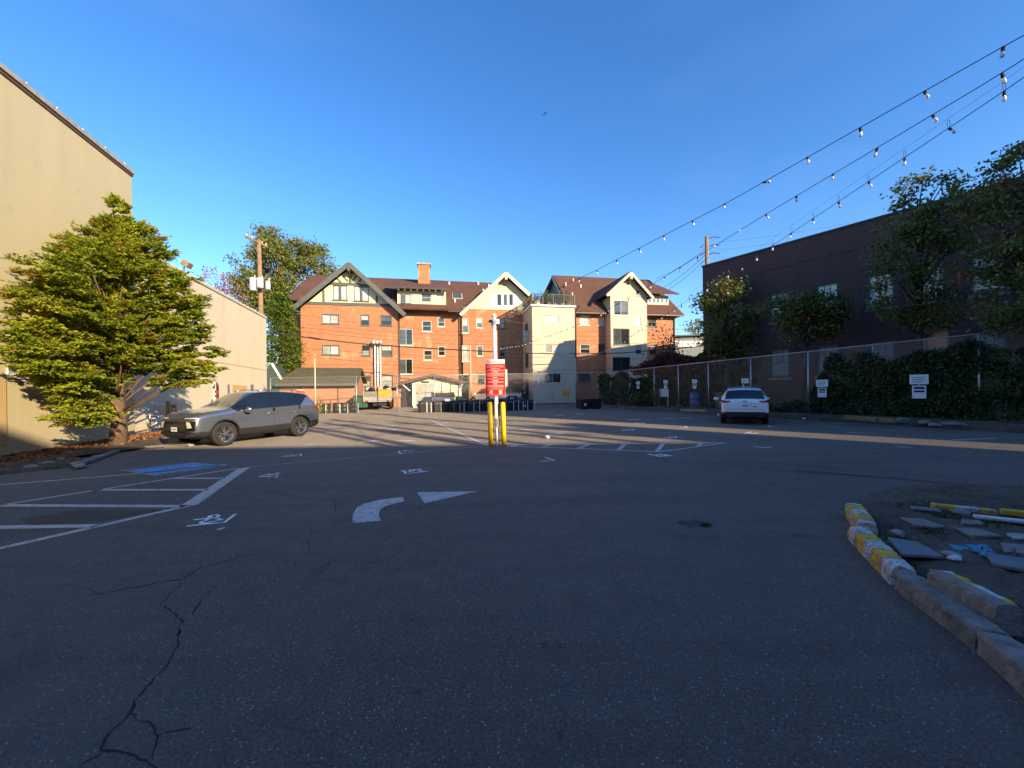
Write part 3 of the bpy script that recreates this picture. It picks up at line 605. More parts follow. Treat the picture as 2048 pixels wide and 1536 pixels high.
# mid section
ym = .35
wm_ = [((798,657,826,691),'slider',('glass_mid','glass_dark'),'trim_pale'), ((798,717,826,748.5),'slider',('glass_mid','glass_dark'),'trim_pale'), ((844,641,863.5,663),'hung',('glass_dark','glass_dark'),'trim_pale'),
       ((875,635,890,653.5),'hung',('glass_mid','glass_dark'),'trim_pale'), ((847,700,865,720.5),'hung',('glass_dark','glass_mid'),'trim_pale'), ((876,692,891,712),'hung',('glass_dark','glass_dark'),'trim_pale'), ((846,757,864,777),'hung',('glass_dark','glass_mid'),'trim_pale')]
facade(apt, xM, xR, 0, hb, ym, wm_, 'brick_orange')
# right wing (its right part lies behind the tan block)
wr_ = [((924,635.5,937.5,666),'hung',('glass_pale','glass_mid'),'trim_pale'), ((952.5,635,965.5,656),'hung',('glass_blind','glass_mid'),'trim_pale'), ((1000,636,1010,657),'hung',('glass_dark','glass_dark'),'trim_green'),
       ((924,690.5,938,722.5),'hung',('glass_pale','glass_pale'),'trim_pale'), ((953.5,691,966.5,712.5),'hung',('glass_mid','glass_mid'),'trim_pale'), ((1000,692,1010,713),'hung',('glass_dark','glass_dark'),'trim_green'),
       ((922,749,939,800),'hung',('glass_dark','glass_dark'),'door_green'), ((955,747,970,768),'hung',('glass_mid','glass_dark'),'trim_green')]
facade(apt, xR, xE, 0, hb, 0.0, wr_, 'brick_orange', side_l=1.0)
MB().bx(xL, xE, DEP-.02, DEP, 0, hb).build('wall', 'brick_orange', apt); MB().bx(xE-.02, xE, 0, DEP, 0, hb).build('wall', 'brick_orange', apt)
# belts, roofs
MB().bx(xL-.05, xM, -.06, .0, hb, hb+.28).build('belt_board', 'trim_green', apt); MB().bx(xR, xE, -.06, .0, hb, hb+.24).build('belt_board', 'trim_pale', apt); MB().bx(xM, xR, ym-.06, ym, hb, hb+.24).build('belt_board', 'trim_green', apt)
ridge_h = fz(790, 559.5, 5.5); ey = -.75; eh = fz(915, 622, ey)
def slab(p, quad, th, mat, name):                # a roof slope with thickness: quad given eave-left, eave-right, ridge-right, ridge-left
    q = [Vector(v) for v in quad]; nrm = (q[1]-q[0]).cross(q[3]-q[0]).normalized()*th
    return MB().prism(q, nrm).build(name, mat, p)
rl, rr = -1.6, xE+.3
zr = lambda y: eh+(ridge_h-eh)*(y-ey)/(5.5-ey)
slab(apt, [(rl+.3,.25,zr(.25)),(xM,.25,zr(.25)),(xM,5.5,ridge_h),(rl+1.0,5.5,ridge_h)], .14, 'shingle_brown', 'roof'); slab(apt, [(xM+.003,ey,eh),(xR-.003,ey,eh),(xR-.003,5.5,ridge_h),(xM+.003,5.5,ridge_h)], .14, 'shingle_brown', 'roof'); slab(apt, [(xR,.25,zr(.25)),(rr,.25,zr(.25)),(rr,5.5,ridge_h),(xR,5.5,ridge_h)], .14, 'shingle_brown', 'roof')
slab(apt, [(rr,DEP+.7,eh),(rl,DEP+.7,eh),(rl+1.0,5.5,ridge_h),(rr,5.5,ridge_h)], .14, 'shingle_brown', 'roof')
MB().face([(rl+.3,.25,zr(.25)),(rl+1.0,5.5,ridge_h),(rl,DEP+.7,eh)]).build('roof_end', 'shingle_brown', apt)
MB().bx(fx(893)+.2, xR, ey-.12, ey, eh-.12, eh+.02).build('gutter', 'gutter_dark', apt)
def gable(p, apx, lft, rgt, y, zbelt, over, mat_wall, mat_barge, back, wins=(), barge_w=.36):
    """cross gable: wall triangle, two roof slopes running back, barge boards, ridge bracket"""
    ax, az = fa(*apx, y-over); lx, lz = fa(*lft, y-over); rx, rz = fa(*rgt, y-over)
    sl, sr = (az-lz)/(ax-lx), (az-rz)/(rx-ax); s = (sl+sr)/2; dx = (az-zbelt-.15)/s
    ops = [rect(w[0], y) for w in wins]
    mb = MB(); k = 26; xs = sorted({ax-dx+2*dx*i/k for i in range(k+1)} | {o[0] for o in ops} | {o[1] for o in ops})
    roofz = lambda x: az-.15-abs(x-ax)*s
    for x0, x1 in zip(xs[:-1], xs[1:]):
        mid = (x0+x1)/2; cut = [o for o in ops if o[0] <= mid <= o[1]]; lo = zbelt
        for o in cut: mb.face([(x0,y,lo),(x1,y,lo),(x1,y,o[2]),(x0,y,o[2])]); lo = o[3]
        mb.face([(x0,y,lo),(x1,y,lo),(x1,y,max(lo,roofz(x1))),(x0,y,max(lo,roofz(x0)))])
    for a_, b_, c_, d_ in ops: mb.face([(a_,y+.12,c_),(b_,y+.12,c_),(b_,y+.12,d_),(a_,y+.12,d_)])
    mb.build('gable_wall', mat_wall, p)
    for o, w in zip(ops, wins): window(p, *o, y+.03, w[3], w[2], w[1], .07)
    slab(p, [(lx,y-over,lz),(ax,y-over,az),(ax,back,az),(lx,back,lz)][::-1], -.16, 'shingle_brown', 'gable_roof'); slab(p, [(ax,y-over,az),(rx,y-over,rz),(rx,back,rz),(ax,back,az)][::-1], -.16, 'shingle_brown', 'gable_roof')
    MB().bar((lx-.05,y-over-.05,lz-.12), (ax,y-over-.05,az-.08), .09, barge_w, (0,0,1)).build('barge_board', mat_barge, p); MB().bar((ax,y-over-.05,az-.08), (rx+.05,y-over-.05,rz-.12), .09, barge_w, (0,0,1)).build('barge_board', mat_barge, p)
    MB().bx(ax-.13, ax+.13, y-over-.12, y, az-.75, az-.12).build('ridge_bracket', mat_barge, p); MB().bar((ax, y-.02, az-1.15), (ax, y-over*.8, az-.7), .16, .14).build('bracket_strut', 'trim_green', p)
    return ax, az, s
gw = [((665.5,570,695,601),'slider',('glass_blind','glass_blind'),'trim_green'), ((707.5,572,738,603),'slider',('glass_blind','glass_blind'),'trim_green')]
gax, gaz, gs = gable(apt, (697.5,526.5), (588,614), (809,628), 0.0, hb+.28, .85, 'gable_cream', 'trim_green', 6.0, gw, .42)
tb = lambda a, b, w: MB().bar((a[0],-.02,a[1]), (b[0],-.02,b[1]), .05, w, (1,0,0) if abs(a[0]-b[0]) < .05 else (0,0,1)).build('half_timber', 'trim_green', apt)
for px, yt in ((647,580), (753.5,592)): a_ = fa(px, yt); tb((a_[0], a_[1]), (a_[0], hb+.28), .2)
tb(fa(660,567), fa(741,570), .28); c0 = fa(700,545); tb((c0[0], c0[1]), (c0[0], fa(700,565)[1]), .22)
for a_, b_ in (((683,549),(696,563)), ((674,557),(682,565)), ((713,552),(704,563)), ((722,558),(716,566))): tb(fa(*a_), fa(*b_), .14)
for px in (680.3, 722.7): q = fa(px, 571); MB().bx(q[0]-.09, q[0]+.09, -.06, .08, fa(px,601)[1], q[1]).build('mullion', 'trim_green', apt)
gw2 = [((993,587,1004,612),'fixed','glass_dark','trim_white'), ((1005.5,587,1015.5,612),'fixed','glass_mid','trim_white'), ((1017,587,1027,612),'fixed','glass_dark','trim_white')]
gable(apt, (1012,545), (921.5,628), (1104,631), 0.0, hb+.24, .8, 'gable_cream', 'trim_pale', 6.0, gw2, .34)
for a_, b_ in ((982,992), (1028,1037)): x0, x1 = fx(a_), fx(b_); MB().bx(x0, x1, -.05, 0, fz(a_,612), fz(a_,587.5)).build('shutter', 'trim_white', apt)
tb2 = lambda a, b, w: MB().bar((a[0],-.015,a[1]), (b[0],-.015,b[1]), .03, w, (1,0,0) if abs(a[0]-b[0]) < .05 else (0,0,1)).build('half_timber', 'trim_pale', apt)
tb2(fa(978,583), fa(1034,585), .16); q = fa(968,585); tb2(q, (q[0], hb+.24), .16); tb2(fa(1000,572), fa(1008,583), .1); tb2(fa(1016,570), fa(1004,583), .1)
# big dormer on the mid section
yd = .05; dx0, dx1 = fx(796, yd), fx(893, yd); dz0, dz1 = hb+.24, fz(840, 580.5, yd)
wd_ = [((799,587,824,613),'slider',('glass_mid','glass_pale'),'trim_pale'), ((842,585,863,605),'hung',('glass_mid','glass_mid'),'trim_pale'), ((873,586,888.5,600),'hung',('glass_pale','glass_pale'),'trim_pale')]
facade(apt, dx0, dx1, dz0, dz1, yd, wd_, 'gable_cream', 'dormer_wall', 5.0, 5.0)
slab(apt, [(dx0-.9,yd-.8,dz1+.05),(dx1+.3,yd-.8,dz1+.05),(dx1+.3,5.6,ridge_h+.05),(dx0-.9,5.6,ridge_h+.05)], .12, 'shingle_brown', 'dormer_roof')
MB().bx(dx0-.95, dx1+.35, yd-.9, yd-.8, dz1-.1, dz1+.1).build('gutter', 'gutter_dark', apt)
for k in range(8): x = dx0+(dx1-dx0)*(k+.3)/8; MB().bx(x-.06, x+.06, yd-.75, yd, dz1-.18, dz1-.02).build('rafter_tail', 'trim_pale', apt)
# chimney, skylight, vents, downpipes
cx, cz = fa(848, 530, 2.2); MB().bx(cx-.62, cx+.62, 1.7, 2.7, dz1, cz-.12).build('chimney', 'brick_orange', apt); MB().bx(cx-.72, cx+.72, 1.6, 2.8, cz-.12, cz+.06).build('chimney_cap', 'concrete', apt)
sx, sz = fa(915, 591, 1.6); sn = math.atan2(ridge_h-eh, 5.5-ey)
rz_at = lambda y: eh+(ridge_h-eh)*(y-ey)/(5.5-ey)+.16
MB().box((sx, 1.9, rz_at(1.9)), (1.05, 1.4, .12), 0, Matrix.Rotation(sn, 3, 'X')).build('skylight', 'trim_pale', apt); MB().box((sx, 1.9-.04, rz_at(1.9)+.07), (.9, 1.2, .04), 0, Matrix.Rotation(sn, 3, 'X')).build('skylight_glass', 'glass_mid', apt)
for px, y in ((900, 4.6), (958, 4.8), (979, 4.4), (968, 3.2), (911, .7)): x = fx(px, y); MB().cyl((x, y, rz_at(y)-.1), .09, .38, 8).build('roof_vent', 'trim_white', apt)
for px, y, m_ in ((799, -.08, 'gutter_dark'), (920.5, .2, 'gutter_dark')):
    x = fx(px, y); MB().tube([(x+.5,y-.5,hb+.25),(x,y-.06,hb-.3),(x,y-.06,.1)], .055, 6).build('downpipe', m_, apt)
# window air conditioner and conduit
q = fa(1004, 634); MB().bx(q[0]-.9, q[0]-.35, -.4, 0, q[1]-.8, q[1]-.3).build('air_conditioner', 'ac_white', apt)
# electrical service risers on the brick wall
sv = thing('service_mast', 'three white electrical conduits with grey weatherheads on the brick apartment wall', 'conduit', (0,0,0), 0)
x0, zt = fa(755, 690, -.25); pb = P0+AX*x0-AY*.25; sv.location = (pb.x, pb.y, BASE); sv.rotation_euler = (0,0,AR); TM[sv.name] = Matrix.Translation(sv.location) @ Matrix.Rotation(AR, 4, 'Z')
for k, dx in enumerate((-.25, 0, .25)):
    MB().tube([(dx,0,.2),(dx,0,zt)], .075, 8).build('conduit', 'trim_white', sv, True)
    MB().tube([(dx,0,zt-.05),(dx,-.05,zt+.25),(dx*1.3,-.25,zt+.3),(dx*1.3,-.4,zt+.1)], [.1,.15,.17,.12], 8).build('weatherhead', 'transformer_grey', sv, True)
mb = MB()
for k in range(7): a_ = k*.9; mb.tube([(math.cos(a_)*.1,-.3,zt+.1),(math.cos(a_)*.5,-.5,zt-.05+.1*math.sin(k)),(math.cos(a_)*.6,-.45,zt+.3)], .025, 5)
mb.build('drip_loops', 'wire_grey', sv)
for f in (.3, .7): MB().bx(-.36, .36, -.02, .24, zt*f-.04, zt*f+.04).build('bracket', 'metal_galv', sv)

# ------------------------------------------------------------------ tan and brick apartment building to its right
apt2 = thing('tan_apartment_building', 'tan sided and brick apartment building with roof deck and projecting gabled bay', 'building', (P0.x, P0.y, BASE), AR)
yb = -4.2; bx0, bx1 = fx(1065, yb), fx(1150, yb); bh = fz(1100, 613.5, yb)
wb_ = [((1089,629,1118.5,646.5),'slider',('glass_pale','glass_blind'),'trim_pale'), ((1090,688,1119.5,706.5),'slider',('glass_pale','glass_blind'),'trim_pale'), ((1088,746,1123,766),'slider',('glass_mid','glass_dark'),'trim_pale')]
facade(apt2, bx0, bx1, 0, bh, yb, wb_, 'siding_tan', side_r=4.2)
# left flank of the block: wall looking left with its own recessed windows, built as a rotated face
mb = MB().face([(bx0,0,0),(bx0,yb,0),(bx0,yb,bh),(bx0,0,bh)]); mb.build('wall', 'siding_tan', apt2)
for z_, h_ in ((.2, 2.2), (3.6, 1.5), (6.6, 1.5)):
    w = MB(); 
    for a_, b_, c_, d_ in ((-2.45,-2.37,z_,z_+h_), (-1.53,-1.45,z_,z_+h_), (-2.37,-1.53,z_,z_+.08), (-2.37,-1.53,z_+h_-.08,z_+h_)): w.bx(bx0-.06, bx0, a_, b_, c_, d_)
    w = w.build('window', 'trim_green', apt2); MB().bx(bx0-.02, bx0-.005, -2.37, -1.53, z_+.08, z_+h_-.08).build('pane', 'glass_dark', w)
MB().bx(bx0-.5, bx0, -2.9, -2.55, 6.2, 7.2).build('vent_box', 'trim_pale', apt2)
MB().bx(bx0-.15, bx1+.1, yb-.15, 3.0, bh+.001, bh+.16).build('deck_edge', 'trim_white', apt2)
# deck railing
rh = 1.02; zt = bh+.16
for x in np.linspace(bx0, bx1, 5): MB().bx(x-.04, x+.04, yb-.06, yb+.02, zt, zt+rh).build('railing_post', 'metal_dark', apt2)
for y in (-2.6, -1.0, .5): MB().bx(bx0-.06, bx0+.02, y-.04, y+.04, zt, zt+rh).build('railing_post', 'metal_dark', apt2)
MB().bx(bx0-.04, bx1+.04, yb-.05, yb+.01, zt+rh, zt+rh+.05).build('top_rail', 'metal_dark', apt2); MB().bx(bx0-.05, bx0+.01, yb+.02, .8, zt+rh, zt+rh+.05).build('top_rail', 'metal_dark', apt2)
mb = MB(); x = bx0+.1
while x < bx1: mb.bx(x-.012, x+.012, yb-.032, yb-.008, zt+.08, zt+rh); x += .13
y = yb+.1
while y < .6: mb.bx(bx0-.032, bx0-.008, y-.014, y+.014, zt+.08, zt+rh); y += .10
stuff(mb.build('balusters', 'metal_dark', apt2)); 
# brick part between the block and the bay, bay, brick part right of the bay
xb0, xb1 = fx(1150, 0), fx(1216, 0); hb2 = fz(1185, 627)
wc_ = [((1159,630,1179.5,650.5),'slider',('glass_blind','glass_blind'),'trim_pale'), ((1196,631,1209,651),'fixed','glass_blind','trim_pale'), ((1160,688,1181,707.5),'hung',('glass_mid','glass_dark'),'trim_pale'), ((1196,688,1210,708.5),'hung',('glass_dark','glass_dark'),'trim_green'), ((1158,747,1181,763),'fixed','glass_mid','trim_green')]
facade(apt2, bx1-.5, xb1+1.2, 0, hb2, 0.0, wc_, 'brick_orange')
yy = -1.3; wx0, wx1 = fx(1222, yy), fx(1294.5, yy); bz = fz(1230, 592, yy)
we_ = [((1227,600,1257.5,631),'slider',('glass_dark','glass_mid'),'trim_pale'), ((1226,656.5,1259.5,689.5),'slider',('glass_mid','glass_dark'),'trim_green'), ((1225,714,1260.5,742),'slider',('glass_dark','glass_dark'),'trim_green'),
       ((1269,632,1282.5,652.5),'hung',('glass_blind','glass_blind'),'trim_pale'), ((1270,688,1284,709),'hung',('glass_pale','glass_mid'),'trim_pale')]
facade(apt2, wx0, wx1, 0, bz, yy, we_, 'siding_tan', side_l=6.0, side_r=6.0)
gable(apt2, (1262,544.5), (1214,589.5), (1306,595), yy, bz, .6, 'siding_tan', 'trim_pale', 6.0, [((1271,580,1282,591.5),'fixed','glass_mid','trim_pale')], .26)
xr0, xr1 = wx1-.2, fx(1350, 0)
wf_ = [((1296,635,1313,654),'hung',('glass_mid','glass_dark'),'trim_green'), ((1299,690,1313.5,709),'hung',('glass_pale','glass_dark'),'trim_green')]
facade(apt2, xr0, xr1, 0, hb2, 0.0, wf_, 'brick_orange', side_r=DEP)
MB().bx(bx1-.5, xr1, DEP-.02, DEP, 0, hb2).build('wall', 'brick_orange', apt2); MB().face([(bx1-.5,0,0),(bx1-.5,0,hb2),(bx1-.5,DEP,hb2),(bx1-.5,DEP,0)]).build('wall', 'brick_orange', apt2)
rh2 = fz(1180, 556, 5.0); e2 = fz(1185, 626, -.7); lx2 = fx(1107, 5.0); rx2 = fx(1300, 5.0)
slab(apt2, [(fx(1150,-.7)-.3,-.7,e2),(xr1+.7,-.7,e2),(rx2,5.0,rh2),(lx2,5.0,rh2)], .14, 'shingle_brown', 'roof'); slab(apt2, [(xr1+.7,DEP+.6,e2),(bx1-1.0,DEP+.6,e2),(lx2,5.0,rh2),(rx2,5.0,rh2)], .14, 'shingle_brown', 'roof')
MB().face([(xr1+.7,-.7,e2),(xr1+.7,DEP+.6,e2),(rx2,5.0,rh2)]).build('roof_end', 'shingle_brown', apt2)
xg = lx2+.25; MB().face([(xg,.2,hb2),(xg,5.0,rh2-.2),(xg,DEP,hb2)]).build('gable_wall', 'siding_grey', apt2)
MB().bar((lx2-.1,-.7,e2-.1), (lx2-.1,5.0,rh2-.05), .12, .3).build('barge_board', 'trim_green', apt2)
MB().bx(bx1, wx0, -.85, -.72, e2-.1, e2+.04).build('gutter', 'gutter_dark', apt2); MB().bx(wx1, xr1+.7, -.85, -.72, e2-.1, e2+.04).build('gutter', 'gutter_dark', apt2)
# shed dormer with a row of small windows
ds0, ds1 = fx(1296, .6), fx(1338, .6); dza, dzb = fz(1310, 607, .6), fz(1310, 592.5, .6)
MB().bx(ds0, ds1, .6, 5.0, dza-.6, dzb+.1).build('dormer_wall', 'trim_pale', apt2)
for k in range(5):
    g_ = (ds1-ds0)/5; w = MB().bx(ds0+k*g_+.05, ds0+(k+1)*g_-.05, .565, .598, dza+.05, dzb).build('window', 'trim_white', apt2); MB().bx(ds0+k*g_+.12, ds0+(k+1)*g_-.12, .55, .563, dza+.12, dzb-.06).build('pane', 'glass_mid', w)
slab(apt2, [(ds0-.5,-.3,dzb+.05),(ds1+.8,-.3,dzb+.05),(ds1+.1,4.9,rh2-.25),(ds0-.5,4.9,rh2-.25)], .1, 'shingle_brown', 'dormer_roof')
for px, y in ((1148, 4.0), (1163, 3.0), (1146, 1.6), (1133, 3.2), (1304, 2.8)): x = fx(px, y); z = e2+(rh2-e2)*(y+.7)/5.7; MB().cyl((x, y, z), .08, .5, 8).build('roof_vent', 'trim_white', apt2)
for x, y, zt_ in ((bx1+.12, yb+.1, bh), (xb0+.1, -.1, hb2), (xr1-.1, -.1, hb2)): MB().tube([(x+.3,y-.4,zt_+.2),(x,y,zt_-.4),(x,y,.1)], .055, 6).build('downpipe', 'gutter_dark', apt2)
# roof deck plants
dk = lambda x, y: (P0+AX*x+AY*y)
rg = np.random.default_rng(21)
for k in range(6):
    x = bx0+.5+k*(bx1-bx0-.9)/5; y = yb+.55+.2*(k % 2); p = dk(x, y); t = thing('potted_plant', ['bushy potted plant at the end of the roof deck rail by the brick gable','leafy potted plant on the roof deck, second along the rail','tall potted plant mid way along the roof deck rail','pale potted plant on the roof deck beside the tall one','low potted plant on the roof deck behind the rail','potted plant at the end of the roof deck rail by the brown roof'][k], 'plant', (p.x, p.y, BASE+zt-0.0 if False else BASE+bh+.16), AR, 'plants on the roof deck')
    MB().lathe([(0,0),(.16,0),(.2,.34),(.17,.34),(0,.3)], 10).build('pot', 'concrete', t)
    c = np.array([p.x, p.y, BASE+bh+.16+.75+.12*(k % 3)]); leaves('foliage', c+rg.normal(size=(160,3))*np.array([.24,.24,.27]), .17, .10, 'leaf_pot', t, rg)
zt = bh+.16

# ------------------------------------------------------------------ brick shed and small garage in the alley
def oriented(name, label, cat, px, y, rz, group=None): p = GZ(px, y); return thing(name, label, cat, p, rz, group)
SR = R(13.0); sx_ = Vector((math.cos(SR), math.sin(SR))); sy_ = Vector((-math.sin(SR), math.cos(SR)))
def fr(t, px, py, y=0.0):
    o = Vector((t.location.x, t.location.y)); rz = t.rotation_euler.z; ex = Vector((math.cos(rz), math.sin(rz))); ey_ = Vector((-math.sin(rz), math.cos(rz)))
    p = PL(px, py, o+ey_*y, ey_); d = Vector((p.x, p.y))-o; return d.dot(ex), p.z-t.location.z
shed = oriented('brick_shed', 'low brick shed with mossy olive shingle roof behind the black barrels', 'shed', 556, 31.8, SR); 
sxe, shh = fr(shed, 709, 768)[0], fr(shed, 630, 767)[1]
MB().bx(0, sxe, 0, 5, -.2, shh).build('wall', 'brick_shed', shed); rgz = fr(shed, 640, 738, 2.5)[1]; r0, r1 = fr(shed, 553, 760)[0], fr(shed, 718, 760)[0]
slab(shed, [(r0,-.5,shh-.1),(r1,-.5,shh-.1),(r1-.1,2.5,rgz),(r0+.9,2.5,rgz)], .12, 'shingle_olive', 'roof'); slab(shed, [(r1,5.5,shh-.1),(r0,5.5,shh-.1),(r0+.9,2.5,rgz),(r1-.1,2.5,rgz)], .12, 'shingle_olive', 'roof')
MB().bx(r0, r1, -.58, -.5, shh-.22, shh).build('fascia', 'trim_green', shed); MB().face([(sxe,0,shh),(sxe,5,shh),(sxe,2.5,rgz-.1)]).build('gable_wall', 'brick_shed', shed)
q = fr(shed, 600, 790); MB().bx(q[0]-.35, q[0]+.35, -.03, 0, 1.0, 1.45).build('red_notice', 'mural_red', shed); MB().bx(q[0]-.35, q[0]+.35, -.032, 0, 1.47, 1.58).build('pale_notice', 'trim_pale', shed)
q = fr(shed, 601, 770); MB().tube([(q[0],-.05,shh-.1),(q[0],-.05,1.6)], .03, 6).build('conduit', 'gutter_dark', shed); q = fr(shed, 676, 770); MB().tube([(q[0],-.05,1.75),(q[0],-.05,.2)], .03, 6).build('conduit', 'gutter_dark', shed)
gs2 = oriented('green_shed', 'dark green gabled shed tucked behind the pale building corner', 'shed', 531, 31.0, SR)
w0 = fr(gs2, 553, 770)[0]; hz = fr(gs2, 540, 757)[1]; MB().bx(-.6, w0, .6, 3, -.2, hz).build('wall', 'door_green', gs2)
ap = fr(gs2, 539, 727); MB().prism([(ap[0]-1.2,.55,hz),(w0+.1,.55,hz),(ap[0],.55,ap[1])], (0,2.5,0)).build('gable_wall', 'door_green', gs2); MB().bar((ap[0],.5,ap[1]+.05), (w0+.2,.5,hz-.05), .06, .16).build('barge_board', 'trim_white', gs2)
gar = oriented('small_garage', 'small pale garage with grey double doors and low gabled roof in the alley', 'garage', 826, 34.2, SR)
gx1 = fr(gar, 921, 780)[0]; gh1 = fr(gar, 826, 765)[1]; gap = fr(gar, 866, 750, -.4)
d0, d1, dh = fr(gar, 832, 770)[0], fr(gar, 869, 770)[0], fr(gar, 850, 768)[1]
MB().wall(0, gx1, -.15, gh1, 0, [(d0, d1, .02, dh)], .12).bx(0, gx1, .15, 5, -.1, gh1).build('wall', 'gable_cream', gar)
dm = (d0+d1)/2; MB().bx(d0+.02, dm-.01, .05, .10, .03, dh-.02).build('door', 'skin_door', gar); MB().bx(dm+.01, d1-.02, .05, .10, .03, dh-.02).build('door', 'skin_door', gar)
MB().bx(d0+.25, dm-.2, .035, .05, dh*.5, dh-.3).build('door_panel', 'patch_tan', gar); q = fr(gar, 850, 762); MB().bx(q[0]-.35, q[0]+.35, -.03, 0, dh+.08, dh+.26).build('lamp_box', 'metal_dark', gar)
q = fr(gar, 882, 769); MB().bx(q[0]-.14, q[0]+.14, -.08, 0, q[1]-.25, q[1]+.15).build('meter_box', 'transformer_grey', gar); a_, b_ = fr(gar, 900, 768), fr(gar, 918, 800); window(gar, a_[0], b_[0], .5, a_[1], -.04, 'trim_green', 'glass_mid', 'hung', .07)
le, re_ = fr(gar, 793, 768, -.5), fr(gar, 929, 764, -.5)
MB().prism([(0,0,gh1),(gx1,0,gh1),(gap[0],0,gap[1]-.12)], (0,.12,0)).build('gable_wall', 'gable_cream', gar)
slab(gar, [(le[0],-.5,le[1]),(gap[0],-.5,gap[1]),(gap[0],5.3,gap[1]),(le[0],5.3,le[1])][::-1], -.1, 'shingle_brown', 'roof'); slab(gar, [(gap[0],-.5,gap[1]),(re_[0],-.5,re_[1]),(re_[0],5.3,re_[1]),(gap[0],5.3,gap[1])][::-1], -.1, 'shingle_brown', 'roof')
MB().bar((le[0],-.53,le[1]-.08), (gap[0],-.53,gap[1]-.06), .05, .16).build('barge_board', 'wood_dark', gar); MB().bar((gap[0],-.53,gap[1]-.06), (re_[0],-.53,re_[1]-.08), .05, .16).build('barge_board', 'wood_dark', gar)
for x in (le[0]+.5, gx1+.2): MB().bar((x,-.4,le[1]-.05), (x+.6 if x < 0 else x-.4,-.02,le[1]-.6), .07, .07).build('eave_strut', 'trim_white', gar)
MB().bx(le[0]+.3, -.01, .8, 4.8, -.1, gh1-.1).build('side_lean_to', 'metal_dark', gar); MB().bx(-.06, .10, -.05, -.001, .05, gh1).build('corner_board', 'trim_white', gar); MB().bx(gx1-.10, gx1+.06, -.05, -.001, .05, gh1).build('corner_board', 'trim_white', gar)
# brick archway stub left of the garage
ar_ = oriented('brick_arch', 'short brick wall with rounded top beside the small garage', 'wall', 787, 34.6, SR); ax1 = fr(ar_, 806, 780)[0]; pts = [(0,0,-.2),(ax1,0,-.2),(ax1,0,1.35)]+[(ax1/2+ax1/2*math.cos(t_), 0, 1.35+.35*math.sin(t_)) for t_ in np.linspace(.3, math.pi-.3, 7)]+[(0,0,1.35)]
MB().prism(pts, (0,.3,0)).build('wall', 'brick_shed', ar_)
# ------------------------------------------------------------------ dark brick building on the right
_c = ray(1408, HOR)*28.0; C1 = Vector((_c.x, _c.y)); RB = R(-55.0); BXD = Vector((math.cos(RB), math.sin(RB))); BYD = Vector((-math.sin(RB), math.cos(RB)))
rb = thing('dark_brick_building', 'long dark red brick building behind the chain link fence and trees', 'building', (C1.x, C1.y, 0), RB)
HB = 10.45; LB = 34.0
def fb(px, py, y=0.0):
    p = PL(px, py, C1+BYD*y, BYD); d = Vector((p.x, p.y))-C1; return d.dot(BXD), p.z
opsB = []
for r_ in ((1636,537,1671,580), (1546,560,1569,585), (1747,516,1775,566), (1838,500,1880,553), (1952,470,2000,525), (1462,588,1480,612)): x0, z1_ = fb(r_[0], r_[1]); x1, z0_ = fb(r_[2], r_[3]); zc = fb((r_[0]+r_[2])/2, (r_[1]+r_[3])/2)[1]; opsB.append([x0, x1])
tops = 7.55
opsU = []
for x0, x1 in sorted(opsB):
    w = max(1.05, min(1.45, x1-x0)); c = (x0+x1)/2; opsU.append((c-w/2, c+w/2, tops-1.75, tops))
opsL = [(a_, b_, 2.3, 4.05) for a_, b_, *_ in opsU]
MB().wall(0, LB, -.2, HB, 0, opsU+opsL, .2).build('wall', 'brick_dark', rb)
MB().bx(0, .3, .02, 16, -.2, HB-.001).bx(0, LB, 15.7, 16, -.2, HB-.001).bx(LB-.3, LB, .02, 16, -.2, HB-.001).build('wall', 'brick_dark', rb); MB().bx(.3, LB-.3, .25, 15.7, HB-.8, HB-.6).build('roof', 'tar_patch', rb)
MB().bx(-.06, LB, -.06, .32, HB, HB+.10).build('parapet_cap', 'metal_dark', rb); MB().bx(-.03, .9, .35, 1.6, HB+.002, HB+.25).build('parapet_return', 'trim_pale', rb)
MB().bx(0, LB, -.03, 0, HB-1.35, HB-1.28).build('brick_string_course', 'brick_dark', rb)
for k, o in enumerate(opsU): window(rb, *o, .07, 'door_green', ('glass_pale', 'glass_blind') if k != 1 else ('glass_mid', 'glass_pale'), 'grid', .09)
for k, o in enumerate(opsL): window(rb, *o, .07, 'door_green', ('curtain_dim', 'curtain_dim'), 'grid', .09)
for o in opsU+opsL: MB().bx(o[0]-.1, o[1]+.1, -.05, .05, o[2]-.20, o[2]-.095).build('stone_sill', 'concrete_old', rb)
# ------------------------------------------------------------------ distant block seen through the gap
fbk = thing('grey_house', 'distant grey sided house with pale windows beyond the red creeper', 'house', GZ(1349, 55.0), R(8))
x1 = fr(fbk, 1440, 690)[0]; z1 = fr(fbk, 1390, 673)[1]; MB().bx(0, x1, 0, 8, -.5, z1).build('wall', 'siding_grey', fbk); slab(fbk, [(-.5,-.6,z1-.1),(x1+.5,-.6,z1+.3),(x1+.5,8,z1+.8),(-.5,8,z1+.5)], .15, 'gutter_dark', 'roof')
MB().bx(-.1, x1, -.05, 0, z1-.85, z1-.65).build('trim_band', 'trim_white', fbk)
for a_, b_ in ((1355,1364), (1366,1376), (1378,1391)): xa, za = fr(fbk, a_, 682); xb, zb_ = fr(fbk, b_, 692); window(fbk, xa, xb, zb_, za, -.06, 'trim_white', 'glass_pale', 'fixed', .1)
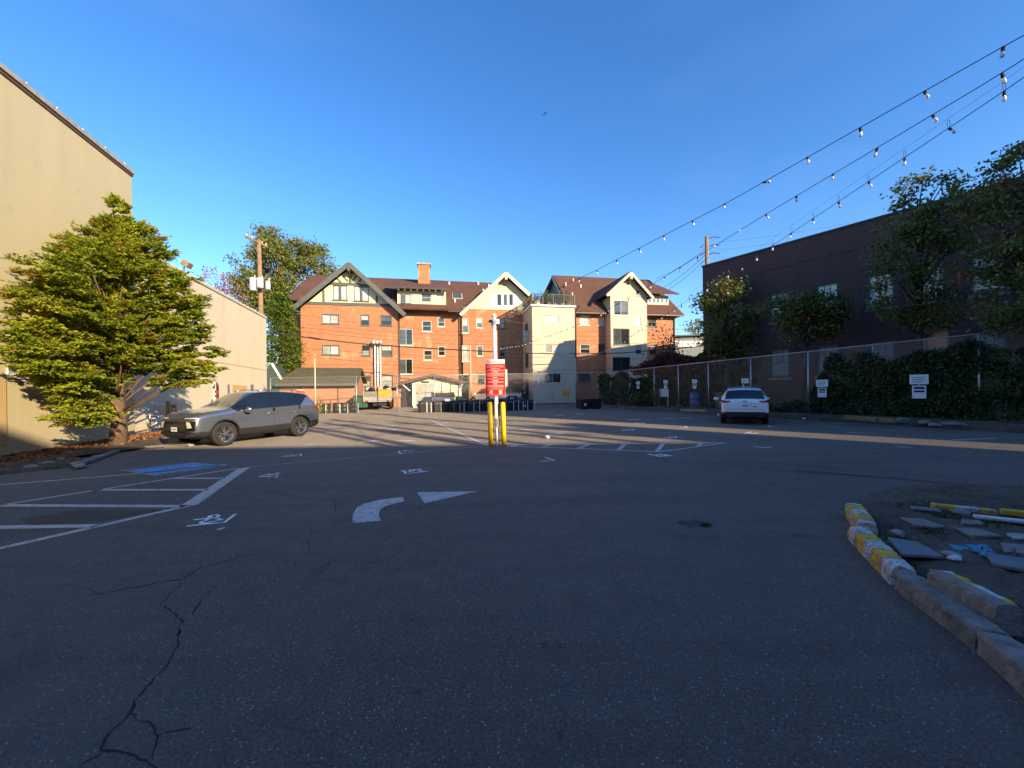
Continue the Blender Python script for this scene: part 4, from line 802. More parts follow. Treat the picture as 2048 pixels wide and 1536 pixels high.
# ------------------------------------------------------------------ street behind the photographer: what shades the lot
sA = thing('street_building', 'long flat roofed commercial building across the street behind the lot', 'building', (-45, -16, 0), math.pi, 'buildings across the street')
sA.location = (32.5, -16, 0); TM[sA.name] = Matrix.Translation((32.5, -16, 0)) @ Matrix.Rotation(math.pi, 4, 'Z')
MB().bx(0, 78, 0, 14, 0, 12.25).build('wall', 'brick_dark', sA); MB().bx(-.1, 78.1, -.1, .5, 12.252, 12.4).build('parapet_cap', 'concrete', sA)
for k in range(14): x = 2+k*5.3; w = MB().bx(x, x+3.2, -.06, -.001, 1, 3.4).build('shop_window', 'trim_green', sA); MB().bx(x+.1, x+3.1, -.08, -.062, 1.1, 3.3).build('pane', 'glass_mid', w)
sd2 = Vector((-SD.x, -SD.y)).normalized()        # horizontally towards the sun
def back(px, py, L): g = G(px, py); return Vector((g.x, g.y))+sd2*L
cE = back(1480, 858, 40.0)
sC = thing('tall_street_building', 'tall brick building across the street with a plain side wall', 'building', (cE.x, cE.y, 0), math.atan2(sd2.y, sd2.x), 'buildings across the street')
MB().bx(0, 14, 0, 30, 0, 21.0).build('wall', 'brick_orange', sC); MB().bx(-.1, 14.1, -.1, 30.1, 21.002, 21.3).build('parapet_cap', 'concrete', sC)
# unseen poles, added and sized so their long shadows stripe the asphalt
te = math.tan(SUN_EL)
for k, (px, py, L, rad, ext) in enumerate(((855,838,40,.20,9), (800,856,37,.17,9), (806,869,36,.20,9), (700,868,36,.15,6), (672,871,37,.16,5), (960,861,39,.17,8), (1200,853,42,.18,8), (1300,873,40,.22,7), (1500,884,38,.30,9), (1700,893,36,.25,9), (1240,880,37,.22,5), (1700,902,35,.30,8))):
    b_ = back(px, py, L); t = thing('stripe_pole', 'tall round wooden pole out of view, added for its shadow stripe', 'pole', (b_.x, b_.y, 0), 0, 'unseen poles added to stripe the asphalt'); hgt = te*(L+ext)
    MB().tube([(0,0,-.1),(0,0,hgt)], [rad*1.1, rad*.85], 10).build('shaft', 'wood_pole', t, True)
    MB().bx(-1.1, 1.1, -.06, .06, hgt-.9, hgt-.75).build('crossarm', 'wood_pole', t)
for k, (px, py, L, w, ext) in enumerate(((1400,866,41,1.4,5), (1500,877,39,.6,5), (1620,891,38,.7,7), (1800,902,36,.6,6))):  # invented brick stacks out of view, blocking sun from the lot's right side
    b_ = back(px, py, L); t = thing('shade_stack', ['broad unseen brick stack added to shade the lot','slim unseen brick stack added for shade beside the broad one','square unseen brick stack added for shade between the added poles','short unseen brick stack added for shade nearest the long flat building'][k], 'chimney', (b_.x, b_.y, 0), math.atan2(sd2.y, sd2.x), 'unseen stacks added to shade the lot'); hgt = te*(L+ext)
    MB().bx(-.5, .5, -w/2, w/2, -.1, hgt).build('shaft', 'brick_orange', t); MB().bx(-.6, .6, -w/2-.1, w/2+.1, hgt+.002, hgt+.25).build('cap', 'concrete', t)
# ------------------------------------------------------------------ chain link fences
def mesh_sheet(x0, x1, z0f, z1f, step=.075, r=.0022):
    """diagonal wires over a strip; z limits are functions of x"""
    mb = MB(); n = int((x1-x0)/step)
    for k in range(-40, n):
        for sgn in (1, -1):
            xa = x0+k*step; H = 2.7
            if sgn > 0: a, b = (xa, 0), (xa+H, H)
            else: a, b = (xa+H, 0), (xa, H)
            # clip to the strip in x
            def clip(p, q):
                (ax, az), (bx_, bz) = p, q; t0, t1 = 0.0, 1.0; dx = bx_-ax
                for lim, s in ((x0, 1), (x1, -1)):
                    da, db = (ax-lim)*s, (bx_-lim)*s
                    if da < 0 and db < 0: return None
                    if da < 0: t0 = max(t0, da/(da-db))
                    if db < 0: t1 = min(t1, da/(da-db))
                return None if t0 >= t1 else ((ax+dx*t0, az+(bz-az)*t0), (ax+dx*t1, az+(bz-az)*t1))
            c = clip(a, b)
            if not c: continue
            p, q = [Vector((x, 0, z0f(x)+(z1f(x)-z0f(x))*z/H)) for x, z in c]
            mb.add([p+Vector((r,0,0)), p+Vector((-r,0,0)), p+Vector((0,r*1.5,0)), q+Vector((r,0,0)), q+Vector((-r,0,0)), q+Vector((0,r*1.5,0))], [(0,1,4,3),(1,2,5,4),(2,0,3,5)])
    return mb
FR = math.atan2(-.919, .395); FB = Vector((8.0, 35.9))                      # right fence, from its far corner
FXD = Vector((math.cos(FR), math.sin(FR))); FYD = Vector((-math.sin(FR), math.cos(FR)))
def fence_s(px): p = PL(px, 700, FB, FYD); return (Vector((p.x, p.y))-FB).dot(FXD)
def fence_p(s, off=0.0): return FB+FXD*s+FYD*off
LF = 30.0; topf = lambda s: 3.17+.36*min(1.2, s/24.0); botf = lambda s: .30
rf = thing('chain_link_fence', 'tall chain link fence with steel posts along the dark brick building', 'fence', (FB.x, FB.y, 0), FR)
for px in (1221, 1259, 1308, 1356, 1416, 1501, 1616, 1746, 1958): s = fence_s(px); MB().cyl((s, 0, .1), .038, topf(s)-.1, 10).build('post', 'metal_galv', rf, True)
for s in (.05, fence_s(1958)+2.6, LF-.6): MB().cyl((s, 0, .1), .038, topf(s)-.1, 10).build('post', 'metal_galv', rf, True)
MB().tube([(0,0,topf(0)), (LF,0,topf(LF))], .026, 8).build('top_rail', 'metal_galv', rf, True)
mesh_sheet(0, LF, botf, lambda s: topf(s)-.02, .085, .0013).build('chain_mesh', 'metal_galv', rf)
BR = R(20.0); BB = Vector((GZ(713, 28.8).x, 28.8)); BX = Vector((math.cos(BR), math.sin(BR))); BYv = Vector((-math.sin(BR), math.cos(BR)))
def bfence_s(px): p = PL(px, 780, BB, BYv); return (Vector((p.x, p.y))-BB).dot(BX)
def bfence_p(s, off=0.0): p = BB+BX*s+BYv*off; return Vector((p.x, p.y, gh(p.x, p.y)))
bf = thing('back_fence', 'chain link fence with top rail along the alley in front of the apartments', 'fence', (BB.x, BB.y, 0), BR)
s0, s1 = bfence_s(541), (FB-BB).dot(BX); bt = lambda s: 2.84+.02*s
for px in (541, 713, 794, 869, 1012, 1076): s = bfence_s(px); MB().cyl((s, 0, -.05), .034, bt(s)+.05, 8).build('post', 'metal_galv', bf, True)
MB().tube([(s0,0,bt(s0)), (s1,0,bt(s1))], .024, 8).build('top_rail', 'metal_galv', bf, True)
for a_, b_ in ((s0, bfence_s(713)), (bfence_s(794), s1)): mesh_sheet(a_, b_, lambda s: .05, lambda s: bt(s)-.02, .10, .0014).build('chain_mesh', 'metal_galv', bf)
# gate frame at the right
ga, gb_ = bfence_s(1106), bfence_s(1133); mb = MB().tube([(ga,-.1,.1),(ga,-.1,2.25),(gb_,-.1,2.25),(gb_,-.1,.1)], .024, 6); mb.build('gate_frame', 'metal_galv', bf, True)
for px, top, lab in ((631, 719, 'tall thin pale pole beside the brick shed at the back fence'), (941, 693, 'tall thin pale pole behind the row of black bins')):
    s = bfence_s(px); p = bfence_p(s, -.15); z = AT(px, top, p.y).z; t = thing('light_pole', lab, 'pole', p, 0); MB().tube([(0,0,-.05),(0,0,z-p.z)], [.045,.035], 8).build('shaft', 'trim_pale', t, True); MB().lathe([(0,0),(.05,0),(.05,.05),(0,.07)], 8, (0,0,z-p.z)).build('cap', 'metal_galv', t)
# barricade board by the gate
p = GZ(1132, 34.2); bt_ = thing('orange_board', 'faded orange board on thin legs by the tan building corner', 'barrier', p, BR); mb = MB().box((0,0,1.35), (.75,.03,.6)); mb.build('board', 'board_orange', bt_)
for x in (-.3, .3): MB().bx(x-.02, x+.02, -.04, -.02, 0, 1.6).build('leg', 'metal_galv', bt_)
# ------------------------------------------------------------------ bed along the right fence
bed('planting_bed', [tuple(fence_p(4, -.35)), tuple(fence_p(12.5, -.5)), tuple(fence_p(17, -.75)), tuple(fence_p(22, -1.0)), tuple(fence_p(30, -1.3)), tuple(fence_p(30, 3.5)), tuple(fence_p(12, 2.5)), tuple(fence_p(4, 1.6))], .28, 'soil', 5, 6, .04)
def slabpoly(name, label, cat, pts, th, mat, z0=0.0, group=None, tilt=0.0, rag=0.0):
    if rag:
        rj = random.Random(int(abs(pts[0][0])*1000)); P2 = []
        for a, b in zip(pts, pts[1:]+pts[:1]):
            for i in range(5): q = Vector(a).lerp(Vector(b), i/5); P2.append(q+Vector((rj.uniform(-rag,rag), rj.uniform(-rag,rag), 0)))
        pts = P2
    """flat stone or board given by ground points"""
    c = sum((Vector((p[0], p[1])) for p in pts), Vector((0,0)))/len(pts); t = MB(); P = [((p[0]-c.x), (p[1]-c.y), tilt*(p[0]-c.x)) for p in pts]
    ar = sum(P[i][0]*P[(i+1) % len(P)][1]-P[(i+1) % len(P)][0]*P[i][1] for i in range(len(P)))
    if ar < 0: P = P[::-1]
    t.prism(P, (0,0,th)); o = t.build(name, mat, bevel=min(.012, th*.3)); o.location = (c.x, c.y, z0); return tag(o, label, cat, group)
def rock(name, label, cat, loc, s, mat, seed, group=None, rz=0.0, parent=None):
    r = np.random.default_rng(seed); bm = bmesh.new(); bmesh.ops.create_icosphere(bm, subdivisions=2, radius=1)
    cut = [(r.normal(size=3), r.uniform(.55, .85)) for _ in range(7)]
    for v in bm.verts:
        for n_, d_ in cut:
            n_ = n_/np.linalg.norm(n_); q = v.co.dot(Vector(n_))
            if q > d_: v.co -= Vector(n_)*(q-d_)
        v.co = Vector((v.co.x*s[0], v.co.y*s[1], v.co.z*s[2]))
    me = bpy.data.meshes.new(name); bm.to_mesh(me); bm.free(); me.materials.append(MATS[mat]); o = bpy.data.objects.new(name, me); COL.objects.link(o); o.location = loc; o.rotation_euler = (0,0,rz); TM[o.name] = Matrix.Identity(4)
    return tag(o, label, cat, group)
def beam(name, label, cat, a, b, w, h, mat, group=None, bev=.012):
    a, b = Vector(a), Vector(b); L = (b-a).length; o = MB().bx(-L/2, L/2, -w/2, w/2, 0, h).build(name, mat, bevel=bev); o.location = (a+b)/2; d = b-a
    o.rotation_euler = (0, -math.asin(d.z/L), math.atan2(d.y, d.x)); return tag(o, label, cat, group)
hf = lambda px, py, h: G(px, py, h)
beam('timber_edging', 'weathered yellow timber edging the ivy bed left of the pale rock', 'edging', hf(1690,838,.24), hf(1753,843,.24), .16, .16, 'edging_yellow'); beam('timber_edging', 'short yellow timber beside the pale rock at the ivy bed', 'edging', hf(1760,843,.24), hf(1790,845,.24), .15, .15, 'edging_yellow')
beam('timber_edging', 'yellowish timber edging under the blue and grey bins by the fence', 'edging', hf(1362,822,.2), hf(1412,824,.2), .14, .14, 'wood_post')
rocks = [((1807,841),(.30,.2,.14),'round pale rock at the edge of the ivy bed'), ((1850,844),(.34,.2,.11),'flat grey rock right of the pale rock at the ivy bed'), ((1870,850),(.3,.22,.10),'low broken stone in front of the ivy bed'), ((1905,848),(.4,.22,.10),'long dark stone edging the ivy bed'), ((1938,842),(.5,.24,.13),'large weathered stone under the fence post in the ivy'), ((1985,848),(.45,.24,.11),'dark stone at the shaded end of the ivy bed')]
for k, (q, s, lab) in enumerate(rocks): p = hf(*q, .22); rock('edging_stone', lab, 'stone', p, s, 'rock', 30+k, 'stones edging the ivy bed', k*.7)
for px, py, mt, lab, s in ((1608,837,'paint_white','crumpled white paper lying by the fence post',(.10,.07,.05)), (1622,838,'mural_red','red scrap of litter lying beside the white paper',(.20,.08,.03)), (1437,830,'paint_white','white cup lying behind the white SUV',(.07,.06,.08)), (1574,826,'paint_white','pale scrap of litter on the bed right of the white SUV',(.09,.06,.04)), (1095,874,'paint_white','small crumpled white bag on the sunlit asphalt',(.11,.08,.06))):
    rock('litter', lab, 'litter', hf(px, py, .05 if py > 860 else .1), s, mt, int(px))
# ------------------------------------------------------------------ signs on the right fence
def stall_sign(px, py_top, w_px, lab, two=True, dark=False, scale=1.0):
    q0 = Vector((0,0)); pr_ = PL(px, 760, fence_p(0, -.42), FYD); p = Vector((pr_.x, pr_.y)); z = AT(px, py_top, p.y).z; W = w_px/FPX*p.y*1.06; t = thing('stall_sign', lab, 'sign', (p.x, p.y, z-1.0), FR+R(18), 'white stall notices on the fence')
    h1 = W*.74; MB().bx(-W/2, W/2, -.012, 0, 1.0-h1, 1.0).build('upper_board', 'sign_white', t, bevel=.004)
    mb = MB()
    for k in range(3): mb.bx(-W*.36, W*(.32-.07*k), -.015, -.0125, 1.0-h1*(.3+.22*k)-.012, 1.0-h1*(.3+.22*k)+.010)
    mb.build('print_lines', 'sign_blue' if not dark else 'mural_black', t)
    if two:
        w2 = W*.74; h2 = W*.98; zt_ = 1.0-h1-.05; MB().bx(-w2/2, w2/2, -.012, 0, zt_-h2, zt_).build('lower_board', 'sign_white', t, bevel=.004); mb = MB()
        mb.bx(-w2*.38, w2*.38, -.015, -.0125, zt_-h2*.28, zt_-h2*.10); mb.bx(-w2*.38, w2*.38, -.015, -.0125, zt_-h2*.52, zt_-h2*.38); mb.build('print_block', 'mural_black', t)
    MB().bx(-.02, .02, .0005, .03, 1.0-W*1.75 if two else .7, 1.0).build('backing_strip', 'metal_galv', t)
stall_sign(1276, 763, 7, 'small white notice pair on the far fence beside the ivy'); stall_sign(1331, 760.5, 8, 'white notice pair above the pale boards leaning by the fence'); stall_sign(1389, 759, 9, 'white notice pair with red print in front of the blue barrel')
stall_sign(1490, 757, 12, 'single white notice above the roof of the white SUV', False); stall_sign(1644, 759.5, 18, 'white notice pair on the ivy between the two fence posts'); stall_sign(1838, 749, 25, 'large white notice pair deep in the ivy hedge')
# boards, bins and barrels behind the fence
def put(px, y, off=0.0): p = GZ(px, y); return p
s = fence_s(1318); p = fence_p(s, .35); t = thing('leaning_board', 'pale printed board leaning behind the fence', 'board', (p.x, p.y, .3), FR); MB().bx(-.55, .55, -.03, 0, .75, 1.35).build('panel', 'curtain', t); 
for x in (-.45, .45): MB().bx(x-.03, x+.03, 0.001, .03, 0, 1.35).build('leg', 'trim_pale', t)
s = fence_s(1376); p = fence_p(s, .6); t = thing('blue_barrel', 'blue plastic barrel behind the fence notices', 'barrel', (p.x, p.y, .3), 0); MB().lathe([(0,0),(.3,0),(.32,.05),(.32,.3),(.335,.32),(.335,.36),(.32,.38),(.32,.65),(.335,.67),(.335,.71),(.32,.73),(.31,1.0),(.28,1.05),(0,1.05)], 20).build('body', 'bin_blue', t, True); MB().lathe([(.30,1.0),(.325,1.0),(.325,1.07),(.26,1.07)], 20).build('rim', 'bin_blue', t)
s = fence_s(1428); p = fence_p(s, .7); t = thing('wheelie_bin', 'dark green wheelie bin behind the fence left of the white SUV', 'bin', (p.x, p.y, .3), FR); MB().prism([(-.26,-.3,.05),(.26,-.3,.05),(.26,.3,.05),(-.26,.3,.05)], (0,0,.95)).build('body', 'bin_green', t, bevel=.03); MB().bx(-.3, .3, -.34, .34, 1.003, 1.08).build('lid', 'bin_green', t, bevel=.02); MB().tube([(-.3,.34,.1),(.3,.34,.1)], .1, 10).build('wheels', 'rubber', t); MB().tube([(-.26,.38,1.0),(.26,.38,1.0)], .02, 6).build('handle', 'bin_green', t)
# ------------------------------------------------------------------ black bins
def make_bin():
    t = thing('black_bin', 'black plastic bin in the row along the back fence', 'bin', (0,0,0), 0, 'black bins along the back fence')
    b = MB(); b.add([(-.2,-.2,0),(.2,-.2,0),(.2,.2,0),(-.2,.2,0),(-.25,-.25,.76),(.25,-.25,.76),(.25,.25,.76),(-.25,.25,.76)], [(0,3,2,1),(4,5,6,7),(0,1,5,4),(1,2,6,5),(2,3,7,6),(3,0,4,7)]); b.build('body', 'plastic_black', t, bevel=.03)
    MB().bx(-.275, .275, -.275, .275, .762, .82).build('lid', 'plastic_black', t, bevel=.02)
    for x in (-.12, 0, .12): MB().add([(x-.02,-.225,.05),(x+.02,-.225,.05),(x+.02,-.265,.70),(x-.02,-.265,.70),(x-.02,-.19,.05),(x+.02,-.19,.05),(x+.02,-.235,.70),(x-.02,-.235,.70)], [(0,1,2,3),(0,4,5,1),(1,5,6,2),(2,6,7,3),(3,7,4,0)]).build('rib', 'plastic_black', t)
    MB().tube([(-.15,-.285,.66),(.15,-.285,.66)], .015, 6).build('handle', 'metal_galv', t)
    return t
b0 = make_bin(); used = False; me_strip = MB().bx(-.02, .02, -.01, .01, 0, .74).mesh('pale_strip'); me_strip.materials.append(MATS['trim_white'])
rb_ = random.Random(11)
for k, px in enumerate((842,851,860,869,878,887,896,906,915,925,935,946,957,968,1011,1021,1031,1041,1052)):
    s = bfence_s(px); p = bfence_p(s, -.75+rb_.uniform(-.12, .12)); t = b0 if k == 0 else copy_tree(b0); t.location = p; t.rotation_euler = (0,0,BR+rb_.uniform(-.2,.2)); q = rb_.uniform(1.0, 1.12); t.scale = (q, q, q*rb_.uniform(.98, 1.08))
    if k in (0, 2, 3, 5, 6, 7): link_mesh('pale_strip', me_strip, t, (.27, -.26, .02))
    if k == 17: 
        TM[t.name] = Matrix.Identity(4); text('scrawl', 'AS', .28, 'trim_white', t, Matrix.Translation((0,-.29,.25)) @ Matrix.Rotation(math.pi/2-.06, 4, 'X'))
        t['label'] = 'black plastic bin with white scrawled letters near the tan building'
def make_barrel():
    t = thing('black_barrel', 'black steel barrel standing in front of the brick shed', 'barrel', (0,0,0), 0, 'black barrels by the brick shed')
    MB().lathe([(0,0),(.28,0),(.29,.02),(.285,.27),(.30,.285),(.30,.31),(.285,.325),(.285,.55),(.30,.565),(.30,.59),(.285,.605),(.285,.84),(.295,.86),(.27,.86),(.26,.84),(0,.84)], 20).build('drum', 'plastic_black', t, True)
    MB().lathe([(.262,.842),(.298,.862),(.30,.88),(.26,.88)], 20).build('rim', 'metal_dark', t); MB().bx(-.02, .02, -.31, -.288, .05, .8).build('pale_strip', 'trim_white', t); return t
b1 = make_barrel()
for k, px in enumerate((650, 673, 687, 706)): p = bfence_p(bfence_s(px), .55+.15*(k % 2)); t = b1 if k == 0 else copy_tree(b1); t.location = p; t.rotation_euler = (0,0,.4+k*.5); sc_ = (1.0,1.18,.95,1.08)[k]; t.scale = (sc_, sc_, (.98,1.0,1.0,1.05)[k])
# leaf litter at the fence foot and the bin pair by the gate
for k, px in enumerate((1166, 1188)):
    p = GZ(px, 33.0+.5*k); t = thing('black_cart', ['black square refuse cart with white label beside the ivy','black square refuse cart right up against the ivy'][k], 'bin', p, BR); MB().bx(-.46, .46, -.4, .4, .08, .78).build('body', 'plastic_black', t, bevel=.03); MB().bx(-.49, .49, -.43, .43, .785, .86).build('lid', 'metal_dark', t, bevel=.015)
    if k == 0: MB().bx(-.12, .05, -.41, -.402, .3, .5).build('label', 'sign_white', t)
    MB().tube([(-.4,-.3,.06),(.4,-.3,.06)], .06, 8).build('wheels', 'rubber', t)
# blue-grey dumpster, cone and green cart in the alley
p = GZ(886, 33.2); t = thing('dumpster', 'blue grey steel dumpster with white label in front of the small garage', 'dumpster', p, SR)
MB().prism([(-.95,-.5,.15),(.95,-.5,.15),(.95,-.5,1.0),(-.95,-.5,1.0)], (0,1.1,0)).build('body', 'dumpster_blue', t, bevel=.02); MB().add([(-1,-.55,1.01),(1,-.55,1.01),(1,.65,1.35),(-1,.65,1.35),(-1,-.55,1.06),(1,-.55,1.06),(1,.65,1.4),(-1,.65,1.4)], [(0,3,2,1),(4,5,6,7),(0,1,5,4),(1,2,6,5),(2,3,7,6),(3,0,4,7)]).build('lid', 'metal_dark', t); MB().bx(.1, .55, -.515, -.502, .55, .85).build('label', 'sign_white', t); MB().bx(-1.02, -.96, -.3, .3, .5, .65).bx(.96, 1.02, -.3, .3, .5, .65).build('fork_pocket', 'dumpster_blue', t)
p = GZ(918, 33.4); t = thing('green_cart', 'green wheeled cart between the dumpster and white hatchback', 'bin', p, SR); MB().bx(-.3, .3, -.3, .3, .1, 1.0).build('body', 'bin_green', t, bevel=.03); MB().bx(-.33, .33, -.34, .34, 1.004, 1.08).build('lid', 'bin_green', t, bevel=.02); MB().tube([(-.3,.3,.1),(.3,.3,.1)], .1, 8).build('wheels', 'rubber', t)
p = GZ(914, 32.6); t = thing('traffic_cone', 'orange traffic cone standing by the green cart', 'cone', p, 0); MB().bx(-.18, .18, -.18, .18, 0, .03).build('base', 'rubber', t); MB().lathe([(.14,.03),(.10,.3),(.025,.75),(0,.76)], 14).build('cone_body', 'cone_orange', t, True)
p = GZ(722, 32.5); t = thing('dark_cart', 'dark green refuse cart beside the flatbed truck', 'bin', p, SR); MB().bx(-.55, .55, -.45, .45, .1, 1.0).build('body', 'bin_green', t, bevel=.03); MB().bx(-.58, .58, -.48, .48, 1.004, 1.09).build('lid', 'plastic_black', t, bevel=.02)
# ------------------------------------------------------------------ loaded truck in the alley
p = GZ(755, 32.3); tk = thing('flatbed_truck', 'loaded flatbed work truck seen from behind with orange board on its tail', 'truck', p, SR+R(90))
# local: x forward (away), y left
MB().bx(0, 3.6, -1.12, 1.12, .82, .98).build('bed', 'concrete_old', tk); MB().bx(-.06, 0, -1.15, 1.15, .75, 1.5).build('tailgate', 'concrete', tk); MB().bx(-.09, -.062, .05, 1.05, 1.05, 1.5).build('grey_board', 'concrete_old', tk); MB().bx(-.10, -.062, -1.08, -.05, 1.0, 1.68).build('orange_board', 'board_orange', tk)
MB().bx(0, 3.6, -1.15, -1.08, .98, 1.55).build('side_board', 'concrete', tk); MB().bx(0, 3.6, 1.08, 1.15, .98, 1.55).build('side_board', 'concrete', tk)
MB().bx(3.7, 5.4, -1.0, 1.0, .55, 1.9).build('cab', 'concrete_old', tk, bevel=.12); MB().bx(3.66, 3.70, -.8, .8, 1.4, 1.75).build('rear_window', 'glass_dark', tk); MB().bx(-.05, .02, -.75, .4, .28, .55).build('mud_guard', 'metal_dark', tk); MB().bx(-.12, -.03, -1.1, 1.1, .62, .74).build('bumper', 'concrete', tk); MB().bx(.2, 5.0, -.45, -.32, .5, .8).bx(.2, 5.0, .32, .45, .5, .8).build('chassis', 'metal_dark', tk)
for x, ys in ((1.0, (-.98, .98)), (4.5, (-.95, .95))):
    for y in ys: MB().lathe([(.0,-.13),(.22,-.13),(.38,-.12),(.40,-.08),(.40,.08),(.38,.12),(.22,.13),(0,.13)], 20, (x,y,.40), 'y').build('wheel', 'rubber', tk, True)
for y in (-.85, .85): MB().bx(-.13, -.122, y-.12, y+.12, .63, .73).build('tail_lamp', 'lamp_red', tk)
for k in range(9):
    q = np.random.default_rng(80+k); mt = ('curtain','plastic_black','leaf_pot','concrete','wood_post','concrete','metal_dark','curtain','brass_yellow')[k]; b = rock('load_bundle', '', '', (0,0,0), (q.uniform(.3,.5), q.uniform(.25,.45), q.uniform(.2,.35)), mt, 90+k)
    for kk in ('label', 'category'): del b[kk]
    b.parent = tk; b.location = (.35+.35*(k % 3), -.85+.22*k, 1.62+.1*(k % 2)); TM[b.name] = TM[tk.name]
# ------------------------------------------------------------------ pay sign and bollards
ps = G(995, 891); pay = thing('pay_sign', 'white post carrying the red parking notice between two yellow bollards', 'sign', (ps.x, ps.y, 0), 0)
lean = Matrix.Rotation(-.022, 4, 'Y'); zt = AT(991, 634, ps.y).z
MB().tube([(.0,0,-.05),(-.02,0,.9),(-.055,0,zt)], [.058,.058,.055], 14).build('post', 'paint_white', pay, True); MB().lathe([(.07,0),(.07,.05),(.05,.09),(0,.10)], 14, (-.055,0,zt)).build('cap', 'trim_white', pay)
MB().bx(-.02, .075, -.085, -.055, .55, .80).build('clip_box', 'concrete', pay)
za, zb_ = AT(990, 719, ps.y-.1).z, AT(990, 792, ps.y-.1).z; Ws = .285; xs_ = -.035
MB().bx(xs_-Ws, xs_+Ws, -.095, -.07, zb_, za-.13).build('red_board', 'paint_red', pay, bevel=.012); MB().bx(xs_-Ws*.97, xs_+Ws*.97, -.098, -.073, za-.128, za).build('white_header', 'sign_white', pay, bevel=.006)
Hb = za-.13-zb_; r5 = random.Random(4)
def rows(f0, f1, n, wfrac, mat, nm, th=.010):
    mb = MB()
    for k in range(n):
        z = zb_+Hb*(f0+(f1-f0)*(k/(max(1, n-1)))); x = -Ws*wfrac
        while x < Ws*wfrac-.01: w = r5.uniform(.018, .05); mb.bx(xs_+x, xs_+min(x+w, Ws*wfrac), -.0985, -.0955, z-th/2, z+th/2); x += w+.010
    mb.build(nm, mat, pay)
rows(.955, .90, 3, .86, 'sign_text_pale', 'notice_print'); rows(.845, .845, 1, .46, 'sign_white', 'notice_heading', .018); rows(.805, .79, 2, .88, 'sign_text_pale', 'notice_print'); rows(.755, .755, 1, .36, 'sign_white', 'notice_heading', .018)
rows(.72, .62, 6, .88, 'sign_text_pale', 'notice_print'); rows(.575, .575, 1, .22, 'sign_white', 'notice_heading', .018); rows(.54, .525, 2, .85, 'sign_text_pale', 'notice_print'); rows(.48, .48, 1, .3, 'sign_white', 'notice_heading', .018)
rows(.45, .42, 3, .8, 'sign_text_pale', 'notice_print'); rows(.375, .375, 1, .22, 'sign_white', 'notice_heading', .018); rows(.335, .28, 4, .86, 'sign_text_pale', 'notice_print'); rows(.245, .21, 2, .8, 'sign_text_pale', 'notice_print'); rows(.035, .035, 1, .78, 'sign_text_pale', 'notice_print')
for x in (-.13, .15): MB().bx(xs_+x-.05, xs_+x+.05, -.0985, -.0955, zb_+Hb*.06, zb_+Hb*.18).build('blank_sticker', 'trim_pale', pay)
mb = MB(); x = -Ws*.8
while x < Ws*.8: w = r5.uniform(.03,.07); mb.bx(xs_+x, xs_+x+w, -.1005, -.0985, za-.055, za-.035); x += w+.012
mb.build('header_print', 'paint_red', pay); mb = MB(); x = -Ws*.8
while x < Ws*.8: w = r5.uniform(.03,.07); mb.bx(xs_+x, xs_+x+w, -.1005, -.0985, za-.095, za-.08); x += w+.012
mb.build('header_print', 'bin_green', pay); MB().bx(xs_+Ws-.03, xs_+Ws+.06, .02, .06, zb_+.28, zb_+.78).build('side_board', 'trim_white', pay); MB().bx(-.09, .03, .055, .10, za-.6, za-.2).build('mount_plate', 'metal_galv', pay)
# lamp-like camera on the post head
MB().lathe([(0,0),(.05,0),(.06,.05),(0,.09)], 10, (-.16,-.02,zt-.16)).build('camera_dome', 'metal_dark', pay, True); MB().bx(-.16, -.05, -.03, .0, zt-.07, zt-.05).build('camera_arm', 'trim_white', pay)
for px, lab in ((982, 'yellow steel bollard left of the white sign post, scuffed near its foot'), (1008, 'yellow steel bollard right of the white sign post')):
    p = G(px, 892); t = thing('bollard', lab, 'bollard', (p.x, p.y, 0), 0); hB = AT(px, 805, p.y).z; l_ = -.025 if px < 1000 else -.02
    MB().tube([(0,0,-.04),(l_*.5,0,hB*.5),(l_,0,hB-.03)], .070, 18).build('post', 'paint_yellow', t, True); MB().lathe([(.070,0),(.066,.02),(.045,.04),(0,.05)], 18, (l_,0,hB-.03)).build('cap', 'paint_yellow', t, True)
    if px < 1000: MB().bx(.055, .085, -.03, .03, .42, .52).build('bracket', 'wood_dark', t)
    MB().lathe([(.085,0),(.085,.012),(.07,.02)], 18).build('foot_ring', 'tar_patch', t)
# ------------------------------------------------------------------ vehicles
ST = [(-2.42, 0.74, 0.42, 0.8, 0.66, 0.84, 0.86), (-2.4, 0.86, 0.36, 0.92, 0.78, 0.99, 1.01), (-2.33, 0.925, 0.3, 1.02, 0.8, 1.1, 1.13), (-2.18, 0.945, 0.27, 1.155, 0.72, 1.36, 1.4), (-1.98, 0.955, 0.25, 1.185, 0.67, 1.53, 1.565), (-1.86, 0.955, 0.24, 1.185, 0.665, 1.575, 1.61), (-1.2, 0.96, 0.22, 1.155, 0.67, 1.645, 1.685), (-0.3, 0.96, 0.2, 1.115, 0.67, 1.675, 1.715), (0.3, 0.96, 0.2, 1.095, 0.655, 1.645, 1.69), (0.48, 0.96, 0.2, 1.09, 0.66, 1.57, 1.62), (0.85, 0.96, 0.2, 1.085, 0.68, 1.36, 1.41), (1.22, 0.96, 0.2, 1.105, 0.74, 1.16, 1.195), (1.34, 0.955, 0.2, 1.04, 0.76, 1.12, 1.165), (1.8, 0.95, 0.22, 1.01, 0.77, 1.075, 1.12), (2.12, 0.93, 0.25, 0.96, 0.76, 1.02, 1.065), (2.3, 0.9, 0.28, 0.91, 0.72, 0.97, 1.0), (2.38, 0.84, 0.3, 0.83, 0.66, 0.88, 0.905), (2.43, 0.7, 0.38, 0.71, 0.58, 0.76, 0.785)]
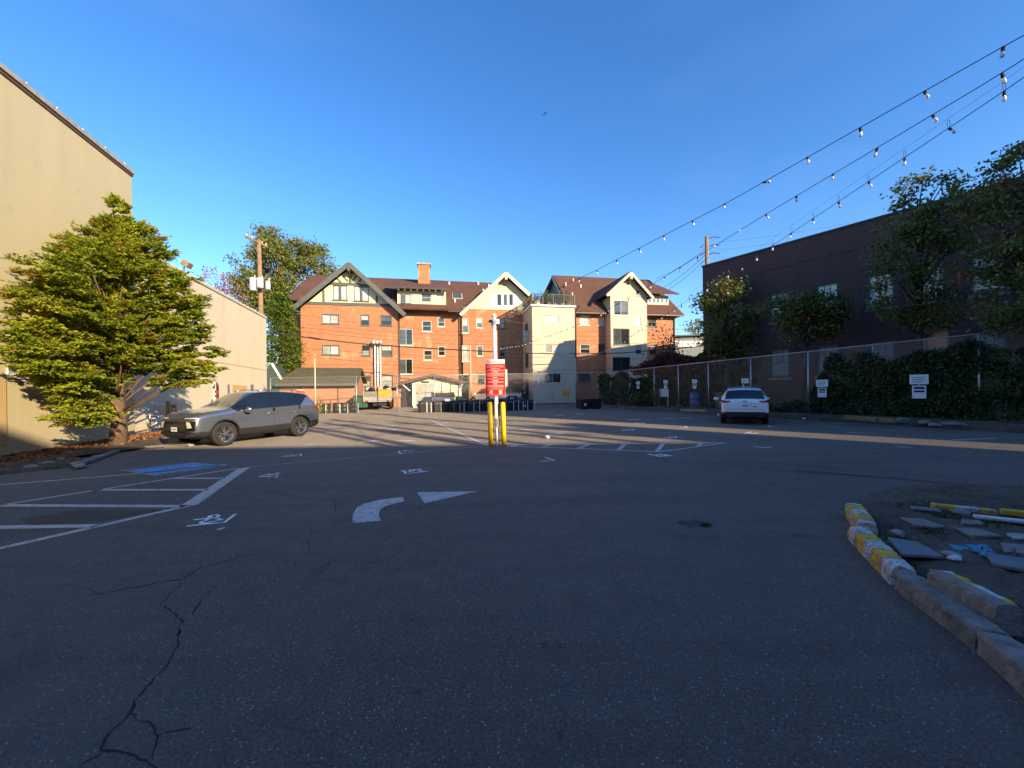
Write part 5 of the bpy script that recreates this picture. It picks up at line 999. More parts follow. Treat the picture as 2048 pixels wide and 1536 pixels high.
def suv(name, label, loc, rz, paint, L=4.86, W=1.92, H=1.71, group=None, wb=2.86, style='front', detail=True):
    kx, ky, kz = L/4.86, W/1.92, H/1.71; t = thing(name, label, 'car', loc, rz, group); NR = 16
    bm = bmesh.new(); rings = []
    for (x, w, zb, zt, wr, zre, zrc) in ST:
        h = [(0,zb), (.84*w,zb), (.97*w,zb+.09), (.99*w,zb+(zt-zb)*.34), (w,zb+(zt-zb)*.62), (.972*w,zt), (wr,zre), (wr*.55,zrc-.012), (0,zrc)]
        ring = [bm.verts.new((x*kx, y*ky, z*kz)) for y, z in h]+[bm.verts.new((x*kx, -y*ky, z*kz)) for y, z in h[1:-1][::-1]]; rings.append(ring)
    cr = bm.edges.layers.float.new('crease_edge')
    for i in range(len(rings)-1):
        x0 = (ST[i][0]+ST[i+1][0])/2
        for j in range(NR):
            jj = j if j < 8 else 15-j; j2 = (j+1) % NR; f = bm.faces.new((rings[i][j], rings[i+1][j], rings[i+1][j2], rings[i][j2])); f.smooth = True; m = 0
            if jj <= 2: m = 1
            elif jj == 5 and -2.1 < x0 < 1.1: m = 2 if j < 8 else 3
            elif jj >= 6 and .32 < x0 < 1.3: m = 4
            elif jj >= 6 and -2.36 < x0 < -1.97: m = 5
            f.material_index = m
    for ring, rev in ((rings[0], False), (rings[-1], True)): f = bm.faces.new(ring[::-1] if rev else ring); f.smooth = True
    for ring in rings:
        pass
    for i in range(len(rings)-1):
        for j, c in ((3,.75), (13,.75), (5,.7), (11,.7), (6,.55), (10,.55)):
            e = bm.edges.get((rings[i][j], rings[i+1][j])); e[cr] = c
    bmesh.ops.recalc_face_normals(bm, faces=bm.faces)
    me = bpy.data.meshes.new('hull'); bm.to_mesh(me); bm.free(); hull = bpy.data.objects.new('hull', me); COL.objects.link(hull)
    for k in range(7): me.materials.append(MATS[paint])
    wr_ = .372*kz; ax_f, ax_r = (wb/2+.03)*1.0, -(wb/2-.03); cut = MB()
    for x in (ax_f, ax_r):
        for sgn in (1, -1): cut.lathe([(0,0),(wr_*1.14,0),(wr_*1.14,.6),(0,.6)], 28, (x, .55*ky if sgn > 0 else -.55*ky-.6, wr_), 'y')
    cme = cut.mesh('cut'); bm = bmesh.new(); bm.from_mesh(cme); bmesh.ops.remove_doubles(bm, verts=bm.verts, dist=1e-5); bmesh.ops.recalc_face_normals(bm, faces=bm.faces); bm.to_mesh(cme); bm.free()
    for k in range(7): cme.materials.append(MATS[paint])
    cme.polygons.foreach_set('material_index', [6]*len(cme.polygons)); co = bpy.data.objects.new('cut', cme); COL.objects.link(co)
    ss = hull.modifiers.new('s', 'SUBSURF'); ss.levels = 2; ss.render_levels = 2; bo = hull.modifiers.new('b', 'BOOLEAN'); bo.object = co; bo.operation = 'DIFFERENCE'; bo.solver = 'EXACT'
    dg = bpy.context.evaluated_depsgraph_get(); dg.update(); ev = bpy.data.meshes.new_from_object(hull.evaluated_get(dg)); bpy.data.objects.remove(hull); bpy.data.objects.remove(co)
    bmx = bmesh.new(); bmx.from_mesh(ev); bvh = BVHTree.FromBMesh(bmx); bmx.free()
    names = {0: ('body', paint), 1: ('lower_cladding', 'clad_black'), 2: ('side_glass', 'glass_car'), 3: ('side_glass', 'glass_car'), 4: ('windscreen', 'glass_screen'), 5: ('rear_window', 'glass_car'), 6: ('wheel_well', 'clad_black')}
    body = None
    for k, (nm, mt) in names.items():
        b2 = bmesh.new(); b2.from_mesh(ev); bmesh.ops.delete(b2, geom=[f for f in b2.faces if f.material_index != k], context='FACES')
        if not b2.faces: b2.free(); continue
        m2 = bpy.data.meshes.new(nm); b2.to_mesh(m2); b2.free(); m2.materials.clear(); m2.materials.append(MATS[mt]); m2.polygons.foreach_set('material_index', [0]*len(m2.polygons)); o = link_mesh(nm, m2, t)
        if k == 0: body = o
    DIR = {'L': (Vector((0,-1,0)), lambda a, b: Vector((a,4,b))), 'R': (Vector((0,1,0)), lambda a, b: Vector((a,-4,b))), 'F': (Vector((-1,0,0)), lambda a, b: Vector((5,a,b))), 'B': (Vector((1,0,0)), lambda a, b: Vector((-5,a,b))), 'T': (Vector((0,0,-1)), lambda a, b: Vector((a,b,4)))}
    def hit(side, a, b):
        d, fo = DIR[side]; h = bvh.ray_cast(fo(a, b), d)
        return (h[0], h[1]) if h[0] is not None else None
    def patch(nm, side, quad, mat, off=.007, n=8, m=4, parent=None):
        """panel wrapped on the body: quad of (a,b) corners in the projection plane"""
        q = [Vector((p[0]*(kx if side in 'LRT' else ky), p[1]*(kz if side != 'T' else ky))) for p in quad]; mb = MB(); idx = {}; d = DIR[side][0]
        for i in range(n+1):
            for j in range(m+1):
                u, v = i/n, j/m; p = (q[0]*(1-u)+q[1]*u)*(1-v)+(q[3]*(1-u)+q[2]*u)*v; h = hit(side, p.x, p.y)
                if h: idx[i, j] = len(mb.v); mb.v.append(tuple(h[0]-d*off))
        for i in range(n):
            for j in range(m):
                ks = [(i,j), (i+1,j), (i+1,j+1), (i,j+1)]
                if all(k in idx for k in ks): mb.f.append(tuple(idx[k] for k in ks))
        if mb.f: return mb.build(nm, mat, parent or t, True)
    def lamp(*a, **k): return patch(*a, **k)
    # wheels
    for x, fr_ in ((ax_f, 'front'), (ax_r, 'rear')):
        for sgn in (1, -1):
            y = sgn*(.955*ky-.115); ty = MB().lathe([(.62*wr_,-.115),(.90*wr_,-.12),(.985*wr_,-.095),(wr_,-.05),(wr_,.05),(.985*wr_,.095),(.90*wr_,.12),(.66*wr_,.115),(.62*wr_,.09)], 32, (x, y, wr_), 'y'); ty = ty.build('wheel', 'rubber', t, True)
            rm = MB().lathe([(0,-.1),(.64*wr_,-.1),(.64*wr_,.02)], 28, (x, y+sgn*.0, wr_), 'y').lathe([(0,sgn*.02),(.6*wr_,sgn*.01)], 28, (x, y, wr_), 'y').build('rim', 'rim_dark', ty, True)
            mb = MB().lathe([(.60*wr_,sgn*.095),(.655*wr_,sgn*.117),(.665*wr_,sgn*.10),(.62*wr_,sgn*.02)], 32, (x, y, wr_), 'y'); mb.lathe([(0,sgn*.10),(.10*wr_,sgn*.10),(.13*wr_,sgn*.07)], 14, (x, y, wr_), 'y')
            for k in range(5):
                for dd in (-.16, .16): a0, a1 = 2*math.pi*k/5+dd*1.9, 2*math.pi*k/5+dd; mb.bar((x+math.cos(a0)*.10*wr_, y+sgn*.085, wr_+math.sin(a0)*.10*wr_), (x+math.cos(a1)*.62*wr_, y+sgn*.098, wr_+math.sin(a1)*.62*wr_), .028, .03, (0,1,0))
            mb.build('spokes', 'chrome', ty)
            # arch trim
            pts = []
            for k in range(15):
                a = math.pi*(-.06+1.12*k/14); px_, pz_ = x+math.cos(a)*wr_*1.17, wr_+math.sin(a)*wr_*1.17; h = hit('L' if sgn > 0 else 'R', px_, pz_)
                if h: pts.append((px_, h[0].y, pz_))
            if len(pts) > 4: MB().tube(pts, .026, 6).build('arch_trim', 'clad_black', t, True)
    for side, sg_ in (('L', 1), ('R', -1)):
        patch('pillar', side, [(-.33,1.0),(-.24,1.0),(-.20,1.66),(-.29,1.66)], 'black_gloss', .004, 3, 8); patch('pillar', side, [(-1.42,1.03),(-1.36,1.03),(-1.32,1.62),(-1.38,1.62)], 'black_gloss', .004, 3, 8); patch('pillar', side, [(-2.3,1.12),(-1.40,1.14),(-1.86,1.47),(-2.3,1.47)], paint, .004, 6, 6); patch('pillar', side, [(.98,1.05),(1.12,1.05),(1.08,1.14),(.98,1.20)], 'black_gloss', .004, 3, 4)
        for x in (1.22, -.28, -1.36): patch('door_seam', side, [(x,.36),(x+.012,.36),(x+.012,1.03),(x,1.03)], 'rubber', .003, 1, 12)
        for x in (-.12, -1.22): 
            h = hit(side, x*kx, .93*kz)
            if h: MB().tube([(x*kx-.10, h[0].y-sg_*.005, .93*kz), (x*kx-.06, h[0].y+sg_*.03, .935*kz), (x*kx+.06, h[0].y+sg_*.03, .935*kz), (x*kx+.10, h[0].y-sg_*.005, .93*kz)], .016, 6).build('door_handle', 'chrome' if style == 'front' else paint, t, True)
        h = hit(side, .86*kx, 1.0*kz)
        if h:
            y = h[0].y; MB().bar((.86*kx, y-sg_*.05, 1.03*kz), (.84*kx, y+sg_*.12, 1.06*kz), .05, .03).build('mirror_arm', 'black_gloss', t); mb = MB(); mb.lathe([(0,-.07),(.07,-.06),(.10,0),(.085,.06),(0,.075)], 12, (0,0,0), 'x'); mb.v = [(.82*kx+v[0], y+sg_*.19+v[1]*1.35, 1.09*kz+v[2]*.95) for v in mb.v]; mb.build('wing_mirror', paint if style != 'front' else 'chrome', t, True)
        MB().tube([(-1.7*kx, sg_*.60*ky, 1.655*kz), (-1.5*kx, sg_*.61*ky, 1.725*kz), (-.2*kx, sg_*.61*ky, 1.745*kz), (.12*kx, sg_*.60*ky, 1.685*kz)], .018, 6).build('roof_rail', 'metal_dark' if style != 'front' else paint, t, True)
    for s_ in (1, -1):
        patch('tail_lamp', 'B', [(s_*.56,1.00),(s_*.93,.96),(s_*.935,1.08),(s_*.56,1.06)], 'lamp_red', .008, 10, 4); patch('tail_lamp', 'L' if s_ > 0 else 'R', [(-2.36,.98),(-2.05,1.05),(-2.1,1.12),(-2.33,1.10)], 'lamp_red', .008, 8, 4)
        patch('headlamp_strip', 'F', [(s_*.42,.875),(s_*.90,.885),(s_*.91,.915),(s_*.42,.90)], 'lamp_clear', .006, 10, 2); patch('lamp_bezel', 'F', [(s_*.56,.52),(s_*.88,.52),(s_*.90,.80),(s_*.60,.80)], 'black_gloss', .006, 8, 6); patch('headlamp', 'F', [(s_*.62,.60),(s_*.80,.62),(s_*.74,.77),(s_*.56,.80)], 'lamp_clear', .012, 8, 5); patch('bumper_insert', 'F', [(s_*.50,.34),(s_*.84,.38),(s_*.80,.44),(s_*.5,.36)], 'chrome', .010, 6, 2)
        patch('reflector', 'B', [(s_*.60,.48),(s_*.76,.48),(s_*.76,.53),(s_*.60,.53)], 'lamp_red', .012, 4, 2)
    patch('grille', 'F', [(-.56,.46),(.56,.46),(.60,.80),(-.60,.80)], 'black_gloss', .008, 14, 8); patch('lower_grille', 'F', [(-.80,.30),(.80,.30),(.84,.46),(-.84,.46)], 'clad_black', .007, 16, 4)
    for z in (.54, .60, .66, .72): patch('grille_bar', 'F', [(-.52,z),(.52,z),(.52,z+.012),(-.52,z+.012)], 'rim_dark', .013, 12, 1)
    patch('bonnet_line', 'F', [(-.62,.845),(.62,.845),(.62,.86),(-.62,.86)], 'rubber', .004, 12, 1)
    if style == 'front':
        e = patch('emblem', 'F', [(-.11,.805),(.09,.805),(.12,.835),(-.08,.835)], 'chrome', .018, 4, 2); patch('emblem', 'F', [(-.035,.79),(.025,.79),(.045,.85),(-.015,.85)], 'chrome', .017, 2, 3)
    patch('front_plate', 'F', [(-.16,.50),(.16,.50),(.16,.63),(-.16,.63)], 'plate_white', .024, 4, 3)
    for k in range(5): patch('plate_mark', 'F', [(-.12+k*.05,.54),(-.09+k*.05,.54),(-.09+k*.05,.59),(-.12+k*.05,.59)], 'sign_blue', .026, 1, 1)
    patch('rear_plate', 'B', [(-.17,.78),(.17,.78),(.17,.92),(-.17,.92)], 'plate_white', .012, 4, 3)
    for k in range(6): patch('plate_mark', 'B', [(-.13+k*.045,.82),(-.10+k*.045,.82),(-.10+k*.045,.88),(-.13+k*.045,.88)], 'sign_blue', .014, 1, 1)
    patch('rear_bumper_lower', 'B', [(-.86,.30),(.86,.30),(.80,.58),(-.80,.58)], 'clad_black', .010, 14, 6); patch('tailgate_line', 'B', [(-.72,.70),(.72,.70),(.72,.71),(-.72,.71)], 'rubber', .004, 12, 1); patch('tailgate_line', 'B', [(-.90,.955),(.90,.955),(.90,.963),(-.90,.963)], 'rubber', .005, 14, 1)
    if style == 'rear':
        h = hit('B', 0, 1.04*kz); xb_ = h[0].x-.012 if h else -2.4
        ring_ = MB().lathe([(.05,0),(.065,.004),(.065,.012),(.05,.012)], 16, (0,0,0), 'x'); ring_.v = [(xb_-.004+v[0], v[1]*1.15, 1.045*kz+v[2]*.75) for v in ring_.v]; ring_.bx(xb_-.016, xb_-.004, -.085, .085, 1.035*kz, 1.055*kz); ring_.build('emblem', 'chrome', t)
        for k, ch in enumerate('ROGUE'):
            y = .22-.11*k; h = hit('B', y, .965*kz); text('lettering', ch, .062, 'rim_dark', t, Matrix.Translation((h[0].x-.014, y, .968*kz)) @ Matrix.Rotation(-math.pi/2, 4, 'Z') @ Matrix.Rotation(math.pi/2, 4, 'X'))
        patch('badge', 'B', [(-.46,.80),(-.30,.80),(-.30,.825),(-.46,.825)], 'chrome', .012, 3, 1)
        MB().tube([(-1.55*kx,0,1.70*kz),(-1.68*kx,0,1.78*kz),(-1.82*kx,0,1.78*kz)], [.03,.025,.008], 8).build('antenna_fin', paint, t, True)
        for s_ in (1, -1): patch('exhaust_trim', 'B', [(s_*.50,.36),(s_*.68,.36),(s_*.68,.40),(s_*.50,.40)], 'chrome', .014, 4, 1)
    else:
        patch('door_badge', 'L', [(.70,.74),(.95,.74),(.95,.765),(.70,.765)], 'chrome', .006, 4, 1)
    return t
# grey SUV: left-hand wheels measured on the ground
fw_, rw_ = Vector((-8.93, 12.0)), Vector((-7.93, 14.42)); hd = (fw_-rw_).normalized(); mid = (fw_+rw_)/2; lf = Vector((-hd.y, hd.x)); ctr = mid-lf*.90
suv('grey_suv', 'grey SUV parked nose in beside the conifer and pale wall', (ctr.x, ctr.y, 0), math.atan2(hd.y, hd.x), 'car_grey', 4.40, 1.88, 1.72, None, 2.62)
# white SUV: seen straight from behind
th = R(28.0); hd = Vector((math.sin(th), math.cos(th))); rc = Vector((ray(1489, HOR).x*16.7, 16.7)); ctr = rc+hd*2.25
suv('white_suv', 'white SUV parked nose to the fence with red tail lamps', (ctr.x, ctr.y, 0), math.atan2(hd.y, hd.x), 'car_white', 4.65, 1.84, 1.70, None, 2.70, 'rear')
p = GZ(976, 37.4); suv('white_hatchback', 'white hatchback parked in the alley behind the black bins', p, R(128), 'car_white', 4.1, 1.75, 1.52, None, 2.55, 'other')
p = GZ(1030, 38.6); suv('silver_car', 'silver car facing the fence in the shade of the tan building', p, R(-98), 'car_silver', 4.5, 1.80, 1.62, None, 2.75, 'other')

# ------------------------------------------------------------------ the conifer by the cream wall
VT = WV+1.15
_q = PL(236, 884, EV*VT, EV); tb_ = Vector((_q.x, _q.y, .06)); DT = tb_.y
con = thing('conifer_tree', 'broad green conifer with layered drooping sprays against the cream wall', 'tree', tb_, 0)
env = [(432,236,256),(444,210,264),(456,190,286),(480,178,306),(505,144,314),(540,92,330),(570,80,352),(600,62,380),(640,64,390),(670,54,398),(700,48,408),(725,46,414),(745,72,416),(760,104,408),(775,116,398),(795,126,300),(815,132,250),(838,144,225)]
rng = np.random.default_rng(5)
def env_at(y):
    for a, b in zip(env[:-1], env[1:]):
        if a[0] <= y <= b[0]: f = (y-a[0])/(b[0]-a[0]); return a[1]+(b[1]-a[1])*f, a[2]+(b[2]-a[2])*f
    return 230, 250
def tpoint(px, py):                       # the crown spreads along the wall to the left, out over the lot to the right
    if px < 236: return PL(px, py, EV*VT, EV)
    return AT(px, py, DT+(px-236)*.0035)
ztop = AT(240, 412, DT).z
tp = Vector((AT(246,428,DT).x, tb_.y, ztop-.35)); axis_ = [Vector(tb_)-Vector((0,0,.1)), Vector((tb_.x+.03,tb_.y,.8)), Vector((tb_.x-.02,tb_.y,1.8)), Vector((tb_.x+.06,tb_.y-.1,3.2)), Vector((tb_.x+.08,tb_.y-.1,4.8)), tp]
def on_axis(z):
    f = min(4.99, max(0.0, z/ztop*5)); i = int(f); return axis_[i].lerp(axis_[i+1], f-i)
EV3 = Vector((EV.x, EV.y, 0)); P_, A_ = [], []; brm = MB(); nbough = 0
def spray(c, o, Lp, dr, nb=7, kk=19):
    o = Vector(o).normalized(); sd_ = o.cross(Vector((0,0,1))).normalized(); up_ = sd_.cross(o).normalized(); bd_ = rng.uniform(-.3, .3)
    for b in range(nb):
        an = bd_+(b-(nb-1)/2)*.36+rng.normal()*.07; Lb = Lp*(1-.3*abs(b-(nb-1)/2)/(nb/2))*rng.uniform(.75, 1.2); d = o*math.cos(an)+sd_*math.sin(an)
        tt = rng.uniform(.05, 1, kk); q = np.outer(tt*Lb, np.array(d))+np.outer(.05-dr*tt**2*Lp, np.array(up_))+rng.normal(size=(kk,3))*np.array([.028,.028,.016])+np.array(c); P_.append(q); A_.append(np.tile(np.array(d-up_*dr*.8), (kk,1)))
cells = []
while nbough < 215:
    py = 412+436*rng.random(); l_, r_ = env_at(py)
    if rng.random() > max(.5, (r_-l_)/380): continue
    f = rng.random(); px = l_+(r_-l_)*f
    if py > 775 and px > 300 and rng.random() < .5: continue
    if any(abs(px-a)*.65 < 14 and abs(py-b) < 11 for a, b in cells): continue
    if 196 < px < 320 and py > 742: continue
    if px >= 320 and py > 765: continue
    c = tpoint(px, py); edge = 1-abs(2*f-1)**2.2; off = rng.uniform(-1.5, .9)*(.25+.75*edge)*(1 if py > 520 else .2); c = c+Vector((tb_.x, tb_.y, 0)).normalized()*off
    if EV.x*c.x+EV.y*c.y < WV+.25: continue
    cells.append((px, py)); nbough += 1; s = on_axis(max(1.7, c.z-.25-.15*(c-on_axis(c.z)).length)); o = c-s; L = o.length; o = Vector((o.x, o.y, o.z*.45+.05*L))
    if py < 470: o = Vector((o.x, o.y, .55*L+.2))
    if o.length < .05: o = Vector((0,0,1))
    o.normalize(); sd_ = o.cross(Vector((0,0,1)))
    if sd_.length < .1: sd_ = Vector((1,0,0))
    sd_.normalize(); sc_ = .62 if py < 480 else 1.0
    for k in range(6):
        t_ = rng.uniform(-.55, .35); q = c+o*t_*.75*sc_+sd_*rng.normal()*.22*sc_+Vector((0,0,rng.normal()*.07-.05*k*.3)); spray(q, o+sd_*rng.normal()*.4, rng.uniform(.28,.48)*sc_, rng.uniform(.12,.40))
    if nbough % 3 == 0 and c.z > 2.2: brm.tube([s, s.lerp(c, .5)+Vector((0,0,.06)), c], [.04,.022,.008], 5)
P_, A_ = np.concatenate(P_), np.concatenate(A_); keep = (P_[:,0]*EV.x+P_[:,1]*EV.y) > WV+.04; P_, A_ = P_[keep], A_[keep]
leaves('crown', P_, .105, .042, 'leaf_hinoki', con, rng, .45, A_)
MB().tube(axis_, [.24,.19,.17,.13,.09,.03], 12).build('trunk', 'bark', con, True, True); brm.build('branches', 'bark', con, True, True)

# ------------------------------------------------------------------ other trees
def B_(px, py, y, rx, ry, rz): p = AT(px, py, y); return (p.x, p.y, p.z, rx, ry, rz)
broad_tree('maple_tree', 'tall yellowing leafy tree behind the utility pole and brick gable', 'tree', GZ(575, 50), [B_(520,560,50,3.6,3,3.6), B_(555,510,50,3.2,3,2.8), B_(610,520,51,3.0,3,2.6), B_(500,590,49,2.2,2.5,2.2), B_(575,600,50,4.6,3,3.4), B_(630,545,51,2.4,2.4,2.6), B_(540,480,50,1.6,1.6,1.5)], 'leaf_maple', 'bark', 24000, .33, 41, .3, None, 230, .85)
ct = thing('cedar_tree', 'dense yellow green cedar between the utility pole and the brick gable', 'tree', GZ(563, 35.0), 0); rg = np.random.default_rng(9); P_, A_ = [], []; cb = GZ(563, 35.0)
for k in range(620):
    z = .4+10.0*rg.random()**.9; rad = 1.5*min(1, (11.2-z)/5.0)*rg.uniform(.5, 1.05); a = rg.random()*2*math.pi; d = np.array([math.cos(a), math.sin(a), -.15]); c0_ = np.array([cb.x, cb.y, cb.z+z])+d*rad
    c = c0_+rg.normal(size=(34,3))*np.array([.3,.3,.13]); c[:,2] -= .25*np.linalg.norm(c[:,:2]-c0_[:2], axis=1); P_.append(c); A_.append(np.tile(d, (34,1)))
leaves('crown', np.concatenate(P_), .26, .10, 'leaf_cedar', ct, rg, 1.0, np.concatenate(A_)); MB().tube([(0,0,-.1),(0,0,6),(0,0,10)], [.3,.2,.04], 8).build('trunk', 'bark', ct, True)
broad_tree('plum_tree', 'pink tinged tree showing above the parapet of the pale building', 'tree', GZ(440, 38), [B_(415,553,38,.9,1,.8), B_(440,570,38,1.3,1.2,1.0), B_(470,592,38,1.2,1.2,.9), B_(455,620,38,1.6,1.4,1.2)], 'leaf_pink', 'bark', 900, .22, 44, .12, None, 40, .45)
g3 = 'street trees between the fence and the dark brick building'
broad_tree('street_tree', 'leafy tree with sunlit yellow top at the far corner of the dark brick building', 'tree', (AT(1452,700,25.2).x, 25.2, .25), [B_(1445,600,25.2,1.2,1.0,1.2), B_(1458,570,25.2,.9,.8,.7), B_(1440,660,25.2,1.5,1.0,1.3), B_(1480,640,25,1.2,.9,1.3), B_(1465,710,25,1.3,.9,1.0), B_(1420,605,25.2,.7,.7,.6)], 'leaf_street', 'bark_dark', 7000, .19, 51, .11, g3, 110, .45)
broad_tree('street_tree', 'rounded dark tree in front of the brick wall behind the white SUV', 'tree', (AT(1600,700,20.6).x, 20.6, .25), [B_(1565,620,20.8,1.1,.8,.8), B_(1610,630,20.6,1.4,.9,1.0), B_(1650,610,20.2,.9,.7,.8), B_(1600,670,20.6,1.5,.8,.7), B_(1670,635,20,.7,.6,.7)], 'leaf_street', 'bark_dark', 7500, .17, 52, .10, g3, 110, .40)
broad_tree('street_tree', 'tall airy tree with reddish top leaves rising above the brick parapet', 'tree', (AT(1840,700,16.0).x, 16.0, .3), [B_(1850,395,16,1.35,1.1,1.1), B_(1870,450,16,1.5,1.1,1.0), B_(1790,480,16,.9,.8,.8), B_(1850,520,16,1.9,1.1,1.0), B_(1830,600,16,1.9,1.1,1.0), B_(1900,480,15.8,1.0,.9,.8), B_(1790,545,16,1.0,.8,.8), B_(1860,640,16,1.4,.9,.7)], 'leaf_street', 'bark_dark', 8200, .155, 53, .12, g3, 130, .31)
broad_tree('street_tree', 'large dark spreading tree at the near end of the ivy hedge', 'tree', (AT(2080,700,13.2).x, 13.2, .3), [B_(2040,340,13.2,1.3,1.0,.9), B_(1985,400,13.2,1.0,.8,.7), B_(2060,450,13.2,1.9,1.1,1.3), B_(2010,520,13.2,1.4,1.0,1.0), B_(2070,580,13.2,1.9,1.1,1.2), B_(2020,620,13.2,1.3,.9,.9), B_(2150,420,13.2,1.8,1.2,1.6)], 'leaf_street', 'bark_dark', 9800, .15, 54, .15, g3, 150, .31)
broad_tree('far_tree', 'small tree top peeking over the distant grey house', 'tree', GZ(1392, 62), [B_(1390,656,62,1.6,1.4,1.1), B_(1402,650,62,1.3,1.2,1.2)], 'leaf_maple', 'bark_dark', 500, .35, 57, .15, None, 24, .6)
# creeper and hedge
def hedge(name, label, cat, s0, s1, zf, n, mat, seed, thick=.28, L=.13, off=0.0, zmin=.28, stems=True):
    r = np.random.default_rng(seed); p = fence_p(s0); t = thing(name, label, cat, (p.x, p.y, .25), 0); s = r.uniform(s0, s1, n); ztop = np.array([zf(a) for a in s]); z = zmin+(ztop-zmin)*r.random(n)**.85+r.normal(size=n)*.06
    lump = .5+.5*np.sin(s*2.1+np.sin(z*2.7)*1.3)*np.sin(z*3.1+s*.9); y = off-thick*(.35+.9*lump)*r.uniform(-.15, 1, n); keep = z < ztop+.15; s, y, z = s[keep], y[keep], z[keep]
    C = np.stack([FB.x+FXD.x*s+FYD.x*y, FB.y+FXD.y*s+FYD.y*y, z], 1); al = np.tile(np.array([-FYD.x*.3, -FYD.y*.3, -.8]), (len(C),1)); leaves('foliage', C, L, L*.8, mat, t, r, .15, al)
    if stems:
        mb = MB()
        for k in range(14): a = s0+(s1-s0)*(k+.5)/14; b0_ = fence_p(a, off-.05); b1_ = fence_p(a+.3*math.sin(k), off+.05); mb.tube([(b0_.x,b0_.y,.2), (b1_.x,b1_.y,max(.6, zf(a)-.5))], [.03,.012], 5)
        mb.build('stems', 'bark_dark', t, True, True)
    return t
sA1, sA2 = fence_s(1622), LF-.5
hedge('ivy_hedge', 'thick dark ivy hedge smothering the near half of the chain link fence', 'hedge', sA1, sA2, lambda s: (2.98+.2*math.sin(s*1.7)+.12*math.sin(s*4.1))*min(1, .5+(s-sA1)*.6), 44000, 'leaf_ivy', 61, .42, .125, .16)
hedge('ivy_clump', 'dark green ivy clump at the far corner of the chain link fence', 'hedge', .2, fence_s(1312), lambda s: 3.0-.9*max(0, (s-3.5)/4)+.2*math.sin(s*2.3), 9000, 'leaf_ivy', 62, .45, .15, .25)
hedge('red_creeper', 'dark red creeper growing over the fence top near the tan building', 'creeper', fence_s(1245), fence_s(1420), lambda s: 4.0+.35*math.sin(s*1.1)+.2*math.sin(s*2.9), 4200, 'leaf_red', 63, .9, .16, 1.6, 2.9)
hedge('dark_creeper', 'dark green shrub bank behind the fence below the distant grey house', 'shrub', fence_s(1255), fence_s(1432), lambda s: 4.3+.3*math.sin(s*1.3), 34000, 'leaf_ivy', 64, 1.1, .19, 2.9)
t = hedge('low_shrub', 'low weedy growth along the fence foot right of the white SUV', 'shrub', fence_s(1500), fence_s(1640), lambda s: .75+.25*math.sin(s*3), 1500, 'leaf_ivy', 65, .5, .12, .2, .28, False)
rdr = np.random.default_rng(66); bp = AT(1332, 705, 34.0); t = thing('red_shrub', 'red leaved shrub standing in front of the right brick wing', 'shrub', (bp.x, bp.y, gh(bp.x, bp.y)), 0); C = np.array([bp.x, bp.y, bp.z])+rdr.normal(size=(900,3))*np.array([.75,.6,1.0]); leaves('foliage', C, .2, .13, 'leaf_red', t, rdr); MB().tube([(0,0,-.1),(0,0,bp.z-gh(bp.x,bp.y))], [.08,.03], 6).build('trunk', 'bark_dark', t)
p = bfence_p(bfence_s(637), .3); t = thing('weed_clump', 'yellow green weeds growing by the pale pole beside the shed', 'plant', p, 0); C = np.array([p.x, p.y, p.z+.55])+rdr.normal(size=(380,3))*np.array([.28,.25,.34]); C = C[C[:,2] > p.z+.02]; leaves('foliage', C, .16, .07, 'leaf_cedar', t, rdr); MB().tube([(0,0,0),(.05,0,.8)], [.02,.008], 5).build('stem', 'bark', t)
# board showing above the ivy
s = fence_s(1862); p = fence_p(s, .6); zc = AT(1862, 676, p.y).z; t = thing('wooden_board', 'weathered wooden board sticking up behind the ivy', 'board', (p.x, p.y, .25), FR); MB().bx(-.3, .3, -.02, .02, zc-.6, zc+.0).build('panel', 'wood_post', t); MB().bx(.18, .26, -.06, -.022, 0, zc+.12).build('stake', 'wood_post', t)
# ------------------------------------------------------------------ leaf litter, stones and gas meter in the left bed
rl_ = np.random.default_rng(70); n = 2600; uu = rl_.uniform(9, U1+1.2, n); vv = WV+.05+np.abs(rl_.normal(size=n))*.55; vv = np.minimum(vv, WV+1.6); x = EV.x*vv+EU.x*uu; y = EV.y*vv+EU.y*uu
stuff(leaves('leaf_litter', np.stack([x, y, .085+rl_.uniform(0, .05, n)], 1), .10, .06, 'leaf_dry', None, rl_, 1.6)).update({'label': 'dry brown fallen leaves over the bed under the conifer', 'category': 'leaf litter'}) if False else None
ll = leaves('leaf_litter', np.stack([x, y, .085+rl_.uniform(0, .05, n)], 1), .11, .065, 'leaf_dry', None, rl_, 1.6); stuff(ll); ll['label'] = 'dry brown fallen leaves over the bed under the conifer'; ll['category'] = 'leaf litter'
n = 500; px_ = rl_.uniform(1690, 2040, n); pr = [G(a, 985+rl_.random()*120) for a in px_]; 
kb = [(hf(150,934,.02), hf(240,902,.02), 'low worn concrete kerb along the bed under the conifer'), (hf(262,899,.02), hf(327,894,.02), 'short concrete kerb where the bed ends near the grey SUV')]
for a, b, lab in kb: beam('bed_kerb', lab, 'kerb', a, b, .13, .07, 'concrete_old')
beam('wheel_stop', 'concrete wheel stop in front of the grey SUV', 'wheel stop', hf(340,889,0), hf(384,893,0), .16, .13, 'concrete', None, .03)
slabpoly('broken_slab', 'pale broken concrete slab at the tip of the left bed', 'slab', [hf(140,930,.03), hf(165,925,.03), hf(172,934,.03), hf(150,938,.03)], .05, 'concrete', .03)
for k, (px, py, s) in enumerate(((95,928,.12), (120,920,.1), (60,935,.12), (190,914,.1))): rock('bed_stone', ['round tan stone in the left bed','small tan stone beside the broken slab','flat tan stone at the open end of the left bed','small stone under the conifer edge'][k], 'stone', hf(px, py, .06), (s*1.3, s, s*.6), 'rock', 120+k, 'stones in the left bed')
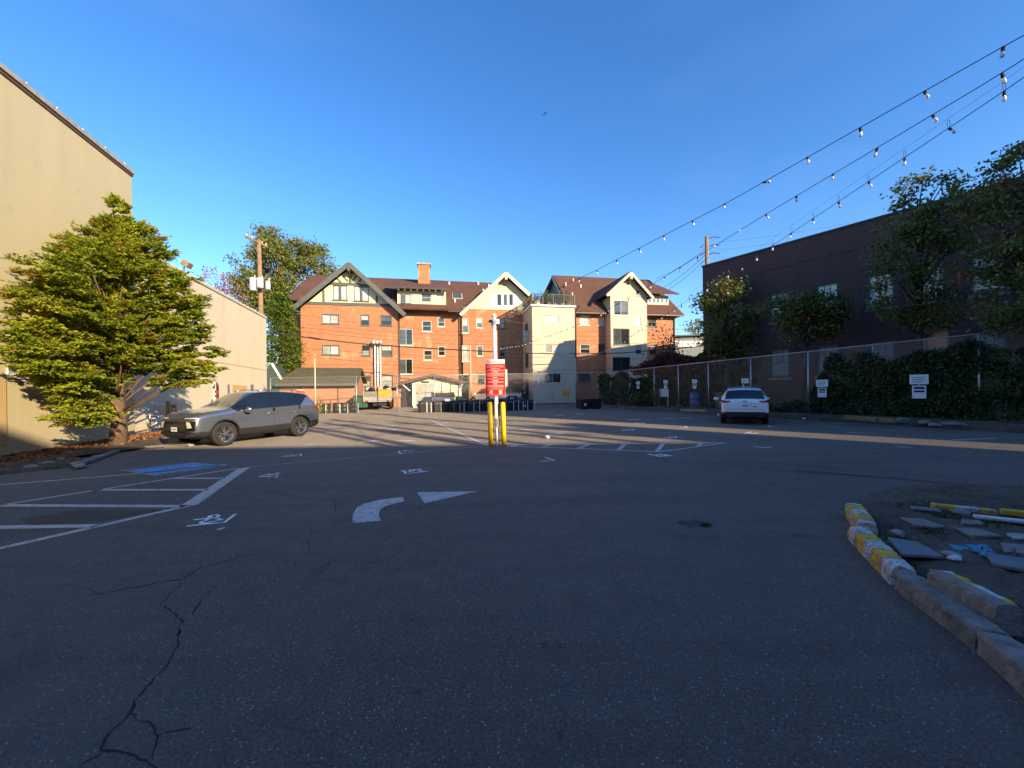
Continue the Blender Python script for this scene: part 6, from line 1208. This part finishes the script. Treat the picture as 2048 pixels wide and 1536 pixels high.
gm = thing('gas_meter', 'grey gas meter and pipes at the foot of the pale wall', 'gas meter', (*(w_(U1+.75, WV+.25)), .06), RZL); MB().lathe([(0,0),(.16,0),(.19,.1),(.19,.3),(.14,.4),(0,.42)], 14, (0,-.05,.25)).build('meter_body', 'transformer_grey', gm, True); MB().tube([(-.3,0,0),(-.3,0,.75),(-.05,-.05,.78),(-.05,-.05,.6)], .03, 8).tube([(.12,-.05,.6),(.12,-.05,.72),(.35,0,.72),(.35,0,0)], .03, 8).build('pipes', 'metal_galv', gm, True); MB().lathe([(0,-.03),(.11,-.02),(.11,.02),(0,.03)], 14, (.2,-.12,.62), 'y').build('regulator', 'transformer_grey', gm)
pk = thing('wooden_post', 'pair of short tan wooden posts between the gas meter and grey SUV', 'post', (*(w_(U1+1.9, WV+.22)), .05), RZL); MB().bx(-.3, -.16, -.1, .04, 0, 1.3).build('post', 'wood_post', pk, bevel=.01); MB().bx(.1, .24, -.1, .04, 0, 1.15).build('post', 'wood_post', pk, bevel=.01)
# ------------------------------------------------------------------ island bed on the right
isl = [G(1703,1012), G(1745,990), G(1800,978), G(1950,974), G(2120,980)]; isl = [(p.x, p.y) for p in isl]+[(9.5,4.5),(9.0,1.2),(4.2,.6),(3.05,1.3),(3.0,2.2),(3.35,3.2),(3.95,4.35)]
bed('island_bed', isl, .08, 'soil', 8, 8, .022)
def kerbmat():
    m, n, l, out = nt('kerb_stripe'); b = bsdf(n, (.5,.5,.5), .8); o = pos(n, True); s = n.new('ShaderNodeSeparateXYZ'); l.new(o, s.inputs[0]); w = noise(n, l, o, 7, 4)
    fr_ = math_(n, l, 'FRACT', math_(n, l, 'ADD', math_(n, l, 'DIVIDE', s.outputs[0], .42), math_(n, l, 'MULTIPLY', w, .35))); st = math_(n, l, 'GREATER_THAN', fr_, .46)
    c = mix(n, l, st, (.56,.56,.55), (.66,.42,.03)); wear = math_(n, l, 'ADD', math_(n, l, 'MULTIPLY', noise(n, l, o, 14, 6, .7), .6), math_(n, l, 'MULTIPLY', noise(n, l, o, 60, 3), .4))
    l.new(mix(n, l, mrange(n, l, wear, .49, .56, 0, .92), c, (.20,.18,.155)), b.inputs['Base Color']); bump(n, l, wear, b, .6, .02); l.new(b.outputs[0], out.inputs[0])
kerbmat()
def stopmat():
    m, n, l, out = nt('stop_paint'); b = bsdf(n, (.3,.3,.3), .88); o = pos(n, True); s = n.new('ShaderNodeSeparateXYZ'); l.new(o, s.inputs[0]); w = noise(n, l, o, 11, 6, .7); f = noise(n, l, o, 50, 3)
    c = mix(n, l, mrange(n, l, w, .35, .68, 0, 1), (.30,.28,.25), (.16,.145,.125)); st = math_(n, l, 'GREATER_THAN', math_(n, l, 'FRACT', math_(n, l, 'DIVIDE', s.outputs[0], .34)), .5)
    on = math_(n, l, 'MULTIPLY', math_(n, l, 'GREATER_THAN', math_(n, l, 'ADD', s.outputs[2], math_(n, l, 'MULTIPLY', f, .012)), .160), math_(n, l, 'GREATER_THAN', math_(n, l, 'ADD', s.outputs[1], math_(n, l, 'MULTIPLY', w, .06)), .035))
    l.new(mix(n, l, on, c, mix(n, l, st, (.55,.55,.54), (.6,.4,.05))), b.inputs['Base Color']); bump(n, l, math_(n, l, 'ADD', w, f), b, .7, .02); l.new(b.outputs[0], out.inputs[0])
stopmat()
def kerbstone(name, label, a, b, w, h, mat, seed, z=0.0, rough=.012, group=None, taper=(1,1)):
    """worn precast kerb: rounded profile swept along its length with chipped ends"""
    r = np.random.default_rng(seed); a, b = Vector((a[0], a[1], z)), Vector((b[0], b[1], z)); L = (b-a).length; prof = [(-.5,0),(-.485,.45),(-.46,.82),(-.41,.93),(-.33,.99),(0,1.01),(.33,.99),(.41,.93),(.46,.82),(.485,.45),(.5,0)]; n = max(8, int(L/.035)); mb = MB(); k = len(prof)
    for i in range(n+1):
        x = -L/2+L*i/n; e = min(i, n-i); f = 1 if e > 1 else (.93 if e == 0 else .985)
        for j, (py, pz) in enumerate(prof): mb.v.append((x+r.normal()*rough*.5, py*w*f+r.normal()*rough*.35, pz*h*(f if pz > 0 else 1)+(r.normal()*rough*.35 if pz > 0 else -.03)))
    for i in range(n):
        for j in range(k-1): mb.f.append((i*k+j, i*k+j+1, (i+1)*k+j+1, (i+1)*k+j))
    mb.f.append(tuple(range(k))[::-1]); mb.f.append(tuple(n*k+j for j in range(k)))
    o = mb.build(name, mat); bm = bmesh.new(); bm.from_mesh(o.data); bmesh.ops.recalc_face_normals(bm, faces=bm.faces); bm.to_mesh(o.data); bm.free(); o.location = (a+b)/2; o.rotation_euler = (0,0,math.atan2(b.y-a.y, b.x-a.x)); return tag(o, label, 'kerb', group)
kc = lambda px, py, h: G(px, py, h)
kerbstone('kerb_stone', 'short yellow and white striped kerb stone with a broken face at the island tip', kc(1708,1008,.15), kc(1734,1046,.15), .17, .17, 'kerb_stripe', 1, 0, .014)
kerbstone('kerb_stone', 'long yellow and white striped kerb stone along the island edge', kc(1716,1052,.15), kc(1808,1136,.15), .17, .155, 'kerb_stripe', 2)
kerbstone('kerb_stone', 'bare grey kerb stone continuing after the striped kerb', kc(1815,1148,.13), kc(1985,1262,.13), .17, .14, 'concrete_old', 3); kerbstone('kerb_stone', 'bare grey kerb stone beyond the loose wheel stop', kc(1990,1266,.13), kc(2200,1440,.13), .17, .14, 'concrete_old', 4)
wsb = kc(1872,1136,.25); wse = kc(2010,1206,.25); ws = kerbstone('wheel_stop', 'loose concrete wheel stop with yellow and white paint resting on the kerb', (wsb.x+.02, wsb.y), (wse.x+.02, wse.y), .16, .16, 'stop_paint', 5, .085, .010); ws['category'] = 'wheel stop'
def G2(*p): return [G(px, py, .12) for px, py in p]
slabpoly('slate_slab', 'blue grey slate slab lying beside the striped kerb', 'slab', G2((1775,1074),(1838,1084),(1890,1114),(1802,1107)), .03, 'slate', .093, 'flagstones in the island', 0, .005); slabpoly('slate_slab', 'long blue grey slate slab next to the blue plastic', 'slab', G2((1972,1106),(2080,1122),(2100,1150),(1984,1128)), .035, 'slate', .093, 'flagstones in the island', 0, .005)
slabpoly('flat_stone', 'flat tan flagstone behind the first slate slab', 'slab', G2((1800,1033),(1850,1036),(1892,1052),(1835,1050)), .025, 'rock', .088, 'flagstones in the island', 0, .012); slabpoly('flat_stone', 'wide pale flagstone in the middle of the island', 'slab', G2((1905,1052),(1960,1056),(2005,1070),(1945,1070)), .025, 'rock', .088, 'flagstones in the island', 0, .012)
slabpoly('flat_stone', 'worn flagstone sunk in the dirt behind the blue plastic', 'slab', G2((2000,1082),(2060,1086),(2080,1104),(2010,1100)), .02, 'rock', .086, 'flagstones in the island', 0, .012); slabpoly('flat_stone', 'pale flagstone behind the white pipe', 'slab', G2((2010,1062),(2060,1064),(2070,1074),(2025,1074)), .02, 'concrete', .086, 'flagstones in the island', 0, .012); slabpoly('flat_stone', 'thin tan paving piece under the white pipe', 'slab', G2((1920,1036),(1962,1040),(1966,1047),(1925,1045)), .03, 'rock', .088, 'flagstones in the island', 0, .012)
beam('painted_timber', 'yellow and white painted timber lying across the island dirt', 'timber', G(1862,1016,.12), G(1992,1030,.12), .09, .06, 'kerb_stripe'); beam('painted_timber', 'yellow painted timber at the far side of the island', 'timber', G(2002,1028,.12), G(2110,1040,.12), .09, .06, 'kerb_yellow'); beam('white_board', 'long white board lying in front of the painted timber', 'board', G(1948,1036,.12), G(2100,1052,.12), .09, .035, 'kerb_white'); beam('slate_strip', 'thin slate strip beside the painted timber', 'slab', G(1822,1018,.11), G(1880,1024,.11), .12, .03, 'slate')
for k, (px, py, s, lab, mt) in enumerate(((1920,1026,.085,'smooth grey cobble on the painted timber','rock'), (1795,1066,.06,'small pale stone behind the slate slab','concrete'), (1902,1108,.05,'pale chipped stone beside the slate slab','concrete'), (1910,1116,.045,'white stone fragment near the loose wheel stop','kerb_white'))): rock('island_stone', lab, 'stone', G(px, py, .12), (s*1.4, s, s*.6), mt, 140+k, 'stones in the island', k)
slabpoly('plastic_sheet', 'small torn bright blue plastic sheet in the island dirt', 'litter', G2((1898,1086),(1918,1086),(1934,1092),(1925,1097),(1905,1093)), .010, 'tarp_blue', .095, None, 0, .02); slabpoly('plastic_sheet', 'larger crumpled bright blue plastic sheet beside the slate', 'litter', G2((1938,1088),(1960,1085),(1990,1096),(1994,1108),(1970,1108),(1945,1098)), .016, 'tarp_blue', .095, None, 0, .025)
n = 2200; q = rl_.random(n)*.0; gx_ = rl_.uniform(3.3, 9, n); gy_ = rl_.uniform(1.2, 6.0, n); ok = []
def inside(x, y, P):
    c = False
    for (x1, y1), (x2, y2) in zip(P, P[1:]+P[:1]):
        if (y1 > y) != (y2 > y) and x < (x2-x1)*(y-y1)/(y2-y1)+x1: c = not c
    return c
cI = (sum(p[0] for p in isl)/len(isl), sum(p[1] for p in isl)/len(isl)); isl2 = [(cI[0]+(p[0]-cI[0])*.93, cI[1]+(p[1]-cI[1])*.93) for p in isl]
pts = np.array([(a, b, .095+.012*rl_.random()) for a, b in zip(gx_, gy_) if inside(a, b, isl2)]); o = leaves('ground_litter', pts, .035, .02, 'leaf_dry', None, rl_, 1.2); stuff(o); o['label'] = 'small dry leaves and chips scattered over the island dirt'; o['category'] = 'leaf litter'
tuft = [G(1850,1008,.09), G(1812,1012,.09), G(1862,1062,.1), G(1990,1046,.1), G(1780,1072,.1), G(2000,1108,.1), G(1890,1030,.1)]; C = np.concatenate([np.array(p)+rl_.normal(size=(90,3))*np.array([.10,.06,.018]) for p in tuft]+[np.array(G(1404,1052,.01))+np.abs(rl_.normal(size=(70,3)))*np.array([.06,.03,.012])]); o = leaves('weeds', C, .05, .014, 'leaf_weed', None, rl_, .2); stuff(o); o['label'] = 'low green weeds growing in the dirt and asphalt hole'; o['category'] = 'weeds'
# ------------------------------------------------------------------ utility poles and wires
pp = GZ(527, 30.2); up = thing('utility_pole', 'wooden utility pole with three grey transformers above the pale building', 'pole', pp, 0); hP = AT(524, 486, 30.2).z; MB().tube([(0,0,-.2),(-.12,0,hP*.6),(-.22,0,hP)], [.20,.17,.14], 12).build('shaft', 'wood_pole', up, True)
ca = Vector((.10, .995, 0)); c0 = Vector((-.21,-.2,hP-.25)); MB().bar(c0-ca*1.15, c0+ca*1.0, .12, .14).build('crossarm', 'wood_pole', up); MB().bar(c0-ca*.8+Vector((0,0,-.05)), Vector((-.18,-.1,hP-1.1)), .04, .05).build('arm_brace', 'metal_galv', up)
for f in (-1.05, -.5, .5, .9): q_ = c0+ca*f; MB().lathe([(.02,0),(.05,.05),(.03,.09),(.06,.13),(.03,.18),(0,.2)], 8, tuple(q_+Vector((0,0,.07)))).build('insulator', 'ceramic', up, True)
for k, (px, py, w_px, h_px) in enumerate(((507,569,14,26), (522,567,12,20), (536,571,9,17))):
    a = AT(px, py, 29.7)-pp; r_ = w_px/2/FPX*29.7; h_ = h_px/FPX*29.7; MB().lathe([(0,0),(r_*.9,.0),(r_,.05),(r_,h_*.92),(r_*.92,h_),(0,h_*1.06)], 16, (a.x, a.y-(.1 if k == 1 else 0), a.z-h_/2)).build('transformer', 'transformer_grey', up, True); MB().lathe([(.03,0),(.05,.06),(.03,.12),(.05,.18),(0,.24)], 8, (a.x+.1, a.y, a.z+h_/2)).build('bushing', 'ceramic', up, True)
for z in (hP-3.6, hP-3.1): MB().bx(-.95, .45, -.32, -.24, z-.04, z+.04).build('mount_arm', 'metal_galv', up)
fp = GZ(1417, 44.0); up2 = thing('utility_pole', 'far utility pole with three side brackets above the dark brick parapet', 'pole', fp, 0); h2 = AT(1418, 480, 44).z; MB().tube([(0,0,-.2),(0,0,h2)], [.26,.2], 10).build('shaft', 'wood_pole', up2, True)
for py in (484, 500, 516): z = AT(1418, py, 44).z; MB().tube([(0,0,z-.1),(.6,-.2,z+.1),(1.3,-.3,z)], .05, 6).build('bracket', 'insulator', up2); MB().tube([(0,0,z-.6),(-.4,-.1,z-.8),(-.8,-.2,z-1.1)], .06, 6).build('insulator', 'insulator', up2)
def wire(label, pts, r, mat='cable_black', sag=0.0, name='overhead_wire', group='overhead wires across the alley'):
    P = [Vector(p) for p in pts]; out = []
    for a, b in zip(P[:-1], P[1:]):
        k = 14
        for i in range(k): f = i/k; out.append(a.lerp(b, f)-Vector((0,0,sag*4*f*(1-f))))
    out.append(P[-1]); t = MB().tube(out, r, 5).build(name, mat, smooth=True); return tag(t, label, 'wire', group)
wire('thick black cable bundle sagging across the brick apartments', [AT(533,664,30), AT(740,689,33.5), AT(1060,706.5,34.5), AT(1240,706,37), AT(1420,690,42)], .045, sag=.06)
wire('black splice sleeve on the thick cable near the brick corner', [AT(617,675,31.4), AT(640,678.5,31.8)], .075, sag=0)
lab = 'thin overhead wire crossing in front of the apartment facades'
for yl, ym_, yr in ((640,669,668), (646,679,674), (654,686,681), (690,711.5,716), (700,737,730), (620,661,655)): wire(lab, [AT(533,yl,30), AT(860,ym_,33.6), AT(1110,ym_+3,35), AT(1420,yr,42)], .010, sag=.10)
wire('pale service wire dropping from the pole top to the brick dormer', [AT(538,502,30), AT(797,578,37)], .014, 'wire_grey', .5); wire('pale service wire from the pay sign post to the tan block', [AT(1000,637,11.6), AT(1064,648,35.5)], .006, 'wire_grey', .05); wire('thin wire from the pay sign post to the brick wall', [AT(984,640,11.3), AT(925,675,37)], .006, 'cable_black', .05)
for yl, yr in ((495,578), (507,600), (517,605)): wire('thin wire running from the far utility pole over the apartment roof', [AT(1413,yl,44), AT(1312,yl+62 if yl < 500 else yl+76,52)], .022, 'cable_black', .4)
for yl in (484, 500, 516): wire('thin wire running from the far utility pole past the brick parapet', [AT(1436,yl,43.5), AT(1720,yl-42,34)], .010, 'wire_grey', .2)
# ------------------------------------------------------------------ festoon lights
post = thing('festoon_post', 'dark steel post holding the strings of bulbs beside the island', 'post', (5.75, 2.2, 0), 0); MB().tube([(0,0,-.1),(0,0,5.3)], [.06,.045], 10).build('shaft', 'metal_dark', post, True)
MB().bar((0,0,5.0), (-.45,.9,5.0), .04, .05).build('arm', 'metal_dark', post); MB().lathe([(.12,0),(.12,.02),(.06,.03)], 12, (0,0,.085)).build('foot_plate', 'metal_dark', post)
mbs = MB().lathe([(0,0),(.013,0),(.0145,-.038),(.011,-.046),(0,-.046)], 8).mesh('socket'); mbs.materials.append(MATS['cable_black']); mbb = MB().lathe([(.009,-.042),(.010,-.050),(.017,-.068),(.019,-.084),(.014,-.098),(0,-.105)], 10).mesh('bulb'); mbb.materials.append(MATS['bulb_glass']); mbb.polygons.foreach_set('use_smooth', [True]*len(mbb.polygons))
loop_me = MB().tube([(.018*math.cos(a), 0, .05+.05*math.sin(a)) for a in np.linspace(0, 2*math.pi, 11)], .0025, 4).mesh('hanger'); loop_me.materials.append(MATS['metal_dark'])
rs = random.Random(12)
def festoon(label, f, k0, k1, guide=False):
    p = Vector(f(k0)); t = thing('festoon_lights', label, 'string lights', p, 0, 'strings of clear bulbs over the lot'); ks = np.linspace(k0, k1, int((k1-k0)*2)+1); MB().tube([Vector(f(k)) for k in ks], .0048, 5).build('cord', 'cable_black', t, True, True)
    if guide: MB().tube([Vector(f(k))+Vector((0,0,.11+.05*math.sin(k*.12))) for k in ks], .0018, 4).build('guide_wire', 'cable_black', t, True, True)
    for k in range(int(math.ceil(k0+.2)), int(k1-.1)):
        q = Vector(f(k))-p; rot = (rs.uniform(-.45,.45), rs.uniform(-.45,.45), 0)
        if rs.random() < .12: rot = (rs.uniform(-1,1), rs.uniform(.6,1.1)*rs.choice((-1,1)), 0)
        o = link_mesh('socket', mbs, t, q, rot); link_mesh('bulb', mbb, o)
        if guide: link_mesh('hanger', loop_me, t, q)
    return t
ip = lambda k, ks, zs: float(np.interp(k, ks, zs))
festoon('string of clear bulbs running to the head of the white sign post', lambda k: (1.287*3.69-.294*k, 3.69+.435*k, ip(k, (-4,0,5,10,17,18), (5.1,4.83,4.40,4.10,3.78,3.76))), -4, 17.6)
festoon('string of clear bulbs reaching to the pale pole behind the black bins', lambda k: (4.9-.131*k-.028*max(0,k-20), 3.82+.514*k, ip(k, (-3.2,0,5,10,15,20,26,32,40,46,52.4), (4.95,4.68,4.47,4.21,4.02,3.92,3.92,4.02,4.35,4.75,5.2))), -3.2, 52.0)
festoon('string of clear bulbs running straight back towards the fence corner', lambda k: (5.37+.012*max(0,k-20), 4.17+.53*k, ip(k, (-3.6,0,5,9,13,15,27,40,50,58), (5.0,4.77,4.58,4.43,4.32,4.25,3.97,4.0,4.15,4.4))), -3.6, 58.0, True)
fpst = Vector((5.37+.012*38, 4.17+.53*58.1)); t = thing('festoon_pole', 'thin steel pole at the fence corner holding a string of bulbs', 'pole', (fpst.x, fpst.y, gh(fpst.x, fpst.y)), 0); MB().tube([(0,0,-.1),(0,0,4.5-gh(fpst.x,fpst.y))], .03, 8).build('shaft', 'metal_galv', t, True); MB().lathe([(.045,0),(.045,.04),(0,.06)], 8, (0,0,4.48-gh(fpst.x,fpst.y))).build('cap', 'metal_galv', t)
# a bird high in the sky
bd = AT(1090, 228, 60.0); t = thing('bird', 'small dark bird gliding high in the blue sky', 'bird', bd, R(30)); MB().tube([(-.22,0,0),(-.1,0,.01),(.05,0,0),(.2,0,-.01),(.3,0,0)], [.01,.05,.06,.035,.01], 8).build('body', 'feather', t, True); 
for s_ in (1, -1): MB().add([(.08,0,.01),(-.06,0,.01),(-.10,s_*.26,.11),(.04,s_*.26,.12),(-.12,s_*.5,.05),(-.06,s_*.5,.055)], [(0,1,2,3),(3,2,4,5)]).build('wing', 'feather', t)
